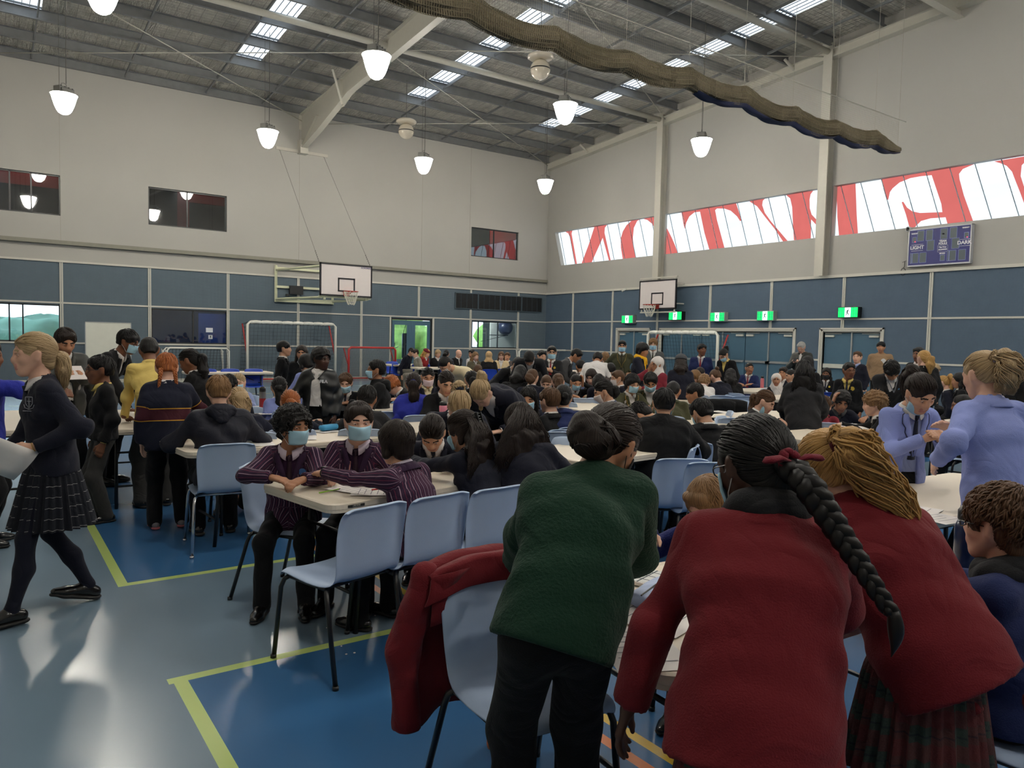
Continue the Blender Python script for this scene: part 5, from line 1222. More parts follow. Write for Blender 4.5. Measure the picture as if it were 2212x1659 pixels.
    if near and st not in ('crop', 'bald', 'curly', 'afro'):      # locks lying over the cap
        mb = MB(); nl = 620 if near > 1 else 150
        for i in range(nl):
            for _ in range(8):
                v = unit(V3(rnd.gauss(0, 1), rnd.gauss(0, 1), rnd.gauss(0, 1)))
                if st in ('pony', 'lowpony', 'braid', 'braids', 'half', 'lowbun', 'bun', 'topknot'):
                    ok = (v[2] > .35 and v[1] > .2) or (v[1] < .15 and v[2] > -.55)
                else: ok = v[2] > -.1 or v[1] < -.3
                if ok: break
            p0 = on_cap(v, thick + .0005)
            if cut(np.array([p0], np.float32))[0] > -.003: continue
            pts = []
            if tie[1] < -.06:
                for j in range(8):
                    t = j / 7; w = unit(v * (1 - t) + tv * t + 1e-4); off = thick + .0015 + .003 * math.sin(PI * t) + .002 * math.sin(i + 5 * t)
                    pts.append(toL(on_cap(w, off)))
            else:
                crown = unit(V3(.12, -.35, .9)); ax = unit(v - crown * (v @ crown)); a0 = math.acos(max(-1, min(1, v @ crown))); ln = .5 + .25 * rnd.random(); sw = rnd.uniform(-.35, .35)
                sd = np.cross(crown, ax)
                for j in range(7):
                    t = j / 6; a = max(.05, a0 - ln * .5) + ln * t; w = crown * math.cos(a) + (ax * math.cos(sw * t) + sd * math.sin(sw * t)) * math.sin(a)
                    lift = thick + .001 + (.004 if st == 'messy' else .002) * math.sin(PI * t) + (.006 * math.sin(i * 1.7 + 8 * t) if st == 'messy' else 0)
                    pw = on_cap(w, lift)
                    if cut(np.array([pw], np.float32))[0] > -.0005: break
                    pts.append(toL(pw))
            if len(pts) > 3:
                n_ = len(pts); mb.tube(pts, .004, 4, rs=[(.0012 + .0020 * math.sin(PI * min(1, .15 + .85 * j / (n_ - 1)))) * (1 if near > 1 else 1.5) for j in range(n_)])
        if mb.v: pc.mb(mb)
    o = pc.build('hair', m, root)
    if k.get('tie') and o and st in ('pony', 'lowpony', 'braid', 'half', 'bun', 'topknot'):
        mb = MB(); c = T + (back_dir * .012 if st != 'bun' else V3(0, 0, -.01)); r = .026; tc = k['tie']; e1 = unit(np.cross(back_dir, V3(0, 0, 1))); e2 = np.cross(back_dir, e1)
        big = k.get('scrunchie', 1)
        mb.tube([c + e1 * r * (.8 + .12 * math.sin(6 * a)) * math.cos(a) * big + e2 * r * .8 * math.sin(a) * big + back_dir * .006 * math.sin(7 * a) for a in [2 * PI * i / 24 for i in range(24)]], .012 * big, 7, closed=True)
        if k.get('bow'):
            for sg in (-1, 1):
                a = c + e1 * sg * .012 + back_dir * .015; mb.tube([a, a + e1 * sg * .03 + V3(0, 0, .008), a + e1 * sg * .06 + V3(0, 0, .004), a + e1 * sg * .075], .01, 8, rs=[.006, .014, .018, .006], flat=.5)
        b = mb.build('hair_tie', cloth('hair_tie_' + str(tc), tc), o, smooth=True)
    if k.get('clip') and o:
        mb = MB(); c = T + back_dir * .025; e1 = unit(R @ V3(1, 0, 0)); u = unit(R @ V3(0, 0, 1))
        for sg in (-1, 1):
            for j in range(5): a = c + e1 * sg * .02 + u * (j - 2) * .016; mb.tube([a - e1 * sg * .02 + back_dir * .01, a + back_dir * .012, a + e1 * sg * .012 - back_dir * .014], .004, 5)
            mb.bar(c + e1 * sg * .022 - u * .04 + back_dir * .01, c + e1 * sg * .022 + u * .04 + back_dir * .01, .008, .02)
        mb.build('hair_clip', M_black, o)
    return o
def person(label, px, py, pose='stand', face=180, d=None, z=None, group=None, **k):
    """px, py: where the head centre is seen; d: distance in front of the camera, or z: height of the head centre"""
    k['pose'] = pose
    Hw = atD(px, py, d) if d else onZ(px, py, z)
    dist = float((Hw - np.array([0, 0, EYE])) @ RM[:, 2])
    ang = math.atan2(-Hw[1], -Hw[0]) - D(face); yaw = ang - PI / 2        # local +y faces 'ang'
    s = k.get('s', 1.0)
    for _ in range(6):                                    # body size that puts the head at its seen height
        J = skeleton(s, k); e = Hw[2] - J['H'][2]
        if abs(e) < .004: break
        s = min(1.16, max(.72 if pose == 'stand' else .7, s * (1 + e / max(.3, J['H'][2] - (.45 if pose == 'sit' else 0)))))
    J = skeleton(s, k); s = float(s)
    Rw = rz(yaw); base = Hw - Rw @ V3(J['H'][0], J['H'][1], 0)
    root = empty('person', (base[0], base[1], 0), yaw, label, 'person', group)
    near = 2 if dist < 4.9 else 1 if dist < 9.5 else 0
    h = (.0105, .0072, .0052)[near] * (1.25 if dist > 15 else 1); hb = (.022, .015, .0105)[near] * (1.2 if dist > 15 else 1)
    rnd = random.Random(int(px * 7 + py)); mats = CL; sk = k.get('skin', 'light'); top = k.get('top', 'navy'); kind = k.get('kind', 'blazer')
    # ---- body: head, neck, hands, inner trunk
    pc = Piece(); F = head_field(s, J, k, h); V, Q, uv, part = F.mesh(h)
    mi = np.where(part == 2, 1, 0)
    brow = (np.abs(V[:, 2] - .0292 + .16 * np.maximum(0, np.abs(V[:, 0]) - .034)) < .0024) & (V[:, 1] > .055) & (np.abs(V[:, 0]) > .013) & (np.abs(V[:, 0]) < .048)
    mi = np.where(brow, 2, mi); pc.add(V, Q, None, mi, J['R'], J['H'], J['hs'])
    if near or dist < 16:
        for sg in (-1, 1):
            c = V3(sg * .0315, .0705, .004); op = 1 if k.get('eyes', 1) else 0
            mb = sphere(c, (.0118, .0118, .0118), 8); m0 = Piece(); VV = np.array(mb.v); QQ = np.array(mb.f); pc.add(VV, QQ, None, 3, J['R'], J['H'], J['hs'])
            ly = k.get('look', 0) * .004; mb = sphere(c + V3(ly, .0072, -.001), (.0060, .0056, .0060), 6); pc.add(np.array(mb.v), np.array(mb.f), None, 4, J['R'], J['H'], J['hs'])
            # lids
            mb = MB()
            for zz, cl in ((1, .0035 if op else -.004), (-1, .0052)):
                pts = [c + V3(.0135 * math.cos(a), .0122 * math.sin(a) * (1 - .1 * abs(math.cos(a))) - .0005, zz * cl * math.sin(a) ** .7) for a in [PI * (i + .5) / 9 for i in range(9)]]
                mb.tube(pts, .0024, 5)
            VV = np.array(mb.v); 
            q2 = Piece(); q2.mb(mb, 0); Vm = q2.V[0] @ J['R'].T * 1.0
            pc2 = MB(); pc2.v = [tuple(J['H'] + J['R'] @ (np.array(v) * J['hs'])) for v in mb.v]; pc2.f = mb.f; pc.mb(pc2, 0)
    HF = Field(.0042 if near else .006)
    for n, sg in (('r', 1), ('l', -1)):
        if k.get('nohand' + n): continue
        up = V3(sg * .15, 0, 1) if J['T' + n][2] < .9 and abs(J['D' + n][2]) < .6 else unit(V3(sg * 1.0, .1, .35)); up = k.get('palm' + n, up); up = V3(*up) if isinstance(up, tuple) else up
        if k.get('arm' + n, k.get('arms')) == 'temple' : J['D' + n] = unit(J['R'] @ V3(-sg * .1, -.2, 1)); up = J['R'] @ V3(sg, .2, 0)
        if k.get('arm' + n, k.get('arms')) == 'face': J['D' + n] = unit(V3(-sg * .3, -.1, 1)); up = V3(0, 1, 0)
        Fh = Field(.0035 if near else .006); hand(Fh, J['T' + n] + J['D' + n] * .012, J['D' + n], up, s, sg, .45, k.get('grip' + n, False))
        hv = (.0075, .0052, .0038)[near]; V, Q, uv, _ = Fh.mesh(hv, False); pc.add(V, Q, None, 0)
    F = Field(.02); torso(F, J, s, -.035, k, True, 0, 0)
    for n in 'rl': F.cone(J['h' + n], J['k' + n], .05 * s, .036 * s); F.cone(J['k' + n], J['a' + n], .034 * s, .026 * s)
    V, Q, uv, _ = F.mesh(.021, False); pc.add(V, Q, None, 0)
    lip = mat('lip_' + sk, LIP[sk], .45); body = pc.build('body', [SKIN[sk], lip, HAIR[k['hair'][1]] if k.get('hair') else HAIR['dark'], M_eyew, M_iris], root)
    # ---- top garment
    X = V3(1, 0, 0); N_, C_, up, fw = J['N'], J['C'], J['up'], J['fw']
    def tw(P):          # chest coordinates: x, forward, height above neck base
        q = P - N_.astype(np.float32); return q[:, 0], q @ fw.astype(np.float32), q @ up.astype(np.float32)
    front = k.get('front', face_front(face) or abs(k.get('hy', 0)) > 200)
    vd = k.get('v', .24 if kind in ('blazer', 'coat', 'jacket') else .10) * s; vw = k.get('vw', .062 if kind != 'jacket' else .055)
    g = dict(blazer=.022, coat=.03, jacket=.03, puffer=.042, hoodie=.032, sweater=.022, shirt=.014, jersey=.03, cardigan=.02)[kind] + k.get('g', 0)
    hem = dict(blazer=.13, coat=.2, jacket=.1, puffer=.08, hoodie=.08, sweater=.06, shirt=.02, jersey=.14, cardigan=.08)[kind] * s
    if pose == 'sit': hem = min(hem, .07 * s)
    F = Field(.016 if kind != 'blazer' else .013); torso(F, J, s, g, k, True, hem, {'blazer': .012, 'coat': .02}.get(kind, .0), k.get('kx', 1.38))
    if pose == 'sit' and kind in ('blazer', 'coat', 'jacket'):
        for n in 'rl': F.cone(J['P'], J['P'] + (J['k' + n] - J['P']) * .35, .095 * s, .085 * s, None, 1, 1)
    F.amp = dict(blazer=.0075, coat=.008, puffer=.006, shirt=.009, hoodie=.010, sweater=.008, jersey=.009, jacket=.009, cardigan=.008)[kind] * (.6 if near > 1 else .8 if near else .6); F.nf = k.get('nf', 24 if kind != 'puffer' else 30); F.ph = rnd.random() * 9
    opened = k.get('open', False); F.hot = [J['Er'], J['El'], (J['Sr'] + J['C']) / 2, (J['Sl'] + J['C']) / 2, J['W'] + V3(.14, 0, 0), J['W'] - V3(.14, 0, 0)] if near else []
    if front and kind in ('blazer', 'coat', 'jacket', 'cardigan', 'sweater', 'puffer'):
        def vcut(P):
            x, f, zc = tw(P); w = np.where(zc > -vd, vw * (1 + zc / vd) + .004, (.044 + .08 * np.clip((-zc - vd), 0, 1)) if opened else -1)
            return np.minimum(w - np.abs(x), f - .01)
        F.sub.append(vcut)
    F.sub.append(lambda P: .046 + .006 - np.sqrt((P[:, 0] - N_[0]) ** 2 + ((P - N_.astype(np.float32)) @ fw.astype(np.float32)) ** 2) - np.clip(-((P - N_.astype(np.float32)) @ up.astype(np.float32)) + .0, 0, 1) * 8)
    V, Q, uv, part = F.mesh(hb); pc = Piece(); mi = 0; ms = [mats[top]]
    if k.get('bands'):      # rugby jersey band
        zt = uv[:, 1]; hh = ((V - N_) @ up)
        along = np.where(part == 1, -hh, np.where(part == 2, uv[:, 1] + .05, np.where(part == 3, .275 * s + uv[:, 1] + .05, 9)))
        uv = uv.copy(); uv[:, 1] = along / s; uv[part == 3, 1] = along[part == 3] / s; ms = [mats['bands']]
    pc.add(V, Q, uv, mi); gname = dict(blazer='blazer', coat='coat', jacket='jacket', puffer='puffer_jacket', hoodie='hoodie', sweater='sweater', shirt='shirt', jersey='jersey', cardigan='cardigan')[kind]
    gar = pc.build(gname, ms, root)
    inner = k.get('inner', 'white')
    rT = lambda zc, gg: ((.054 + (.094 - .054) * min(1, max(0, -zc / (.15 * s)))) * s * k.get('build', 1) + gg)
    def surf(x, zc, gg):      # point on the chest surface
        r = rT(zc, gg); kk = 1.60 if zc > -.17 * s else 1.4; base = N_ + (C_ - N_) * min(1, -zc / (.17 * s)) if zc > -.17 * s else C_ + (J['W'] - C_) * min(1, (-zc - .17 * s) / (.17 * s))
        f = r * math.sqrt(max(.02, 1 - (x / (r * kk)) ** 2)); return base + X * x + unit(fw + up * .0) * f
    if kind != 'shirt' and front:
        F = Field(.014); torso(F, J, s, g - .014, k, False, 0 if not opened else .03, 0); V, Q, uv, part = F.mesh(max(hb, .012))
        keep = (((V - N_) @ fw)[Q].mean(1) > -.02) & (((V - N_) @ up)[Q].mean(1) > -.42 * s); pc = Piece(); pc.add(V, Q[keep], uv); pc.build('shirt', [mats[inner]], root)
    # collar
    colr = k.get('collar', inner if kind != 'shirt' else top)
    if colr:
        mb = MB(); rows = []
        for i in range(29):
            a = -PI + 2 * PI * i / 28; a = a * .93; ft = max(0, 1 - abs(a) / 1.0) if False else 0
            a2 = a + PI; ca, sa = math.cos(a2), math.sin(a2)      # a2 = 0 at the front
            dirn = X * math.sin(a2) * 1.08 + fw * math.cos(a2); fr = max(0, math.cos(a2)) ** 3; rb = (.054 + g * .15)
            o = N_ + fw * .004 - fw * 0
            rows.append([o + dirn * (rb + .001) - up * (.02 + .035 * fr), o + dirn * (rb - .004) + up * (.030 - .02 * fr), o + dirn * (rb + .004) + up * (.034 - .022 * fr), o + dirn * (rb + .018 + .012 * fr) + up * (.004 - .045 * fr), o + dirn * (rb + .016) + up * (.002 - .045 * fr)])
        mb.grid(rows); mb.build('collar', mats[colr], root, smooth=True)
    if kind in ('blazer', 'coat') or k.get('bcollar'):
        mb = MB(); rows = []
        for i in range(21):
            a = -PI * .62 + PI * 1.24 * i / 20; dirn = X * math.sin(a) * 1.12 - fw * math.cos(a); rb = .066 + g * .3; fr = abs(math.sin(a)) ** 4
            o = N_ + fw * .004
            rows.append([o + dirn * (rb - .008) - up * .02, o + dirn * (rb - .004) + up * .018, o + dirn * (rb + .004) + up * .019, o + dirn * (rb + .024) - up * (.018 + .02 * fr), o + dirn * (rb + .022) - up * .026])
        mb.grid(rows); mb.build('blazer_collar', mats[k.get('lapel', top)], root, smooth=True)
    if front and kind in ('blazer', 'coat', 'jacket', 'cardigan'):
        for sg in (-1, 1):
            mb = MB(); rows = []
            for i in range(12):
                t = i / 11; zc = .015 - (vd + .015) * t; w0 = vw * max(.05, (1 + zc / vd)) if zc < 0 else vw
                lw = (.038 * math.sin(PI * min(1, t * 1.15 + .12)) + .006) * (1 if kind != 'cardigan' else .3)
                if .30 < t < .38: lw *= .72
                zz = min(zc, -.002); rows.append([surf(sg * (w0 - .003), zz, g - .004), surf(sg * w0, zz, g + .012), surf(sg * (w0 + lw * .6), zz, g + .014), surf(sg * (w0 + lw), zz, g + .008), surf(sg * (w0 + lw), zz, g - .002)])
            mb.grid(rows); lp = mb.build('lapel', mats[k.get('lapel', top)], root, smooth=True)
            if k.get('piping'):
                pm = MB(); pm.tube([r_[3] + fw * .002 for r_ in rows], .0028, 5); pm.build('piping', mat('piping_' + str(k['piping']), k['piping'], .6), lp)
    if k.get('vtrim') and front:
        mb = MB()
        for sg in (-1, 1): mb.tube([surf(sg * vw * max(0, (1 - t)), -vd * t - .003, g + .004) for t in [i / 10 for i in range(11)]], .006, 6)
        mb.build('neck_trim', cloth('neck_trim_' + str(k['vtrim']), k['vtrim']), gar)
    if k.get('tiec') and front:
        mb = MB(); gg = g - .006; kn = surf(0, -.03, gg + .004); mb.tube([kn + up * .018, kn, kn - up * .016], .014, 8, rs=[.015, .013, .009], flat=.7)
        L_ = min(vd + .02, .34); rows = []
        for i in range(7): zc = -.045 - (L_ - .04) * i / 6; w = .010 + .014 * i / 6; rows.append([surf(-w, zc, gg), surf(-w, zc, gg + .008), surf(0, zc, gg + .012), surf(w, zc, gg + .008), surf(w, zc, gg)])
        mb.grid(rows); mb.build('tie', mats[k['tiec']], root, smooth=True)
    if k.get('badge'):
        bc, by, bs_ = k['badge']; mb = MB(); c = surf(-.075, by - .15 * s, g + .010); mb.tube([c + fw * .0, c + fw * .004], bs_, 14); mb.build('badge', mat('badge_' + str(bc), bc, .4), gar)
    if kind in ('blazer', 'coat', 'sweater') and near:
        mb = MB()
        for n in 'rl': T = J['T' + n]; dd = unit(T - J['E' + n]); mb = MB(); mb.tube([T - dd * .03, T + dd * .006], .033, 14, rs=[.031 * s, .030 * s], cap=False); k.get('cuff', True) and mb.build('shirt_cuff', mats[inner], root, smooth=True)
    if k.get('hood'):
        F = Field(.012); hc = mats[k['hood']]; c = N_ - fw * .06 * s - up * .005
        for a in range(-4, 5):
            a1, a2 = a * .3, (a + 1) * .3
            if a < 4: F.cone(N_ + (X * math.sin(a1) * .085 - fw * math.cos(a1) * .085) - up * .015, N_ + (X * math.sin(a2) * .085 - fw * math.cos(a2) * .085) - up * .015, .030, .030)
        F.cone(N_ - fw * .10 - up * .01, N_ - fw * .125 - up * .09 * s, .05, .025, X, 1.9); F.amp = .004; F.nf = 30
        V, Q, uv, _ = F.mesh(hb); Piece().add(V, Q, uv).build('hood', hc, gar)
    if k.get('scarf'):
        F = Field(.012); r_ = .068
        for j, (zz, rr) in enumerate(((.004, .020), (.028, .017))):
            pts = [N_ + X * math.sin(a) * (r_ - .006 * j) * 1.1 + fw * (math.cos(a) * (r_ - .006 * j) + .005) + up * (zz - .02 * math.cos(a)) for a in [2 * PI * i / 12 for i in range(13)]]
            for i in range(12): F.cone(pts[i], pts[i + 1], rr, rr)
        if k.get('scarf_ends'):
            for sg in (-1, 1): F.cone(surf(sg * .05, -.02, g + .02), surf(sg * .05, -.28, g + .01), .030, .028, fw, .5); F.cone(surf(sg * .05, -.28, g + .01), surf(sg * .05, -.28, g + .01) + V3(0, .02, -.16), .028, .03, fw, .5)
        F.amp = .005; F.nf = 40; V, Q, uv, _ = F.mesh(hb); Piece().add(V, Q, uv).build('scarf', mats[k['scarf']], root)
    # ---- bottoms and shoes
    bot = k.get('bottom', 'blk'); J_ = J
    if bot in ('plaid', 'tartan', 'skirt'):
        m = mats[bot] if bot != 'skirt' else mats[k.get('skirtc', 'blk')]
        L = k.get('skirt_len', .47) * s; top_c = J['P'] + unit(J['W'] - J['P']) * .07 * s; pc = MB(); rows = []; n_ = 120; V = []; Q = []; uvs = []
        w = unit(J['W'] - J['P']); sit = pose == 'sit'
        for j in range(14):
            t = j / 13; row = []
            for i in range(n_):
                a = 2 * PI * i / n_; r = (.100 + .020 * min(1, t * 3) + .055 * t * k.get('skirt_flare', 1)) * s * 1.0; pl = (.012 * t + .002) * s * (abs(((i / 4) % 1) - .5) * 4 - 1)
                dv = V3(math.cos(a) * 1.28, math.sin(a) * (1 + (k.get('sky', 1) - 1) * t), 0) * (r + pl); c = top_c + V3(0, 0, -1) * L * t + V3(k.get('sway', 0) * t, k.get('swayy', 0) * t, 0)
                c = c - w * 0 + (V3(0, -.03, 0) * 0)
                V.append(c + dv); uvs.append((a * .14, L * t, .14 * 2 * PI))
        for j in range(13):
            for i in range(n_): Q.append((j * n_ + i, j * n_ + (i + 1) % n_, (j + 1) * n_ + (i + 1) % n_, (j + 1) * n_ + i))
        pcs = Piece(); pcs.add(np.array(V), np.array(Q), np.array(uvs)); pcs.build('skirt', m, root)
        F = Field(.012)
        for n in 'rl': F.cone(J['h' + n], J['k' + n], .074 * s, .050 * s); F.cone(J['k' + n], J['k' + n] * .55 + J['a' + n] * .45 + V3(0, -.02, 0), .048 * s, .050 * s); F.cone(J['k' + n] * .55 + J['a' + n] * .45 + V3(0, -.02, 0), J['a' + n], .050 * s, .032 * s); F.cone(J['a' + n], J['a' + n] + V3(0, .02, -.03), .032 * s, .034 * s)
        V, Q, uv, _ = F.mesh(hb); Piece().add(V, Q, uv).build('tights', mats['tights'], root)
    else:
        F = Field(.014); lw = k.get('legw', 1.0)
        F.cone(J['P'] + V3(-.04, 0, -.02) * s, J['P'] + V3(.04, 0, -.02) * s, .094 * s, .094 * s)
        for n in 'rl': F.cone(J['h' + n], J['k' + n], .086 * s, .066 * s * lw); F.cone(J['k' + n], J['a' + n] + V3(0, 0, -.015), .062 * s * lw, .058 * s * lw)
        F.cone(J['P'], J['P'] + (J['W'] - J['P']) * .6, .092 * s, .084 * s, X, 1.36); F.amp = .006; F.nf = 24; F.ph = rnd.random() * 5
        V, Q, uv, _ = F.mesh(hb * 1.1); Piece().add(V, Q, uv).build('trousers', mats[bot], root)
    if pose == 'sit' and dist > 9 or k.get('noshoe'): pass
    else:
        for n, sg in (('r', 1), ('l', -1)):
            A = J['a' + n]; fz = A[2] - .085 * s; dd = unit(V3(sg * .12, 1, 0)); tilt = k.get('tilt' + n, 0); M = rx(D(-tilt)); F = Field(.010)
            q = lambda y, z, x=0: A + M @ (dd * y * s + V3(0, 0, z * s - .085 * s) + V3(x * s, 0, 0))
            F.cone(q(-.045, .045), q(.02, .065), .036 * s, .038 * s); F.cone(q(.02, .055), q(.11, .038), .038 * s, .034 * s, V3(0, 0, 1), .85); F.cone(q(.11, .036), q(.165, .032), .038 * s, .030 * s, V3(0, 0, 1), .72)
            F.sub.append(lambda P: (.012 * s + fz) - P[:, 2] if not tilt else np.full(len(P), -1.0))
            V, Q, uv, _ = F.mesh(.009 if near else .014); sm_ = k.get('shoe', 'black'); sh = Piece().add(V, Q, uv).build('shoe', M_shoe if sm_ == 'black' else M_sneak, root)
            F = Field(.006); F.cone(q(-.05, .014), q(.10, .014), .040 * s, .044 * s, V3(0, 0, 1), .40); F.cone(q(.10, .014), q(.165, .016), .044 * s, .034 * s, V3(0, 0, 1), .40); V, Q, uv, _ = F.mesh(.008 if near else .014); Piece().add(V, Q, uv).build('shoe_sole', M_sole if sm_ == 'black' else mat('red_white_sole', (176, 96, 100), .6), sh)
    # ---- head things
    if k.get('hair') and not k.get('hijab'): build_hair(k, J, s, root, h * 1.1, rnd, near)
    toL = lambda q: J['H'] + J['R'] @ (np.array(q) * J['hs'])
    if k.get('hijab'):
        F = Field(.010); F.ell((0, -.022, .032), (.092, .108, .098)); F.cone((0, -.01, -.06), (0, .0, -.11), .085, .085); F.cone((0, .02, -.105), (0, .045, -.12), .06, .06)
        q = lambda v: (J['R'].T @ (v - J['H'])) / J['hs']
        for sg in (-1, 1): F.cone(q(N_ + up * .03), q(N_ + X * sg * .10 * s - up * .03), .08, .06)
        F.cone(q(N_ + fw * .03), q(surf(0, -.2 if k.get('drape', 1) else -.1, .02)), .075, .05, (1, 0, 0), 1.4)
        F.sub.append(lambda P: (1 - np.sqrt(((P - np.array([0, .105, -.022], np.float32)) ** 2 / np.array([.060, .085, .085], np.float32) ** 2).sum(1))) * .06)
        F.amp = .004; F.nf = 45; V, Q, uv, _ = F.mesh(max(h, .006)); Piece().add(V, Q, uv, 0, J['R'], J['H'], J['hs']).build('hijab', mats[k['hijab']], root)
    if k.get('hat'):
        F = Field(.010); F.ell((0, -.03, .06), (.092, .108, .075) if k['hat'] == 'greybean' else (.105, .112, .05)); F.cone((0, -.03, .045), (0, -.035, .03), .085, .085, (0, 1, 0), 1.15)
        F.sub.append(lambda P: np.minimum(.03 - P[:, 2] + .25 * P[:, 1] * 0, .1)); V, Q, uv, _ = F.mesh(max(h, .006)); Piece().add(V, Q, uv, 0, J['R'], J['H'], J['hs']).build('hat', mats[k['hat']], root)
    if k.get('mask'):
        low = k.get('mask_low', 0); mb = MB(); rows = []
        for j in range(9):
            v = j / 8; zz = -.006 - low * .035 - .092 * v; row = []
            for i in range(17):
                u = -1 + i / 8; a = u * 1.2; nose = math.exp(-(u * 3.2) ** 2) * (.022 * math.exp(-((v - .22) * 3.2) ** 2)) if not low else 0
                bulge = .008 * math.sin(PI * v); row.append(toL((.073 * math.sin(a) * (1 - .14 * v ** 2), .020 + (.080 - .006 * v + bulge) * math.cos(a) + nose + .0012 * math.sin(v * 16) - (.03 * low), zz + .006 * math.cos(a) * (v - .5))))
            rows.append(row)
        mb.grid(rows); mm = {'blue': M_mask, 'white': M_maskw, 'pink': M_maskp, 'black': M_maskb}[k['mask']]; o = mb.build('face_mask', mm, root, smooth=True, solid=.003 if near else 0)
        for sg in (-1, 1):
            lp = MB()
            for zz in (.0, -.085): lp.tube([toL((sg * .061, .045 - .03 * low, zz - .01 - low * .035)), toL((sg * .074, .02, zz * .6 - .01)), toL((sg * .084, -.014, .018 if zz == 0 else -.03))], .0014 if near else .002, 4)
            lp.build('ear_loop', M_loop if k['mask'] != 'black' else M_maskb, o)
    if k.get('specs'):
        mb = MB(); 
        for sg in (-1, 1):
            mb.tube([toL((sg * .033 + .022 * math.cos(a), .098 - .006 * abs(math.cos(a)), .002 + .018 * math.sin(a))) for a in [2 * PI * i / 18 for i in range(18)]], .0019, 5, closed=True); mb.tube([toL((sg * .055, .093, .006)), toL((sg * .078, .05, .006)), toL((sg * .082, -.012, .004))], .0018, 5)
        mb.tube([toL((-.011, .099, .005)), toL((.011, .099, .005))], .0018, 5); mb.build('glasses', M_specs, root)
    if k.get('phone'):
        c = (J['Tr'] + J['Tl']) / 2 + (J['Dr'] + J['Dl']) * .05
        mb = MB(); mb.T = Matrix.Translation(c) @ Matrix.Rotation(-.6, 4, 'X'); mb.cbox((0, 0, .02), (.07, .14, .008)) if k['phone'] == 'phone' else mb.cbox((0, 0, .0), (.15, .2, .004))
        o = mb.build('mobile_phone' if k['phone'] == 'phone' else 'paper_sheet', M_maskb if k['phone'] == 'phone' else M_maskw); o.parent = None; o.location = root.location; o.rotation_euler = root.rotation_euler
        tag(o, ('phone' if k['phone'] == 'phone' else 'white paper sheet') + ' held in the hands of the ' + k.get('who', label), 'phone' if k['phone'] == 'phone' else 'paper')
    if k.get('chair', pose == 'sit'):
        SEATS.append((float(base[0] + (Rw @ V3(0, -.01, 0))[0]), float(base[1] + (Rw @ V3(0, -.01, 0))[1]), yaw + D(k.get('cyaw', 0)), k.get('chair', 'blue') if k.get('chair', True) is not True else 'blue', dist, short_label(label)))
    PEOPLE[label] = (root, J, s, base, yaw, dist)
    return root
def face_front(f): return abs(((f + 180) % 360) - 180) < 125
SEATS = []; PEOPLE = {}

def short_label(l):
    w = l.replace(',', '').split()[:10]
    while w[-1] in ('in', 'with', 'and', 'the', 'of', 'at', 'behind', 'her', 'his', 'a', 'beside', 'over', 'to', 'before', 'on', 'under', 'back', 'looking', 'sitting', 'right', 'between', 'facing', 'for', 'by', 'very', 'pale', 'dark', 'low'): w.pop()
    return 'under the ' + ' '.join(w)
import time as _t; _t0 = _t.time()
# ================================================================ THE PEOPLE
P_ = person
G = (176, 140, 62)
# ---- nearest group at the right-hand table
P_('girl in bottle green jumper bending over the near table, black trousers and low dark ponytail', 1318, 962, 'stand', 166, d=2.3, s=.98, hair=('lowpony', 'dark'), tail=.07, tw=1.5, skin='tan', kind='sweater', top='green', inner='white', lean=30, side=18, curl=14, hp=36, hy=-46, hr=6, armr=(.24, .40, .80, 1, -.6, -.3), arml=(-.05, .50, .82), mask='black', collar='white', who='girl in the green jumper', legw=1.15, g=.008, wide=.95)
P_('girl in maroon blazer with long dark plait and grey scarf, back to us', 1628, 1006, 'stand', 172, d=1.85, s=.95, hair=('braid', 'black'), skin='deep', top='maroon', tie=(104, 22, 38), bow=1, bottom='tartan', lean=24, curl=6, hp=18, hy=32, arml=(-.35, .10, .50, -1, -.4, 0), armr=(.22, .40, .82), scarf='char', mask='blue', specs=1, tail=.37, tx=.20, ty=-.13, g=.010, wide=1.0, build=1.04, side=4, who='girl with the dark plait')
P_('girl in maroon blazer with thick blonde ponytail and dark red scrunchie leaning left', 1790, 1016, 'stand', 158, d=2.3, s=.98, hair=('pony', 'blonde'), skin='fair', top='maroon', tie=(84, 22, 36), scrunchie=1.5, bottom='tartan', lean=30, side=-26, hp=22, hy=16, hr=-12, arml=(-.30, .02, .66, -1, -.4, 0), armr=(.10, .42, .84), tail=.30, tx=.20, wav=.03, g=.012, wide=1.08, build=1.08, who='blonde girl in maroon')
P_('boy in navy jacket with glasses and dark scarf seated at the right edge of view', 2160, 1136, 'sit', 104, d=2.3, hair=('messy', 'brown'), skin='fair', kind='jacket', top='navyb', inner='white', scarf='char', specs=1, lean=6, hp=2, hy=-12, armr=(.12, .40, .82), arml=(-.05, .42, .84), who='boy at the right edge', collar='char')
P_('boy in royal blue jumper with short fair hair and glasses, writing at near table', 1532, 1092, 'sit', 16, d=3.1, hair=('short', 'light'), skin='fair', kind='sweater', top='navyr', inner='white', specs=1, lean=22, hp=36, hy=-24, arms='wide', who='boy in the royal blue jumper')
# ---- lavender pair
P_('dark haired girl in lavender blazer, mask below her chin, looking at her hands', 1988, 850, 'stand', -38, d=4.6, hair=('pony', 'dark'), skin='light', top='lav', inner='lavs', lapel='lav', piping=(30, 32, 60), open=True, v=.30, mask='blue', mask_low=1, lean=10, curl=14, hp=38, hr=6, arms='phone', bottom='blk', tail=.2, collar='white', tiec='tien', who='dark haired girl in lavender')
P_('girl in lavender blazer with curly golden ponytail and lilac scrunchie, back to us', 2122, 812, 'stand', 132, d=3.9, hair=('pony', 'ash'), skin='fair', top='lav', inner='white', tie=(140, 146, 200), scrunchie=1.3, bottom='blk', legw=1.3, lean=10, hp=16, hy=0, arml=(-.26, .10, 1.02, -1, -.9, -.2), armr='phone', tail=.14, wav=.03, g=.008, who='golden haired girl in lavender')
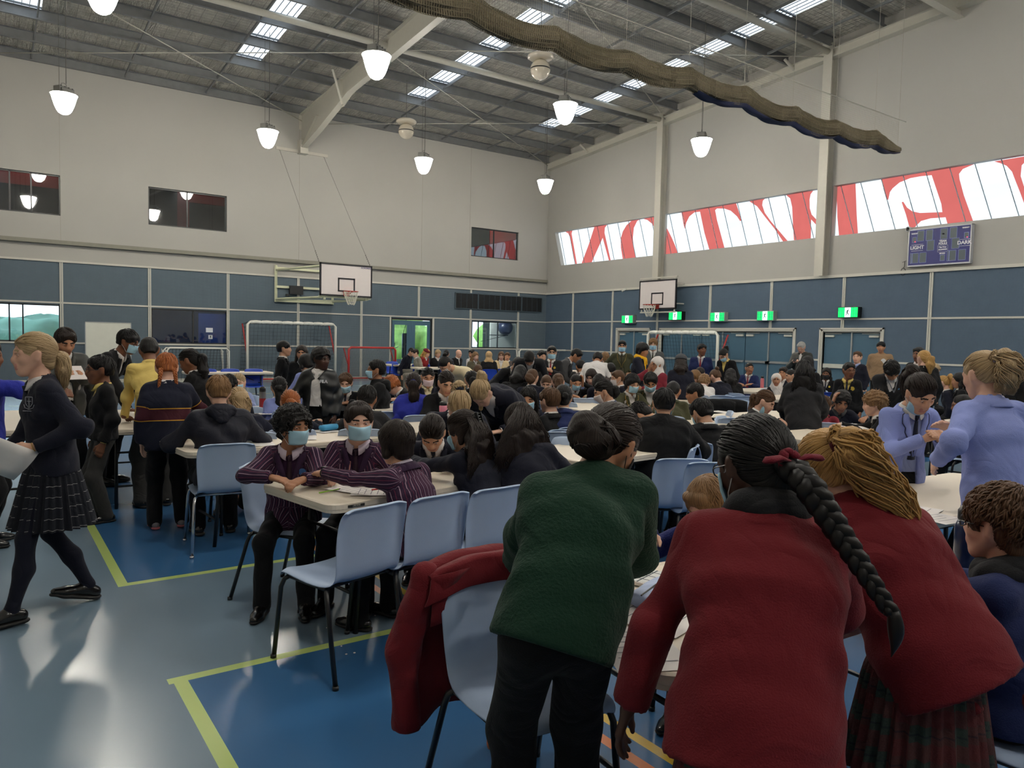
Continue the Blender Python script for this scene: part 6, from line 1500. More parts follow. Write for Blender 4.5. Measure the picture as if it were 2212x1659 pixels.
# ---- girl crossing at the left
P_('girl walking left with low blonde ponytail, navy crest jumper and plaid skirt, holding a paper', 72, 768, 'stand', 80, d=4.1, hair=('lowpony', 'ash'), skin='fair', kind='sweater', top='navy', inner='white', collar='white', tiec='tien', bottom='plaid', hp=4, lean=7, footl=(-.13, .21, .0), footr=(.05, -.20, .015), sky=1.2, skirt_flare=1.1, tiltr=-14, arml=(-.20, .10, .97, -.5, -1, -.2), armr=(.2, .2, .86), tail=.16, skirt_len=.44, who='walking blonde girl', v=.09, swayy=.0, front=True, cuff=False)
# ---- standing at the left tables
P_('boy in black jacket over white shirt reading a sheet behind the walking girl', 141, 738, 'stand', -18, d=6.9, hair=('short', 'dark'), skin='tan', kind='jacket', top='rain', inner='white', open=True, hp=28, lean=4, arms='phone', who='boy in the black jacket', phone='paper', bottom='blk')
P_('tall boy in black blazer with mask and glasses bending to the right', 277, 738, 'stand', -62, d=7.7, hair=('fringe', 'black'), skin='brown', top='black', inner='white', mask='blue', specs=1, lean=38, hp=20, arms='stand_table', bottom='blk', collar='white')
P_('boy in black jumper with yellow collar and glasses in profile facing left', 215, 799, 'stand', 82, d=6.2, hair=('short', 'black'), skin='brown', kind='sweater', top='black', inner='yellow', collar='yellow', specs=1, hp=4, bottom='gry', legw=1.15, arms='down')
P_('boy in pale yellow shirt and dark grey trousers with his back to us', 322, 757, 'stand', 166, d=6.9, hair=('crop', 'black'), skin='brown', kind='shirt', top='yellow', collar='yellow', lean=22, hp=24, hy=-10, bottom='gry', legw=1.3, arms='stand_table')
P_('girl with two ginger plaits in striped navy rugby top and black trousers', 360, 795, 'stand', 176, d=6.1, hair=('braids', 'ginger'), skin='fair', kind='jersey', top='navy', bands=1, collar='white', hp=22, lean=6, bottom='blk', shoe='sneak', legw=1.15, armr=(.22, .30, .88), who='girl with two plaits')
P_('girl with long black ponytail in black blazer beside the girl with plaits', 409, 780, 'stand', 112, d=7.6, hair=('lowpony', 'black'), skin='brown', top='black', inner='white', hp=26, lean=10, tail=.3, tw=1.4, arms='phone')
P_('person cut by the left edge of view in blue padded jacket', -30, 768, 'stand', -80, d=5.4, hair=('short', 'dark'), skin='brown', kind='puffer', top='royal', armr=(.05, .5, 1.12), who='person at the left edge')
# ---- first tables at the left
P_('boy in hooded navy jacket seated back to us on the chrome legged chair', 472, 846, 'sit', 172, d=5.7, hair=('short', 'light'), skin='fair', kind='hoodie', top='hood', hood='hood', lean=14, hp=14, arms='wide', armr='wide', bottom='blk')
P_('girl with wavy blonde ponytail seated beside the boy in the hooded jacket', 514, 868, 'sit', 168, d=6.4, hair=('lowpony', 'ash'), skin='fair', kind='jersey', top='navy', bands=1, collar='white', lean=26, hp=30, tail=.22, tw=1.5, wav=.02, arms='wide')
P_('girl in pale lavender shirt with blue mask sitting far left, looking at us', 515, 828, 'sit', 12, d=9.3, hair=('pony', 'ash'), skin='fair', kind='shirt', top='lavs', mask='blue', hp=4, lean=10, arms='table', chair=True)
P_('dark haired person hidden behind the boy in the hooded jacket', 492, 836, 'sit', 30, d=7.6, hair=('fringe', 'black'), skin='brown', top='navy', lean=20, hp=24)
P_('girl in lavender blazer with low black ponytail seated with her back to us', 603, 838, 'sit', 160, d=8.2, hair=('lowpony', 'black'), skin='light', top='lav', lean=12, hp=14, hy=-20, tail=.34, mask='blue')
P_('girl with ginger ponytail in navy blazer behind the curly haired boy', 627, 872, 'sit', 178, d=6.7, hair=('lowpony', 'ginger'), skin='fair', top='navy', lean=22, hp=20, tail=.10, arms='wide')
P_('boy in black blazer standing in profile facing right by the white goal', 614, 753, 'stand', -82, d=11.5, hair=('fringe', 'black'), skin='light', top='black', inner='white', tiec='tien', hp=0)
P_('girl with long dark hair and light ends standing behind the boy in the padded jacket', 652, 763, 'stand', 8, d=11.2, hair=('long', 'dark'), skin='tan', top='black', kind='cardigan', hp=10, tail=.3)
P_('girl in lavender blazer with black bob, turned left beside the boy in the padded jacket', 661, 785, 'stand', 150, d=9.6, hair=('bob', 'black'), skin='light', top='lav', hp=22, lean=8, arms='phone')
P_('boy with dark skin in black padded jacket over white shirt looking left', 694, 776, 'stand', 20, d=8.2, hair=('afro', 'black'), skin='deep', kind='puffer', top='puff', inner='white', open=True, hy=58, hp=6, hood='puff', armr=(.2, .2, .82), arml='down', collar='white', front=True, who='boy in the padded jacket')
P_('girl with blue mask holding her phone at the table behind the padded jacket', 746, 828, 'sit', 5, d=9.0, hair=('short', 'brown'), skin='fair', top='black', inner='white', tiec='tien', mask='blue', hp=20, arms='phone', lean=12, phone='phone', who='girl holding a phone')
P_('boy in black hooded top with blue mask in profile facing left', 812, 799, 'sit', 84, d=9.0, hair=('short', 'black'), skin='olive', kind='hoodie', top='black', hood='black', mask='blue', hp=0, lean=4, arms='table')
P_('person with curly ginger hair leaning low over the table', 846, 832, 'sit', 60, d=9.8, hair=('curly', 'ginger'), skin='fair', top='black', lean=36, hp=50, arms='wide')
P_('dark haired boy in charcoal blazer behind the middle striped boy', 793, 862, 'sit', 186, d=6.8, hair=('short', 'black'), skin='olive', top='char', lean=18, hp=16, arms='wide')
# ---- striped blazers
P_('curly haired boy in purple striped blazer with pale mask at the table corner', 634, 922, 'sit', 8, d=4.4, hair=('curly', 'black'), skin='olive', top='stripe', inner='plum', collar='lilac', tiec='tie', lapel='strl', mask='blue', hy=42, hp=4, lean=14, armr=(.06, .40, .80, 1, -.5, -.2), arml=(-.12, .46, .80, -1, -.2, -1), cyaw=60, badge=((40, 90, 150), .02, .022), who='curly boy in the striped blazer', noshoe=False)
P_('boy with brushed brown hair in purple striped blazer and blue mask, middle of three', 775, 912, 'sit', 14, d=4.5, hair=('short', 'dark'), skin='fair', top='stripe', inner='plum', collar='lilac', tiec='tie', lapel='strl', mask='blue', hy=22, hp=6, lean=14, armr=(.12, .40, .81, .8, -.3, -1), arml=(-.16, .36, .80, -1, -.2, -1), gripr=True, who='middle striped boy')
P_('boy with floppy dark hair in purple striped blazer reaching across the table corner', 856, 958, 'sit', 128, d=4.05, hair=('bob', 'dark'), skin='light', top='stripe', inner='plum', collar='lilac', lapel='strl', hy=-18, hp=8, lean=24, arml=(-.16, .62, .84, -1, 0, -.6), armr='lap', badge=None, who='floppy haired striped boy', chair=False)
# ---- centre table
P_('girl with centre parted dark hair looking down, between striped boys and clip girl', 934, 936, 'sit', 6, d=4.9, hair=('lowpony', 'dark'), skin='light', top='navy', inner='white', tiec='tien', lean=32, hp=52, arms='phone', badge=((60, 80, 110), .02, .018), eyes=0)
P_('girl with black hair claw and wavy dark ponytail in navy blazer, masked, back to us', 1000, 932, 'sit', 140, d=4.5, hair=('half', 'dark'), skin='light', top='navy', inner='white', clip=1, chair=False, mask='blue', hy=18, hp=18, lean=22, arml=(-.14, .56, .82, -1, -.2, -.5), armr='table', tail=.18, spread=1.3, wav2=.02)
P_('girl with big loose wavy dark hair in navy blazer, seated back to us', 1122, 915, 'sit', 178, d=4.7, hair=('long', 'dark'), skin='tan', top='navy', lean=26, hp=24, hy=34, tail=.20, spread=1.7, wav2=.022, build=1.08, chair=False, arms='wide')
P_('girl with streaked blonde ponytail and navy scrunchie bowing her head low', 992, 862, 'sit', -10, d=5.7, hair=('pony', 'ash'), skin='fair', top='navy', inner='white', tie=(22, 24, 40), scrunchie=1.2, lean=40, hp=62, tail=.12, wav=.02, arms='table')
P_('girl in navy blazer bent right over the centre table with headband and loose fair hair', 1040, 850, 'stand', 30, d=6.4, hair=('pony', 'ash'), skin='fair', top='navy', lean=72, hp=70, side=-6, arms='prop', g=.01, build=1.22)
P_('girl with side parting in black blazer looking down behind the pink bottle', 964, 828, 'sit', -18, d=7.8, hair=('lowpony', 'dark'), skin='light', top='black', inner='white', lean=12, hp=26, arms='table')
P_('girl in royal blue fleece with long dark ponytail, back to us', 893, 830, 'sit', 165, d=8.0, hair=('lowpony', 'dark'), skin='light', kind='hoodie', top='royal', lean=12, hp=16, hy=-16, tie=(36, 44, 120), tail=.3, tw=1.2)
P_('girl with pink white mask and black hair in navy blazer over cream shirt', 924, 815, 'sit', -10, d=9.5, hair=('lowpony', 'black'), skin='tan', top='navy', inner='cream', collar='cream', mask='pink', hp=16)
P_('person in cream shirt with black hair bending behind the centre table', 962, 788, 'stand', 50, d=10.6, hair=('bun', 'black'), skin='light', kind='shirt', top='cream', collar='cream', lean=66, hp=50, arms='prop', mask='white', crouch=.1)
P_('dark haired person in black seated at the tables behind the fair ponytail', 1018, 822, 'sit', 170, d=9.5, hair=('lowpony', 'black'), skin='light', top='black', lean=18, hp=20)
P_('boy with cropped brown hair in dark hooded coat facing away from us', 1032, 802, 'sit', 176, d=13, hair=('crop', 'brown'), skin='tan', kind='hoodie', top='black', hood='black', lean=16, hp=18)
# ---- middle block of navy blazers
P_('girl with loose black hair and blue mask facing us behind the steel bottle', 1141, 862, 'sit', 6, d=7.6, hair=('long', 'black'), skin='light', top='navy', mask='blue', lean=20, hp=18, arms='table')
P_('boy with thick brown hair in black blazer turned left, back half to us', 1187, 866, 'sit', 135, d=7.0, hair=('fringe', 'brown'), skin='fair', top='black', inner='white', hp=6, lean=8)
P_('girl with low black bun in bright navy blazer, back to us', 1216, 860, 'sit', 172, d=7.1, hair=('lowbun', 'black'), skin='light', top='navyb', lean=20, hp=20, arms='wide')
P_('girl with short black ponytail and white mask in bright navy blazer, in profile facing left', 1303, 846, 'sit', 82, d=8.0, hair=('lowpony', 'black'), skin='light', top='navyb', inner='white', mask='white', hp=26, lean=14, tail=.08, arms='table')
P_('fair haired person almost hidden by the big navy back', 1096, 868, 'sit', 150, d=7.4, hair=('wavy', 'blonde'), skin='fair', top='navy', lean=30, hp=30)
P_('girl with brown ponytail in navy blazer seated back to us behind the black haired girl', 1150, 816, 'sit', 168, d=10.2, hair=('lowpony', 'brown'), skin='fair', top='navy', lean=20, hp=18, hy=-30, tail=.08, tw=1.4)
P_('girl with long black hair hanging in black coat leaning left', 1124, 808, 'sit', 196, d=10.4, hair=('long', 'black'), skin='light', top='black', lean=34, hp=30, tail=.3)
P_('girl with white mask and brown hair tipped forward between two ponytails', 1180, 828, 'sit', 4, d=10.9, hair=('lowpony', 'brown'), skin='fair', top='black', mask='white', hp=28, lean=22)
P_('girl with brown ponytail and maroon collar, back to us', 1205, 826, 'sit', 172, d=10.1, hair=('lowpony', 'brown'), skin='fair', top='navy', collar='maroon', lean=22, hp=24, tail=.16, tw=1.3)
P_('girl with blue mask resting her head on her hand in black jacket', 1244, 826, 'sit', -20, d=11.0, hair=('pony', 'black'), skin='tan', top='black', mask='blue', hp=24, lean=18, arml='temple', armr='table', eyes=0)
P_('girl with shoulder length brown hair looking down beside the girl holding her head', 1277, 814, 'sit', 20, d=11.6, hair=('wavy', 'dark'), skin='fair', top='lavs', kind='shirt', hp=30, lean=16)
P_('person with short curly black hair bent low in the middle rows', 1294, 828, 'sit', 14, d=10.6, hair=('messy', 'black'), skin='tan', top='navy', lean=34, hp=50)
P_('student in charcoal blazer bowing towards us, crown of black hair showing', 1143, 774, 'stand', 4, d=11.8, hair=('short', 'black'), skin='tan', top='char', lean=62, hp=72, arms='prop')
P_('student in dark blazer with mask under bent head left of the bowing student', 1119, 788, 'stand', -40, d=12.2, hair=('short', 'black'), skin='light', top='char', mask='white', lean=58, hp=40, arms='prop', crouch=.06)
P_('boy with glasses, pale mask and red tie standing upright in black blazer', 1192, 762, 'stand', 10, d=13.0, hair=('short', 'black'), skin='light', top='char', inner='white', tiec='tiered', mask='blue', specs=1, badge=((210, 180, 60), .02, .02), arms='phone', hy=12)
P_('dark haired person partly hidden behind the boy with the red tie', 1170, 770, 'stand', -30, d=14.5, hair=('short', 'black'), skin='light', top='char', hp=10)
P_('boy in grey blazer bending right with his face down', 1245, 768, 'stand', -78, d=13.4, hair=('short', 'black'), skin='tan', top='grey', inner='white', lean=48, hp=40, arms='stand_table')
P_('person in taupe blazer seated low before the grey blazer boy', 1254, 792, 'sit', 160, d=13.2, hair=('short', 'black'), skin='tan', top='taupe', lean=24, hp=26)
P_('person in white shirt folded far forward, broad white back to us', 1291, 776, 'stand', 186, d=12.8, hair=('short', 'black'), skin='olive', kind='shirt', top='white', lean=50, hp=50, arms='prop', build=1.15)
P_('person with curly fair hair in grey brown hooded top by the white shirt', 1307, 773, 'stand', 168, d=16.5, hair=('curly', 'light'), skin='fair', kind='hoodie', top='taupe', hood='taupe', hp=8, s=.95)
# ---- olive blazers and standing group at the centre right
P_('boy in open olive blazer with gold piping and blue mask standing by the far doors', 1344, 748, 'stand', 2, d=15, hair=('short', 'black'), skin='tan', top='olive', inner='olg', open=True, v=.28, piping=G, tiec='tieg', mask='blue', collar='white', arms='hip')
P_('girl with black bob and bright yellow scarf in navy coat, in profile facing right', 1388, 756, 'stand', -72, d=12.4, hair=('bob', 'black'), skin='tan', top='navy', kind='coat', scarf='yscarf', scarf_ends=1, hp=16, arms='phone', front=True)
P_('tall fair curly haired boy with blue mask in grey jumper behind the yellow scarf', 1411, 744, 'stand', 2, d=15.4, hair=('curly', 'light'), skin='fair', kind='sweater', top='grey2', inner='white', tiec='tieg', mask='blue', v=.14)
P_('person in white hijab and berry red jacket with a hand at her mouth', 1418, 788, 'stand', 52, d=11.2, skin='olive', kind='jacket', top='berry', hijab='hij', armr='face', arml='cross', hp=8, s=.9, hair=None, specs=1)
P_('person in grey beanie with brown hair down a navy jumper, back to us', 1471, 784, 'stand', 180, d=11.6, hair=('long', 'dark'), skin='fair', kind='sweater', top='navy', hat='greybean', lean=14, hp=20, build=1.1, tail=.1)
P_('smiling boy in navy blazer and red tie looking left before the doors', 1516, 756, 'stand', 6, d=14.6, hair=('fringe', 'black'), skin='brown', top='navyb', inner='white', tiec='tiered', hy=30, hp=0)
P_('girl with black ponytail and mask looking down in black blazer and pale yellow collar', 1563, 767, 'stand', 35, d=14.2, hair=('pony', 'black'), skin='light', top='black', inner='yellow', collar='yellow', mask='blue', hp=42, lean=12, tail=.26)
P_('boy with short brown hair and white mask in navy blazer facing left', 1334, 817, 'sit', 70, d=11.4, hair=('short', 'brown'), skin='light', top='navy', inner='white', mask='white', hp=12, lean=8)
P_('person with black hair seated behind the brown haired masked boy', 1318, 800, 'sit', 150, d=12.6, hair=('short', 'black'), skin='tan', top='taupe', hp=20, lean=14)
P_('boy with bowl cut, glasses and blue mask in olive blazer with gold piping', 1366, 829, 'sit', -30, d=9.4, hair=('bob', 'black'), skin='light', top='olive', inner='white', piping=G, mask='blue', specs=1, hp=16, lean=12, arms='table')
P_('boy with spiky black hair and blue mask in olive blazer looking down', 1405, 826, 'sit', -4, d=9.5, hair=('short', 'black'), skin='tan', top='olive', inner='white', piping=G, mask='blue', hp=34, lean=16, arms='table', eyes=0)
P_('boy with short black hair in heavy black coat, broad back to us', 1434, 872, 'sit', 180, d=6.0, hair=('short', 'black'), skin='light', kind='coat', top='black', mask='blue', hp=12, lean=12, arms='wide', build=1.12, g=.012, cyaw=80)
P_('boy with cropped hair in olive blazer seated back to us', 1454, 846, 'sit', 186, d=8.6, hair=('crop', 'black'), skin='tan', top='olive', lean=26, hp=26, build=1.08)
P_('boy in olive blazer with gold neck piping in profile facing left', 1500, 850, 'sit', 84, d=8.9, hair=('fringe', 'black'), skin='tan', top='olive', inner='white', piping=G, hp=14, lean=18, front=True)
P_('boy with spiky black hair and mask loops in black coat, head bowed left', 1516, 893, 'sit', 158, d=6.3, hair=('short', 'black'), skin='light', kind='coat', top='black', mask='blue', hp=34, hy=22, lean=16, arms='wide', cyaw=-80)
P_('person with black hair resting face down beside the heavy black coat', 1384, 896, 'sit', 100, d=7.6, hair=('messy', 'black'), skin='light', top='black', lean=50, hp=70, arms='wide')
P_('person in white shirt with curly fair hair sprawled over the table', 1521, 826, 'sit', 190, d=12.2, hair=('curly', 'light'), skin='fair', kind='shirt', top='white', lean=38, hp=50)
P_('dark haired head low behind the white shirt at the centre right tables', 1512, 808, 'sit', 20, d=13.4, hair=('short', 'dark'), skin='tan', top='navy', hp=30, lean=20)
P_('person with blonde hair under the boy in the navy blazer', 1501, 815, 'sit', 60, d=12.6, hair=('wavy', 'light'), skin='fair', top='navy', hp=30, lean=20)
P_('girl with high brown bun and dark mask in navy blazer hunched left', 1545, 814, 'sit', 146, d=12.4, hair=('bun', 'brown'), skin='fair', top='navy', mask='black', hy=14, hp=32, lean=26)
P_('girl with very long straight black hair, back to us beside the bun girl', 1578, 812, 'sit', 176, d=12.6, hair=('long', 'black'), skin='light', top='black', hp=18, lean=16, tail=.34)
P_('girl with glasses in navy blazer and red tie sitting with folded hands', 1619, 796, 'sit', 12, d=15.4, hair=('lowpony', 'black'), skin='olive', top='navyb', inner='white', tiec='tiered', specs=1, hy=30, hp=2, arms='table')
P_('smiling girl in white hijab and black blazer at the right tables', 1677, 822, 'sit', -20, d=13.4, skin='olive', top='black', hijab='hij', hair=None, hy=-20, hp=4)
P_('grey haired man in dark rain jacket looking at his phone by the doors', 1731, 750, 'stand', 24, d=16.4, hair=('short', 'grey'), skin='fair', kind='jacket', top='rain', hood='rain', specs=1, hp=34, arms='phone', phone='phone', who='grey haired man', collar='rain')
P_('dark haired head behind the white hijab, seated at the far right tables', 1692, 806, 'sit', 20, d=14.6, hair=('short', 'dark'), skin='tan', top='navy', hp=10)
P_('girl with black ponytail looking left behind the white hijab', 1708, 812, 'sit', 60, d=14.0, hair=('pony', 'black'), skin='light', top='navy', hp=14)
P_('tall student in charcoal blazer with long black hair, back to us leaning on the table', 1737, 804, 'stand', 178, d=8.0, hair=('long', 'black'), skin='light', top='char', lean=20, hp=22, tail=.14, arms='stand_table', g=.01)
P_('black haired person standing right behind the tall charcoal blazer', 1744, 786, 'stand', 170, d=11.5, hair=('wavy', 'black'), skin='light', top='black', hp=8, s=.94)
P_('girl with pale mask and straight dark hair right of the charcoal blazer', 1761, 820, 'sit', 6, d=13.4, hair=('long', 'black'), skin='light', top='black', mask='blue', hp=18)
P_('girl with black mask and black wavy hair sitting before the rightmost doors', 1785, 808, 'sit', 8, d=14.6, hair=('wavy', 'black'), skin='brown', top='black', inner='white', tiec='tien', mask='black', hp=6, badge=((220, 190, 70), .02, .02))
P_('boy with glasses, pale yellow shirt and striped tie in black blazer looking left', 1834, 801, 'stand', 8, d=10.6, hair=('short', 'black'), skin='brown', top='black', inner='yellow', collar='yellow', tiec='tien', specs=1, hy=30, lean=6, hp=4, badge=((190, 160, 60), .02, .03), s=.9)
P_('boy with swept brown hair and pale blue collar standing before the rightmost doors', 1852, 772, 'stand', 40, d=14.6, hair=('short', 'brown'), skin='fair', kind='sweater', top='navy', inner='lavs', collar='lavs', hy=20, hp=-2)
P_('man in beige jumper with a white name sticker standing at the rightmost door', 1903, 750, 'stand', 8, d=16.2, hair=('fringe', 'black'), skin='tan', kind='sweater', top='beige', inner='beige', collar=None, hp=4, v=.01, badge=((214, 212, 210), .02, .05), build=1.1, wide=1.1)
P_('boy in dark v neck jumper with grey trim leaning right with bowed head', 1926, 800, 'stand', -30, d=9.0, hair=('fringe', 'black'), skin='tan', kind='sweater', top='char', inner='white', vtrim=(130, 132, 140), v=.17, lean=26, side=14, hp=58, hr=20, badge=((70, 130, 180), .02, .022), arms='stand_table')
P_('girl with brown ponytail and lowered mask in charcoal blazer looking right', 1653, 868, 'sit', -74, d=7.9, hair=('lowpony', 'brown'), skin='fair', top='char', inner='white', mask='blue', mask_low=1, hp=30, lean=22, tail=.3, arms='table')
P_('boy in navy jumper resting his temple on his hand over an open book', 1818, 868, 'sit', -8, d=8.6, hair=('afro', 'black'), skin='olive', kind='sweater', top='navy', inner='grey', hp=26, hr=-8, lean=20, armr='temple', arml='wide', eyes=0)
P_('boy with light brown curls in profile facing left, writing at the right table', 1888, 872, 'sit', 84, d=7.4, hair=('curly', 'light'), skin='fair', top='black', inner='white', hp=12, lean=16, armr=(.16, .44, .80), arml='table', front=True)
P_('small brown haired head behind the charcoal blazer at the right table', 1777, 882, 'sit', 176, d=8.2, hair=('short', 'brown'), skin='fair', kind='shirt', top='berry', lean=24, hp=20)
P_('girl with wavy golden ponytail standing in black, in front of the right wall', 1995, 774, 'stand', 140, d=11, hair=('lowpony', 'blonde'), skin='fair', kind='jacket', top='black', hp=10, tail=.2, tw=1.4, wav=.02, s=.95)
P_('black haired person behind the golden ponytail at the right wall', 1984, 766, 'stand', 30, d=12.4, hair=('short', 'black'), skin='brown', top='black', hp=6)
P_('blond boy half hidden by the golden ponytail girl', 2016, 800, 'sit', -60, d=12.6, hair=('fringe', 'ash'), skin='fair', top='black', hp=20)
P_('girl with long straight blonde ponytail and mask seated facing left', 2036, 828, 'sit', 100, d=11.8, hair=('pony', 'blonde'), skin='fair', top='navy', mask='blue', hp=26, lean=16, tail=.3)
P_('long haired person in black in profile facing left beside the lavender blazers', 2072, 822, 'sit', 84, d=11.6, hair=('long', 'black'), skin='tan', top='black', hp=8, front=True)
P_('dark skinned boy in profile facing left partly behind the golden haired lavender girl', 2078, 876, 'sit', 84, d=8.0, hair=('crop', 'black'), skin='brown', top='black', hp=12, lean=12, arms='table', front=True)
P_('girl with glasses and long black hair standing at the right edge by the wall', 2170, 776, 'stand', 12, d=9.7, hair=('long', 'black'), skin='tan', top='black', kind='cardigan', specs=1, hp=2, s=.95)
# ---- adults at the far tables
P_('man in navy shirt leaning over the far left adult table', 889, 760, 'sit', -60, d=23, hair=('short', 'dark'), skin='light', kind='shirt', top='navy', lean=28, hp=30, bottom='khaki', chair='royal')
P_('person in pale grey tweed jacket at the far left adult table', 897, 763, 'sit', 70, d=22, hair=('short', 'dark'), skin='fair', top='tgrey', hp=20, lean=10, bottom='khaki', chair='royal')
P_('woman in burgundy beret and red jumper at the far adult tables', 922, 763, 'sit', -60, d=22.2, hair=('long', 'blonde'), skin='fair', kind='sweater', top='red', hat='beret', hp=28, lean=8, bottom='khaki', chair='royal')
P_('woman with short fair hair and glasses in black at the far adult tables', 946, 764, 'sit', -20, d=22.4, hair=('bob', 'ash'), skin='fair', kind='sweater', top='black', specs=1, hp=14, chair='royal')
P_('person in dark checked shirt seated back to us at the far adult tables', 964, 765, 'sit', 172, d=21.6, hair=('crop', 'black'), skin='tan', kind='shirt', top='check', hp=8, lean=6, chair='royal')
P_('bald man in black jacket and glasses at the far adult tables', 991, 764, 'sit', -50, d=22, hair=('bald', 'grey'), skin='fair', kind='jacket', top='black', specs=1, hp=22, lean=8, chair='royal')
P_('man in white shirt behind the laptop at the far adult tables', 1019, 764, 'sit', 40, d=21.6, hair=('short', 'black'), skin='tan', kind='shirt', top='white', hp=12, chair='royal')
P_('woman with long light brown hair in olive cardigan behind a laptop', 1027, 770, 'sit', -30, d=20.2, hair=('long', 'light'), skin='fair', kind='cardigan', top='olg', hp=18, chair='royal')
P_('person in beige hijab and black top seated back to us on a royal blue chair', 1056, 769, 'sit', 176, d=20.0, skin='fair', kind='sweater', top='black', hijab='hijb', hair=None, chair='royal', build=1.1)
P_('woman with shoulder length brown hair in cream coat at the far adult tables', 1083, 769, 'sit', 4, d=21, hair=('wavy', 'brown'), skin='fair', kind='coat', top='coat', inner='white', specs=1, hp=8, chair='royal')
P_('person with a hand raised to the face behind the woman in the cream coat', 1096, 770, 'sit', 10, d=21.6, hair=('short', 'brown'), skin='tan', kind='cardigan', top='taupe', armr='face', chair='royal')
print('PEOPLE TIME', _t.time() - _t0)
# ================================================================ CHAIRS
M_shell = mat('light_blue_polypropylene', (166, 184, 212), .42, var=.03, bump=.04, bs=160, spec=.45); M_royal = mat('royal_blue_polypropylene', (34, 66, 170), .38, var=.03)
def make_chair(shell, leg, label, sq=1.0):
    r = empty('stacking_chair', (0, 0, 0), 0, label, 'chair')
    prof = [(.235, .405), (.225, .432), (.19, .445), (.10, .438), (0, .430), (-.10, .428), (-.165, .438), (-.198, .470), (-.212, .52), (-.222, .60), (-.235, .68), (-.25, .75), (-.262, .795), (-.272, .808), (-.284, .800)]
    wd_ = [.200, .210, .218, .220, .218, .210, .198, .192, .196, .202, .206, .204, .194, .184, .178]
    rows = []
    for i, ((y, z), w) in enumerate(zip(prof, wd_)):
        row = []
        for j in range(13):
            u = -1 + j / 6; e = abs(u) ** 4
            if i < 7: row.append((u * w, y + .0 * e, z + .020 * abs(u) ** 3 - .028 * max(0, abs(u) - .84) / .16 - .012 * (1 - u * u) * math.sin(PI * min(1, i / 6))))
            else:
                f = min(1, (i - 6) / 4); row.append((u * w, y + f * (.045 * abs(u) ** 2.2 - .030 * max(0, abs(u) - .86) / .14), z - (.016 * e if i > 11 else 0)))
        rows.append(row)
    mb = MB(); mb.grid(rows); mb.build('seat_shell', shell, r, smooth=True, solid=.007, sub=1)
    for sx in (-1, 1):
        mb = MB(); mb.tube([(sx * .19, .17, .415), (sx * .205, .19, .40), (sx * .215, .205, .36), (sx * .235, .235, .0)], .0115, 10); mb.tube([(sx * .2355, .2355, .018), (sx * .236, .236, 0)], .015, 10); mb.build('leg', leg, r, smooth=True)
        mb = MB(); mb.tube([(sx * .19, -.13, .415), (sx * .205, -.15, .40), (sx * .212, -.165, .36), (sx * .24, -.27, .0)], .0115, 10); mb.tube([(sx * .24, -.269, .018), (sx * .24, -.27, 0)], .015, 10); mb.build('leg', leg, r, smooth=True)
    mb = MB()
    for sx in (-1, 1): mb.tube([(sx * .19, .17, .415), (sx * .19, -.13, .415)], .0115, 8)
    for y in (.12, -.10): mb.tube([(-.19, y, .413), (.19, y, .413)], .0100, 8)
    mb.build('seat_frame', leg, r, smooth=True)
    return r
proto = {'blue': make_chair(M_shell, M_black, 'x'), 'royal': make_chair(M_royal, M_black, 'x'), 'chrome': make_chair(M_shell, M_chrome, 'x')}
used = set()
def put_chair(x, y, yaw, kind, label, group=None):
    c = copy_tree(proto[kind]) if kind in used else proto[kind]; used.add(kind)
    c.location = (x, y, 0); c.rotation_euler = (0, 0, yaw); c['label'] = label
    if group: c['group'] = group
    return c
for x, y, yaw, kind, dist, who in SEATS:
    who = who.replace(' seated back to us', '') if 'hooded navy' in who else who
    kd = 'royal' if kind == 'royal' else 'chrome' if who.endswith('hooded navy jacket') and 'boy' in who and 'hidden' not in who else 'blue'
    put_chair(x, y, yaw, kd, ('royal blue' if kd == 'royal' else 'light blue') + (' chair with chrome legs ' if kd == 'chrome' else ' chair ') + who, ('royal blue chairs of the seated adults' if kd == 'royal' else 'light blue chairs of the seated students'))
def chair_at(px, py, face, label, kind='blue', z=.8, grp=None):     # px, py: top centre of the backrest
    p = onZ(px, py, z); a = math.atan2(-p[1], -p[0]) - D(face); yaw = a - PI / 2
    f = V3(math.cos(a), math.sin(a), 0); put_chair(p[0] + f[0] * .265, p[1] + f[1] * .265, yaw, kind, label, grp)
    return p, yaw
GE = 'empty light blue chairs'
chair_at(818, 1093, 140, 'nearest empty light blue chair with its back to us at the striped boys table', grp=GE)
chair_at(958, 1070, 140, 'second empty light blue chair, linked right of the nearest one', grp=GE)
chair_at(1085, 1054, 140, 'third empty light blue chair in the front row, beside the red draped blazer', grp=GE)
chair_at(1196, 1040, 140, 'light blue chair in the front row half hidden by the green jumper', grp=GE)
chair_at(1243, 946, 20, 'empty light blue chair facing us beyond the wavy haired girl', grp=GE)
chair_at(1476, 992, 160, 'empty light blue chair with its back to us behind the black coats', grp=GE)
chair_at(1546, 1000, 160, 'light blue chair beside the dark plait, behind the second black coat', grp=GE)
chair_at(1250, 924, 165, 'empty light blue chair right of the bright navy blazer bun girl', grp=GE)
chair_at(1192, 934, 165, 'small visible light blue chair back left of the bun girl in bright navy', grp=GE)
chair_at(850, 890, 178, 'empty light blue chair behind the floppy haired boy', grp=GE)
chair_at(912, 886, 165, 'empty light blue chair under the royal blue fleece ponytail', grp=GE)
chair_at(1492, 957, 160, 'light blue chair back between the two black coats', grp=GE)
chair_at(1592, 904, 170, 'empty light blue chair with its back to us before the cream table', grp=GE)
chair_at(1592, 864, 10, 'empty light blue chair facing us behind the cream table', grp=GE)
chair_at(1560, 855, 170, 'light blue chair right of the dark jackets over the chair backs', grp=GE)
chair_at(1606, 856, 150, 'light blue chair beside the folded hands girl table', grp=GE)
chair_at(1262, 861, 175, 'light blue chair at the left of the narrow white table end', grp=GE)
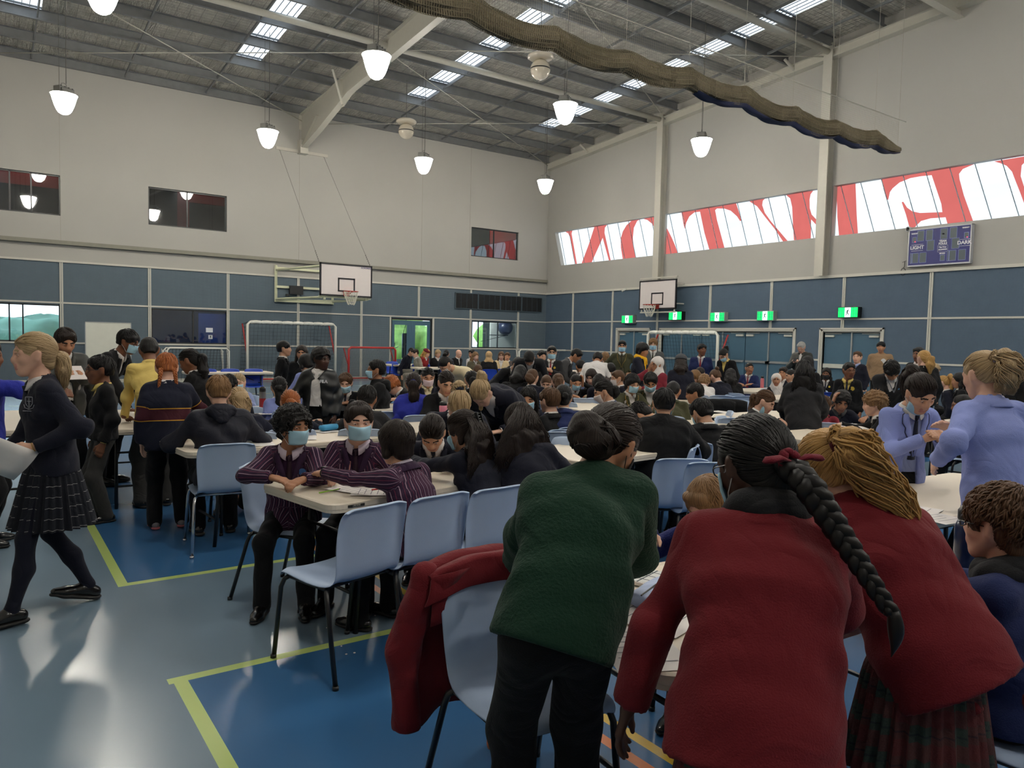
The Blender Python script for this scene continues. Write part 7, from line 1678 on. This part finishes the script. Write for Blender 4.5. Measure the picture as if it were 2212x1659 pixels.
chair_at(1296, 860, 175, 'light blue chair at the right of the narrow white table end', grp=GE)
chair_at(1960, 868, 170, 'light blue chair left of two beyond the dark haired lavender girl', grp=GE)
chair_at(1990, 867, 160, 'light blue chair right of two beyond the dark haired lavender girl', grp=GE)
chair_at(1656, 952, 170, 'light blue chair below the girl with the lowered mask', grp=GE)
chair_at(1774, 905, 170, 'light blue chair under the small brown haired head', grp=GE)
chair_at(1782, 848, 178, 'royal blue chair below the black masked girl', kind='royal')
chair_at(447, 797, 0, 'royal blue chair, leftmost of three behind the long white table', kind='royal', grp='royal blue chairs behind the long white table')
chair_at(497, 797, 0, 'royal blue chair, middle of three behind the long white table', kind='royal', grp='royal blue chairs behind the long white table')
chair_at(548, 797, 0, 'royal blue chair, rightmost of three behind the long white table', kind='royal', grp='royal blue chairs behind the long white table')
chair_at(846, 781, -20, 'empty royal blue chair at the left of the far adult tables', kind='royal')
chair_at(1082, 797, 150, 'empty royal blue chair right of the beige hijab', kind='royal')
p_, yw = chair_at(1052, 1208, -30, 'light blue chair with a maroon blazer hung over its back, beside the green jumper')
# ---- maroon blazer hung over that chair back
Rz_ = rz(yw); f_ = Rz_ @ V3(0, 1, 0); sx_ = Rz_ @ V3(1, 0, 0)
r = empty('hung_blazer', (p_[0], p_[1], 0), yw, 'maroon blazer draped over the light blue chair back left of the green jumper', 'blazer')
def drape(w, L, y, fold_, seed, skew=0):
    rows = []
    for i in range(26):
        t = i / 25; row = []
        for j in range(25):
            u = -1 + j / 12
            z = .825 - L * max(0, t - .08) - .05 * abs(u) ** 2.5; ww = w * (1 + .10 * t)
            row.append((u * ww + skew * t, y * (1 if t > .05 else t * 20) + fold_ * t * math.sin(u * 6 + seed + 2 * t) * .9 + .005 * math.sin(u * 9 + 5 * t + seed), z + (.0 if t > .08 else .006 * math.sin(PI * t / .08))))
        rows.append(row)
    return rows
mb = MB(); mb.grid(drape(.25, .62, -.075, .035, .6)); mb.build('blazer_back', CL['maroon'], r, smooth=True, solid=.008)
mb = MB(); mb.grid(drape(.24, .10, .05, .01, 2)); mb.build('blazer_shoulder', CL['maroon'], r, smooth=True, solid=.008)
for sg in (-1, 1):
    F = Field(.014); F.cone((sg * .235, -.02, .76), (sg * .30, -.05, .50), .055, .052); F.cone((sg * .30, -.05, .50), (sg * .29, -.03, .22), .052, .045); F.amp = .008; F.nf = 26
    F.sub.append(lambda P: .235 - P[:, 2]); V, Q, uv, _ = F.mesh(.011); Piece().add(V, Q, uv).build('blazer_sleeve', CL['maroon'], r)
    mb = MB(); rows = [[(sg * (.10 + .06 * math.sin(PI * t)), .055 - .02 * t, .80 - .16 * t), (sg * (.16 + .05 * math.sin(PI * t)), .065 - .02 * t, .795 - .17 * t), (sg * .235, .05 - .02 * t, .785 - .18 * t)] for t in [i / 8 for i in range(9)]]
    mb.grid(rows); mb.build('blazer_lapel', CL['maroon'], r, smooth=True, solid=.006)
# dark jackets over two chair backs
for px, py, nm in ((1552, 866, 'black jacket hung over the left chair back behind the olive boy'), (1578, 866, 'black jacket hung over the right chair back beside the white chair')):
    q = onZ(px, py, .82); r2 = empty('hung_jacket', (q[0], q[1], 0), math.atan2(-q[1], -q[0]) + PI / 2, nm, 'jacket')
    mb = MB(); mb.grid([[(u * (.22 + .02 * t), -.04 * min(1, t * 8) + .02 * math.sin(u * 7 + t * 3) * t, .84 - .5 * t - .03 * abs(u) ** 3) for u in [-1 + j / 8 for j in range(17)]] for t in [i / 16 for i in range(17)]]); mb.build('jacket_back', CL['black'], r2, smooth=True, solid=.03)
# ================================================================ TABLES
M_top = mat('ivory_blow_moulded_top', (214, 202, 184), .45, var=.02, bump=.05, bs=90)
def rrect(w, d, r, n=6):
    P = []
    for cx, cy, a0 in ((w / 2 - r, d / 2 - r, 0), (-w / 2 + r, d / 2 - r, PI / 2), (-w / 2 + r, -d / 2 + r, PI), (w / 2 - r, -d / 2 + r, 1.5 * PI)):
        for i in range(n + 1): a = a0 + PI / 2 * i / n; P.append((cx + r * math.cos(a), cy + r * math.sin(a)))
    return P
def make_table(W=1.83, Dp=.76):
    r = empty('folding_table', (0, 0, 0), 0, 'x', 'table')
    mb = MB(); prev = None; vs = []; fs = []
    lay = [(-.03, .738), (-.008, .742), (0, .736), (0, .712), (-.004, .708), (-.004, .694), (-.016, .690), (-.03, .700)]
    n = None
    for off, z in lay:
        ring = rrect(W + 2 * off, Dp + 2 * off, .075 + off * .5); n = len(ring); vs += [(x, y, z) for x, y in ring]
    for i in range(len(lay) - 1):
        for k in range(n): fs.append((i * n + k, i * n + (k + 1) % n, (i + 1) * n + (k + 1) % n, (i + 1) * n + k))
    fs.append(tuple(range(n))); fs.append(tuple((len(lay) - 1) * n + k for k in range(n - 1, -1, -1)))
    mb.add(vs, fs); mb.build('table_top', M_top, r)
    for sx in (-1, 1):
        for sy in (-1, 1):
            mb = MB(); mb.tube([(sx * (W / 2 - .28), sy * .27, .70), (sx * (W / 2 - .22), sy * .28, .0)], .0145, 10); mb.build('leg', M_black, r, smooth=True)
        mb = MB(); mb.tube([(sx * (W / 2 - .235), -.278, .20), (sx * (W / 2 - .235), .278, .20)], .010, 8); mb.build('leg_crossbar', M_black, r, smooth=True)
        mb = MB(); mb.tube([(sx * (W / 2 - .265), -.275, .50), (sx * (W / 2 - .265), .275, .50)], .010, 8)
        mb.tube([(sx * (W / 2 - .265), 0, .50), (sx * .22, 0, .695)], .010, 8); mb.tube([(sx * (W / 2 - .28), -.29, .69), (sx * (W / 2 - .28), .29, .69)], .012, 8); mb.build('leg_brace', M_black, r, smooth=True)
    mb = MB()
    for sy in (-1, 1): mb.box(-W / 2 + .2, W / 2 - .2, sy * .31 - .012, sy * .31 + .012, .665, .695)
    mb.build('under_rail', M_black, r)
    mb = MB(); mb.box(-W / 2 + .10, -W / 2 + .20, -Dp / 2 - .0035, -Dp / 2 - .001, .716, .729); lb = mb.build('brand_plate', mat('dark_brand_plate', (40, 38, 36), .5), r)
    text_obj('plate_lettering', 'LIFETIME', .013, mat('pale_plate_letter', (190, 184, 172), .5), lb, frameM((-W / 2 + .15, -Dp / 2 - .004, .7225), (1, 0, 0), (0, 0, 1)), extrude=.0003)
    return r
tab0 = make_table(); tf = True
TABS = [(2.24, 4.06, 10, 'ivory folding table of the purple striped blazer boys'), (4.30, 4.42, 6, 'ivory folding table hidden beyond the bent green jumper girl'), (2.05, 6.08, 5, 'ivory folding table at left, of the boy in the hooded navy jacket'), (4.05, 6.35, 5, 'ivory folding table holding the pink bottle'),
        (2.35, 8.45, 3, 'ivory folding table with the red topped flask'), (4.50, 8.35, 0, 'ivory folding table behind the royal blue fleece'), (6.45, 7.25, 82, 'ivory folding table seen end on between bright navy blazers'), (2.33, 1.60, -3, 'nearest ivory folding table behind the green jumper'),
        (4.55, 2.10, -4, 'ivory folding table between the blonde plait girl and lavender blazers'), (7.55, 5.62, 0, 'cream empty table end beyond the olive blazers'), (6.05, 5.55, 0, 'table under the black coats further right'), (7.0, 4.10, -3, 'ivory folding table with the open book of the temple resting boy'),
        (7.9, 9.9, 0, 'ivory folding table with the grey green flask'), (8.6, 7.9, 0, 'ivory folding table of the two masked olive blazer boys'), (12.4, 8.95, 0, 'ivory folding table of the girl with folded hands'), (11.2, 7.5, 0, 'ivory table by the smiling white hijab girl'), (12.6, 7.1, -4, 'ivory table before the black masked girl'),
        (9.7, 3.95, 0, 'ivory folding table with the green pencil case right of lavender hands'), (4.45, 17.25, -3, 'long ivory folding table before three royal blue chairs'), (.35, 8.4, 88, 'ivory folding table behind the walking girl'), (1.25, 8.1, 88, 'ivory folding table by the boy in the yellow shirt'),
        (11.2, 21.35, 0, 'far left adult table'), (11.0, 19.0, -10, 'adult table before the burgundy beret'), (12.3, 17.6, 0, 'adult table with open laptops'), (13.6, 16.6, 0, 'adult table before the cream coat')]
TB = []
for x, y, rt, lab in TABS:
    t = tab0 if tf else copy_tree(tab0); tf = False; t.location = (x, y, 0); t.rotation_euler = (0, 0, D(rt)); t['label'] = lab if 'table' in lab else lab; t['group'] = 'ivory folding tables'; TB.append(t)
# ================================================================ THINGS ON TABLES AND FLOOR
M_paper = mat('white_paper', (222, 216, 212), .8, var=.02); M_ink = mat('grey_print', (120, 120, 126), .8)
ZT = .743
def on_table(px, py, z=ZT): p = onZ(px, py, z); return float(p[0]), float(p[1])
def paper(px, py, rot, label, w=.21, l=.297, grp='paper sheets on the tables', lines=True, xy=None):
    x, y = xy or on_table(px, py); mb = MB(); mb.m = 0; mb.add([(-w / 2, -l / 2, 0), (w / 2, -l / 2, 0), (w / 2, l / 2, .001), (-w / 2, l / 2, 0), (-w / 2, -l / 2, .0012), (w / 2, -l / 2, .0012), (w / 2, l / 2, .0022), (-w / 2, l / 2, .0012)], [(0, 3, 2, 1), (4, 5, 6, 7), (0, 1, 5, 4), (1, 2, 6, 5), (2, 3, 7, 6), (3, 0, 4, 7)])
    if lines:
        mb.m = 1
        for i in range(7): mb.quad((-w * .38, l * .36 - i * .034, .0026), (w * (.36 - .1 * (i % 3)), l * .36 - i * .034, .0026), (w * (.36 - .1 * (i % 3)), l * .36 - i * .034 + .004, .0026), (-w * .38, l * .36 - i * .034 + .004, .0026))
    o = mb.build('paper_sheet', [M_paper, M_ink]); o.location = (x, y, ZT); o.rotation_euler = (0, 0, D(rot)); return tag(o, label, 'paper', grp)
PAP = [(770, 1056, 25, 'sheet under the hand of the reaching striped boy'), (735, 1030, -15, 'sheet before the middle striped boy'), (820, 1062, 60, 'sheet at the elbow of the floppy haired striped boy'), (700, 930, 10, 'white sheets beside the blue pencil case'), (655, 945, -20, 'sheet right of the blonde ponytail table'),
       (600, 940, 30, 'pink marked sheet before the hooded jacket boy'), (560, 958, -10, 'sheet at the right elbow of the hooded jacket boy'), (560, 880, 20, 'sheet below the red flask'), (590, 893, 70, 'sheet left of the lavender blazer ponytail girl'), (850, 878, 0, 'open book page behind the black hooded boy'), (880, 874, 12, 'white sheet before the royal blue fleece girl'),
       (960, 1010, 15, 'sheet under the hands of the parted hair girl'), (1255, 868, 20, 'sheet at the end of the narrow table'), (1283, 890, -20, 'sheet under the arm of the bright navy girl'), (1390, 872, 5, 'sheet before the two masked olive boys'), (1560, 890, 0, 'sheet on the cream table end'), (1790, 925, -8, 'left open page before the temple resting boy'), (1850, 918, 8, 'right open page before the temple resting boy'), (1800, 945, 20, 'sheet under the writing hand at right'),
       (1400, 1330, 15, 'white sheet beside the right hand of the green jumper girl'), (1380, 1400, -25, 'white sheet at the near table edge'), (1960, 1098, 12, 'sheet on the table beyond the blonde ponytail'), (2010, 1115, -8, 'large sheet left of the lavender blazer skirt'), (2020, 908, 6, 'sheet before the dark skinned profile boy'), (240, 895, 10, 'sheet behind the yellow shirt boy'), (1095, 820, 0, 'sheet left of the grey green flask')]
for a in PAP: paper(a[0], a[1], a[2], a[3])
def bottle(px, py, prof, mats_, label, z=ZT, name='bottle', sc=1.0):
    x, y = on_table(px, py, z); r = empty(name, (x, y, z), 0, label, 'bottle')
    for nm, pr, m in zip(('bottle_body', 'bottle_cap', 'bottle_band'), prof, mats_):
        mb = MB(); mb.lathe([(a * sc, b * sc) for a, b in pr], 20); mb.build(nm, m, r, smooth=nm != 'bottle_band')
    return r
_b = lambda n, c, r=.35, me=0: mat(n, c, r, metal=me, var=.02)
M_cap = _b('black_cap', (24, 24, 26)); std = [(0, 0), (.034, .002), (.036, .01), (.036, .17), (.030, .19), (.02, .2)]; cap = [(.024, .195), (.028, .2), (.028, .23), (.024, .236), (0, .238)]
bottle(567, 885, [[(0, 0), (.034, 0), (.036, .01), (.036, .13)], [(.03, .20), (.036, .205), (.036, .24), (.02, .262), (0, .262)], [(.0362, .13), (.036, .2), (.03, .205)]], [_b('red_flask', (150, 34, 44)), M_cap, _b('brushed_steel', (170, 168, 164), .3, .9)], 'red and silver flask with black cap on the left rear table')
o = bottle(957, 922, [[(0, 0), (.030, 0), (.032, .01), (.026, .12), (.038, .15), (.040, .20), (.032, .21)], [(.034, .205), (.036, .21), (.036, .235), (.02, .245), (0, .245)]], [_b('pink_plastic', (226, 138, 160)), M_cap], 'pink bottle with black lid before the side parted girl')
bottle(1140, 905, [[(0, 0), (.038, 0), (.040, .01), (.040, .15), (.034, .17), (.028, .175)], [(.030, .17), (.030, .195), (.02, .205), (0, .206)]], [_b('brushed_steel', (170, 168, 164), .3, .9), M_cap], 'brushed steel bottle with flip lid among the middle tables')
bottle(1079, 838, [[(0, 0), (.036, 0), (.038, .01), (.038, .17), (.028, .21), (.022, .22)], [(.025, .215), (.028, .22), (.028, .25), (0, .255)]], [_b('sage_steel', (128, 142, 132)), _b('pale_cap', (190, 192, 186))], 'sage grey flask on the table before the royal blue chairs')
bottle(785, 874, [std, cap], [_b('purple_clear', (150, 110, 168)), _b('violet_cap', (48, 30, 60))], 'purple drink bottle left of the black hooded boy')
bottle(868, 788.5, [[(0, 0), (.03, 0), (.032, .02), (.03, .14), (.012, .19)], [(.014, .19), (.014, .21), (0, .21)]], [glass('clear_bottle_plastic', (200, 215, 220), .8), _b('pale_cap', (190, 192, 186))], 'clear water bottle on the far left adult table')
bottle(1646, 838, [std, cap], [_b('rose_bottle', (196, 110, 120)), M_cap], 'rose coloured bottle beside the smiling white hijab girl')
bottle(2082, 1262, [[(0, 0), (.038, 0), (.04, .01), (.04, .09), (.035, .105), (.04, .12), (.04, .21), (.03, .235), (.022, .24)], [(.03, .235), (.032, .24), (.032, .27), (.018, .29), (0, .29)]], [_b('navy_clear_bottle', (28, 40, 72), .2), M_cap], 'tall navy drink bottle on the near table at right')
x, y = on_table(2082, 1262); mb = MB()
for i in range(4):
    pts = [(.0412 * math.cos(a), .0412 * math.sin(a), .03 + i * .012) for a in [-2.4 + .1 * j for j in range(9 - i)]]; mb.tube(pts, .0022, 4)
o = mb.build('bottle_stripe', _b('pale_blue_print', (140, 170, 200))); o.parent = [q for q in C.objects if q.get('label', '').startswith('tall navy drink')][0]
bottle(1072, 1612, [[(0, 0), (.036, 0), (.038, .01), (.038, .12)], [(.02, .235), (.026, .24), (.026, .285), (.0, .29)], [(.038, .12), (.038, .20), (.03, .225), (.022, .235)]], [_b('orange_enamel', (220, 104, 36)), M_cap, _b('yellow_enamel', (196, 160, 40))], 'orange and yellow flask standing on the floor under the near chair', z=0)
bottle(1091, 1690, [[(0, 0), (.034, 0), (.036, .01), (.036, .15), (.026, .18), (.02, .19)], [(.022, .185), (.03, .19), (.03, .22), (0, .225)]], [_b('mint_bottle', (120, 168, 146)), _b('mint_cap', (150, 190, 170))], 'mint green bottle on the floor at the bottom edge', z=0)
def case(px, py, rot, dim, m, label, name='pencil_case', z=ZT, zip_=True):
    x, y = on_table(px, py, z); r = empty(name, (x, y, z), D(rot), label, 'case'); F = Field(.010); w, d, h = dim
    F.cone((-w / 2 + h / 2, 0, h / 2), (w / 2 - h / 2, 0, h / 2), h / 2 - .002, h / 2 - .002, (0, 1, 0), max(1.01, d / h)); F.sub.append(lambda P: .001 - P[:, 2]); F.amp = .0015; F.nf = 60
    V, Q, uv, _ = F.mesh(.006); Piece().add(V, Q, uv).build('case_body', m, r)
    if zip_: mb = MB(); mb.tube([(-w / 2 + .01, 0, h * .96), (0, .004, h + .001), (w / 2 - .01, 0, h * .96)], .003, 5); mb.build('case_zip', M_black, r)
    return r
case(712, 930, 20, (.22, .09, .06), _b('sky_blue_fabric', (64, 150, 196), .7), 'bright sky blue pencil case right of the padded jacket boy')
case(966, 926, -10, (.22, .10, .05), cloth('black_white_print', (24, 24, 26), kind='check', c2=(200, 200, 200), per=.02), 'black and white patterned pencil case below the pink bottle')
case(1066, 838, 5, (.26, .16, .09), CL['char'], 'dark grey pouch left of the sage flask'); case(1092, 848, -5, (.22, .08, .05), _b('red_case', (176, 40, 48), .6), 'flat red pencil case right of the sage flask')
case(1418, 1296, 20, (.26, .14, .05), _b('pale_blue_case', (158, 172, 204), .6), 'pale blue zipped case beside the green jumper arm'); case(1266, 860, 0, (.24, .14, .05), cloth('pastel_print', (206, 198, 170), kind='check', c2=(226, 150, 110), per=.05), 'pastel printed soft case under the masked girls hand')
case(1970, 906, 5, (.2, .1, .04), _b('mint_green_case', (96, 180, 150), .5), 'mint green case right of the lavender girl hands')
x, y = on_table(1425, 1258); mb = MB(); mb.m = 0; mb.box(-.085, .085, -.12, .12, 0, .012); mb.m = 1; mb.box(-.08, .08, -.115, .115, .0125, .0135)
o = mb.build('plaid_notebook', [M_paper, cloth('notebook_plaid', (206, 206, 204), kind='check', c2=(40, 48, 60), per=.045, bump=0)]); o.location = (x, y, ZT); o.rotation_euler = (0, 0, .3); tag(o, 'notebook with black and white plaid cover left of the dark plait girl', 'notebook')
uvl = o.data.uv_layers.new(name='UVMap')
for l in o.data.loops: co = o.data.vertices[l.vertex_index].co; uvl.data[l.index].uv = (co.x, co.y)
x, y = on_table(1840, 932); mb = MB(); P = [[(u * .20, v * .14, .012 + .03 * math.exp(-((abs(u) - .45) * 2.4) ** 2) * 1 - .028 * math.exp(-(u * 9) ** 2)) for u in [-1 + j / 10 for j in range(21)]] for v in (-1, 1)]
mb.grid(P); o = mb.build('open_book', M_paper, smooth=True, solid=.012); o.location = (x, y, ZT); o.rotation_euler = (0, 0, -.9); tag(o, 'thick open book before the temple resting boy', 'book')
def pen(px, py, rot, c, label, z=ZT + .006, tilt=0):
    x, y = on_table(px, py, z); r = empty('pencil', (x, y, z), D(rot), label, 'pencil'); mb = MB(); dz = math.sin(D(tilt)) * .15
    mb.tube([(-.075, 0, 0), (.06, 0, dz * .9)], .004, 7); mb.build('pencil_shaft', _b('pen_%d_%d' % (px, py), c), r); mb = MB(); mb.tube([(.06, 0, dz * .9), (.075, 0, dz)], .004, 7, rs=[.004, .001]); mb.build('pencil_tip', M_black, r)
pen(713, 1060, 20, (130, 180, 50), 'lime green pencil under the reaching hand'); pen(692, 1040, -10, (190, 40, 90), 'magenta pencil before the curly haired striped boy'); pen(755, 1030, 60, (190, 130, 120), 'pink pencil standing in the fist of the middle striped boy', tilt=50)
pen(590, 940, 30, (220, 150, 90), 'orange pencil by the hooded jacket boy'); pen(1285, 893, -40, (90, 140, 130), 'teal marker on the narrow white table'); pen(1410, 1335, 30, (60, 50, 50), 'dark pencil held above the near table'); pen(830, 1055, 0, (200, 60, 60), 'short red pencil at the folded sheet')
M_lap = _b('pale_grey_laptop', (170, 176, 186), .35, .3)
for (x, y, rz_, lab) in ((12.2, 17.75, 2.7, 'open silver laptop before the olive cardigan woman'), (11.8, 17.4, .5, 'open pale laptop before the man in the white shirt')):
    r = empty('laptop', (x, y, ZT), rz_, lab, 'laptop'); mb = MB(); mb.box(-.16, .16, -.11, .11, 0, .015); mb.build('laptop_base', M_lap, r, bevel=.003)
    mb = MB(); mb.add([(-.16, .11, .012), (.16, .11, .012), (.16, .17, .22), (-.16, .17, .22), (-.16, .12, .01), (.16, .12, .01), (.16, .18, .218), (-.16, .18, .218)], [(0, 1, 2, 3), (7, 6, 5, 4), (0, 4, 5, 1), (2, 6, 7, 3), (0, 3, 7, 4), (1, 5, 6, 2)]); l = mb.build('laptop_lid', M_lap, r)
    mb = MB(); mb.quad((-.15, .1105, .022), (.15, .1105, .022), (.15, .166, .21), (-.15, .166, .21)); mb.build('laptop_screen', glow('lit_laptop_screen', (150, 175, 205), .5), l)
def pack(px, py, m, lab, rot=0, s=1):
    x, y = on_table(px, py, 0); r = empty('backpack', (x, y, 0), D(rot), lab, 'backpack'); F = Field(.03); F.cone((0, 0, .12 * s), (0, .02, .36 * s), .13 * s, .10 * s, (1, 0, 0), 1.25); F.cone((0, -.12, .12 * s), (0, -.10, .20 * s), .06 * s, .05 * s, (1, 0, 0), 1.7); F.sub.append(lambda P: .004 - P[:, 2]); F.amp = .006; F.nf = 24
    V, Q, uv, _ = F.mesh(.02); Piece().add(V, Q, uv).build('backpack_body', m, r)
    mb = MB(); [mb.tube([(sx * .07, .12, .42 * s), (sx * .08, .19, .30 * s), (sx * .08, .16, .12 * s)], .015, 6) for sx in (-1, 1)]; mb.tube([(-.03, .03, .46 * s), (0, .03, .50 * s), (.03, .03, .46 * s)], .008, 6); mb.build('backpack_strap', M_black, r)
pack(862, 838, CL['khaki'], 'khaki backpack on the floor below the far left adult table'); pack(540, 1100, CL['black'], 'black bag on the floor under the hooded jacket boys table', 20, .7)
pack(1240, 1130, CL['black'], 'black bag on the floor between the chair row and the green jumper', 10, .8)
# papers held
def held(label_start, cat, off, rot, w, l, lab, nm='paper_sheet'):
    root, J, s, base, yaw, dist = [v for k_, v in PEOPLE.items() if k_.startswith(label_start)][0]
    mb = MB(); mb.grid([[(u * w / 2, v * l / 2, .012 * math.sin(2 * u + v)) for u in (-1, -.5, 0, .5, 1)] for v in (-1, -.5, 0, .5, 1)])
    o = mb.build(nm, M_paper, smooth=True, solid=.0015); M4 = Matrix.Translation(base * V3(1, 1, 0)) @ Matrix.Rotation(yaw, 4, 'Z') @ Matrix.Translation(off) @ rot; o.matrix_world = M4; tag(o, lab, cat); return o
J_ = [v for k_, v in PEOPLE.items() if k_.startswith('girl walking')][0][1]
held('girl walking', 'paper', J_['Tl'] + V3(.0, .16, -.04), Matrix.Rotation(1.15, 4, 'Y') @ Matrix.Rotation(.55, 4, 'Z'), .2, .29, 'pale sheet of paper held low by the walking blonde girl')
# school crest on the walking girl's jumper
root, J, s, base, yaw, dist = [v for k_, v in PEOPLE.items() if k_.startswith('girl walking')][0]
mb = MB(); c = J['C'] + V3(-.115 * s, .095 * s, .055); ex_, uz = unit(V3(.75, .65, 0)), V3(0, 0, 1); nrm = unit(np.cross(ex_, uz)); nrm = nrm if nrm[0] < 0 else -nrm
def cp(a, b): return c + ex_ * a + uz * b + nrm * .012
for pts in ([(-.02, .03), (.02, .03), (.02, -.005), (0, -.03), (-.02, -.005), (-.02, .03)], [(0, .025), (0, -.022)], [(-.012, .008), (.012, .008)], [(-.03, -.01), (-.024, -.028), (0, -.036), (.024, -.028), (.03, -.01)], [(-.036, -.045), (.036, -.045)]): mb.tube([cp(*p) for p in pts], .0016, 4)
o = mb.build('jumper_crest', mat('silver_thread', (150, 152, 160), .6), root)
# white letters on the padded jacket
root, J, s, base, yaw, dist = [v for k_, v in PEOPLE.items() if k_.startswith('boy with dark skin in black padded')][0]
text_obj('jacket_lettering', 'FILA', .045, M_wt, root, frameM(tuple(J['C'] + V3(-.115 * s, .168 * s, .05)), (-1, 0, 0), (0, 0, 1)), extrude=.003, bold=.002)
# watch and bracelet
root, J, s, base, yaw, dist = [v for k_, v in PEOPLE.items() if k_.startswith('girl walking')][0]
mb = MB(); T, d_ = J['Tl'] + J['Dl'] * .01, J['Dl']; e1 = unit(np.cross(d_, V3(0, 0, 1))); e2 = np.cross(e1, d_); mb.tube([T + (e1 * math.cos(a) * .028 + e2 * math.sin(a) * .024) for a in [2 * PI * i / 16 for i in range(16)]], .0022, 5, closed=True); mb.build('bracelet', M_gold, root)
root, J, s, base, yaw, dist = [v for k_, v in PEOPLE.items() if k_.startswith('boy with floppy')][0]
mb = MB(); T, d_ = J['Tl'] + J['Dl'] * .005, J['Dl']; e1 = unit(np.cross(d_, V3(0, 0, 1))); e2 = np.cross(e1, d_); mb.tube([T + (e1 * math.cos(a) * .030 + e2 * math.sin(a) * .026) for a in [2 * PI * i / 16 for i in range(16)]], .007, 6, closed=True, flat=.5); mb.cbox(T + e2 * .03, (.03, .03, .008)); mb.build('wrist_watch', M_black, root)
# tiny paper scraps near the front chairs
rnd = random.Random(5)
for i in range(14):
    px, py = rnd.uniform(700, 935), rnd.uniform(1300, 1420); p = onZ(px, py, .002); mb = MB(); r_ = rnd.uniform(.004, .007); mb.add([(r_ * math.cos(a), r_ * math.sin(a), 0) for a in (0, 1.3, 2.6, 3.9, 5.2)] + [(r_ * math.cos(a), r_ * math.sin(a), .002) for a in (0, 1.3, 2.6, 3.9, 5.2)], [(4, 3, 2, 1, 0), (5, 6, 7, 8, 9)] + [(k, (k + 1) % 5, 5 + (k + 1) % 5, 5 + k) for k in range(5)])
    o = mb.build('paper_scrap', M_paper); o.location = (p[0], p[1], .001); tag(o, 'tiny white paper scrap on the floor near the front chair legs', 'scrap', 'paper scraps on the floor')
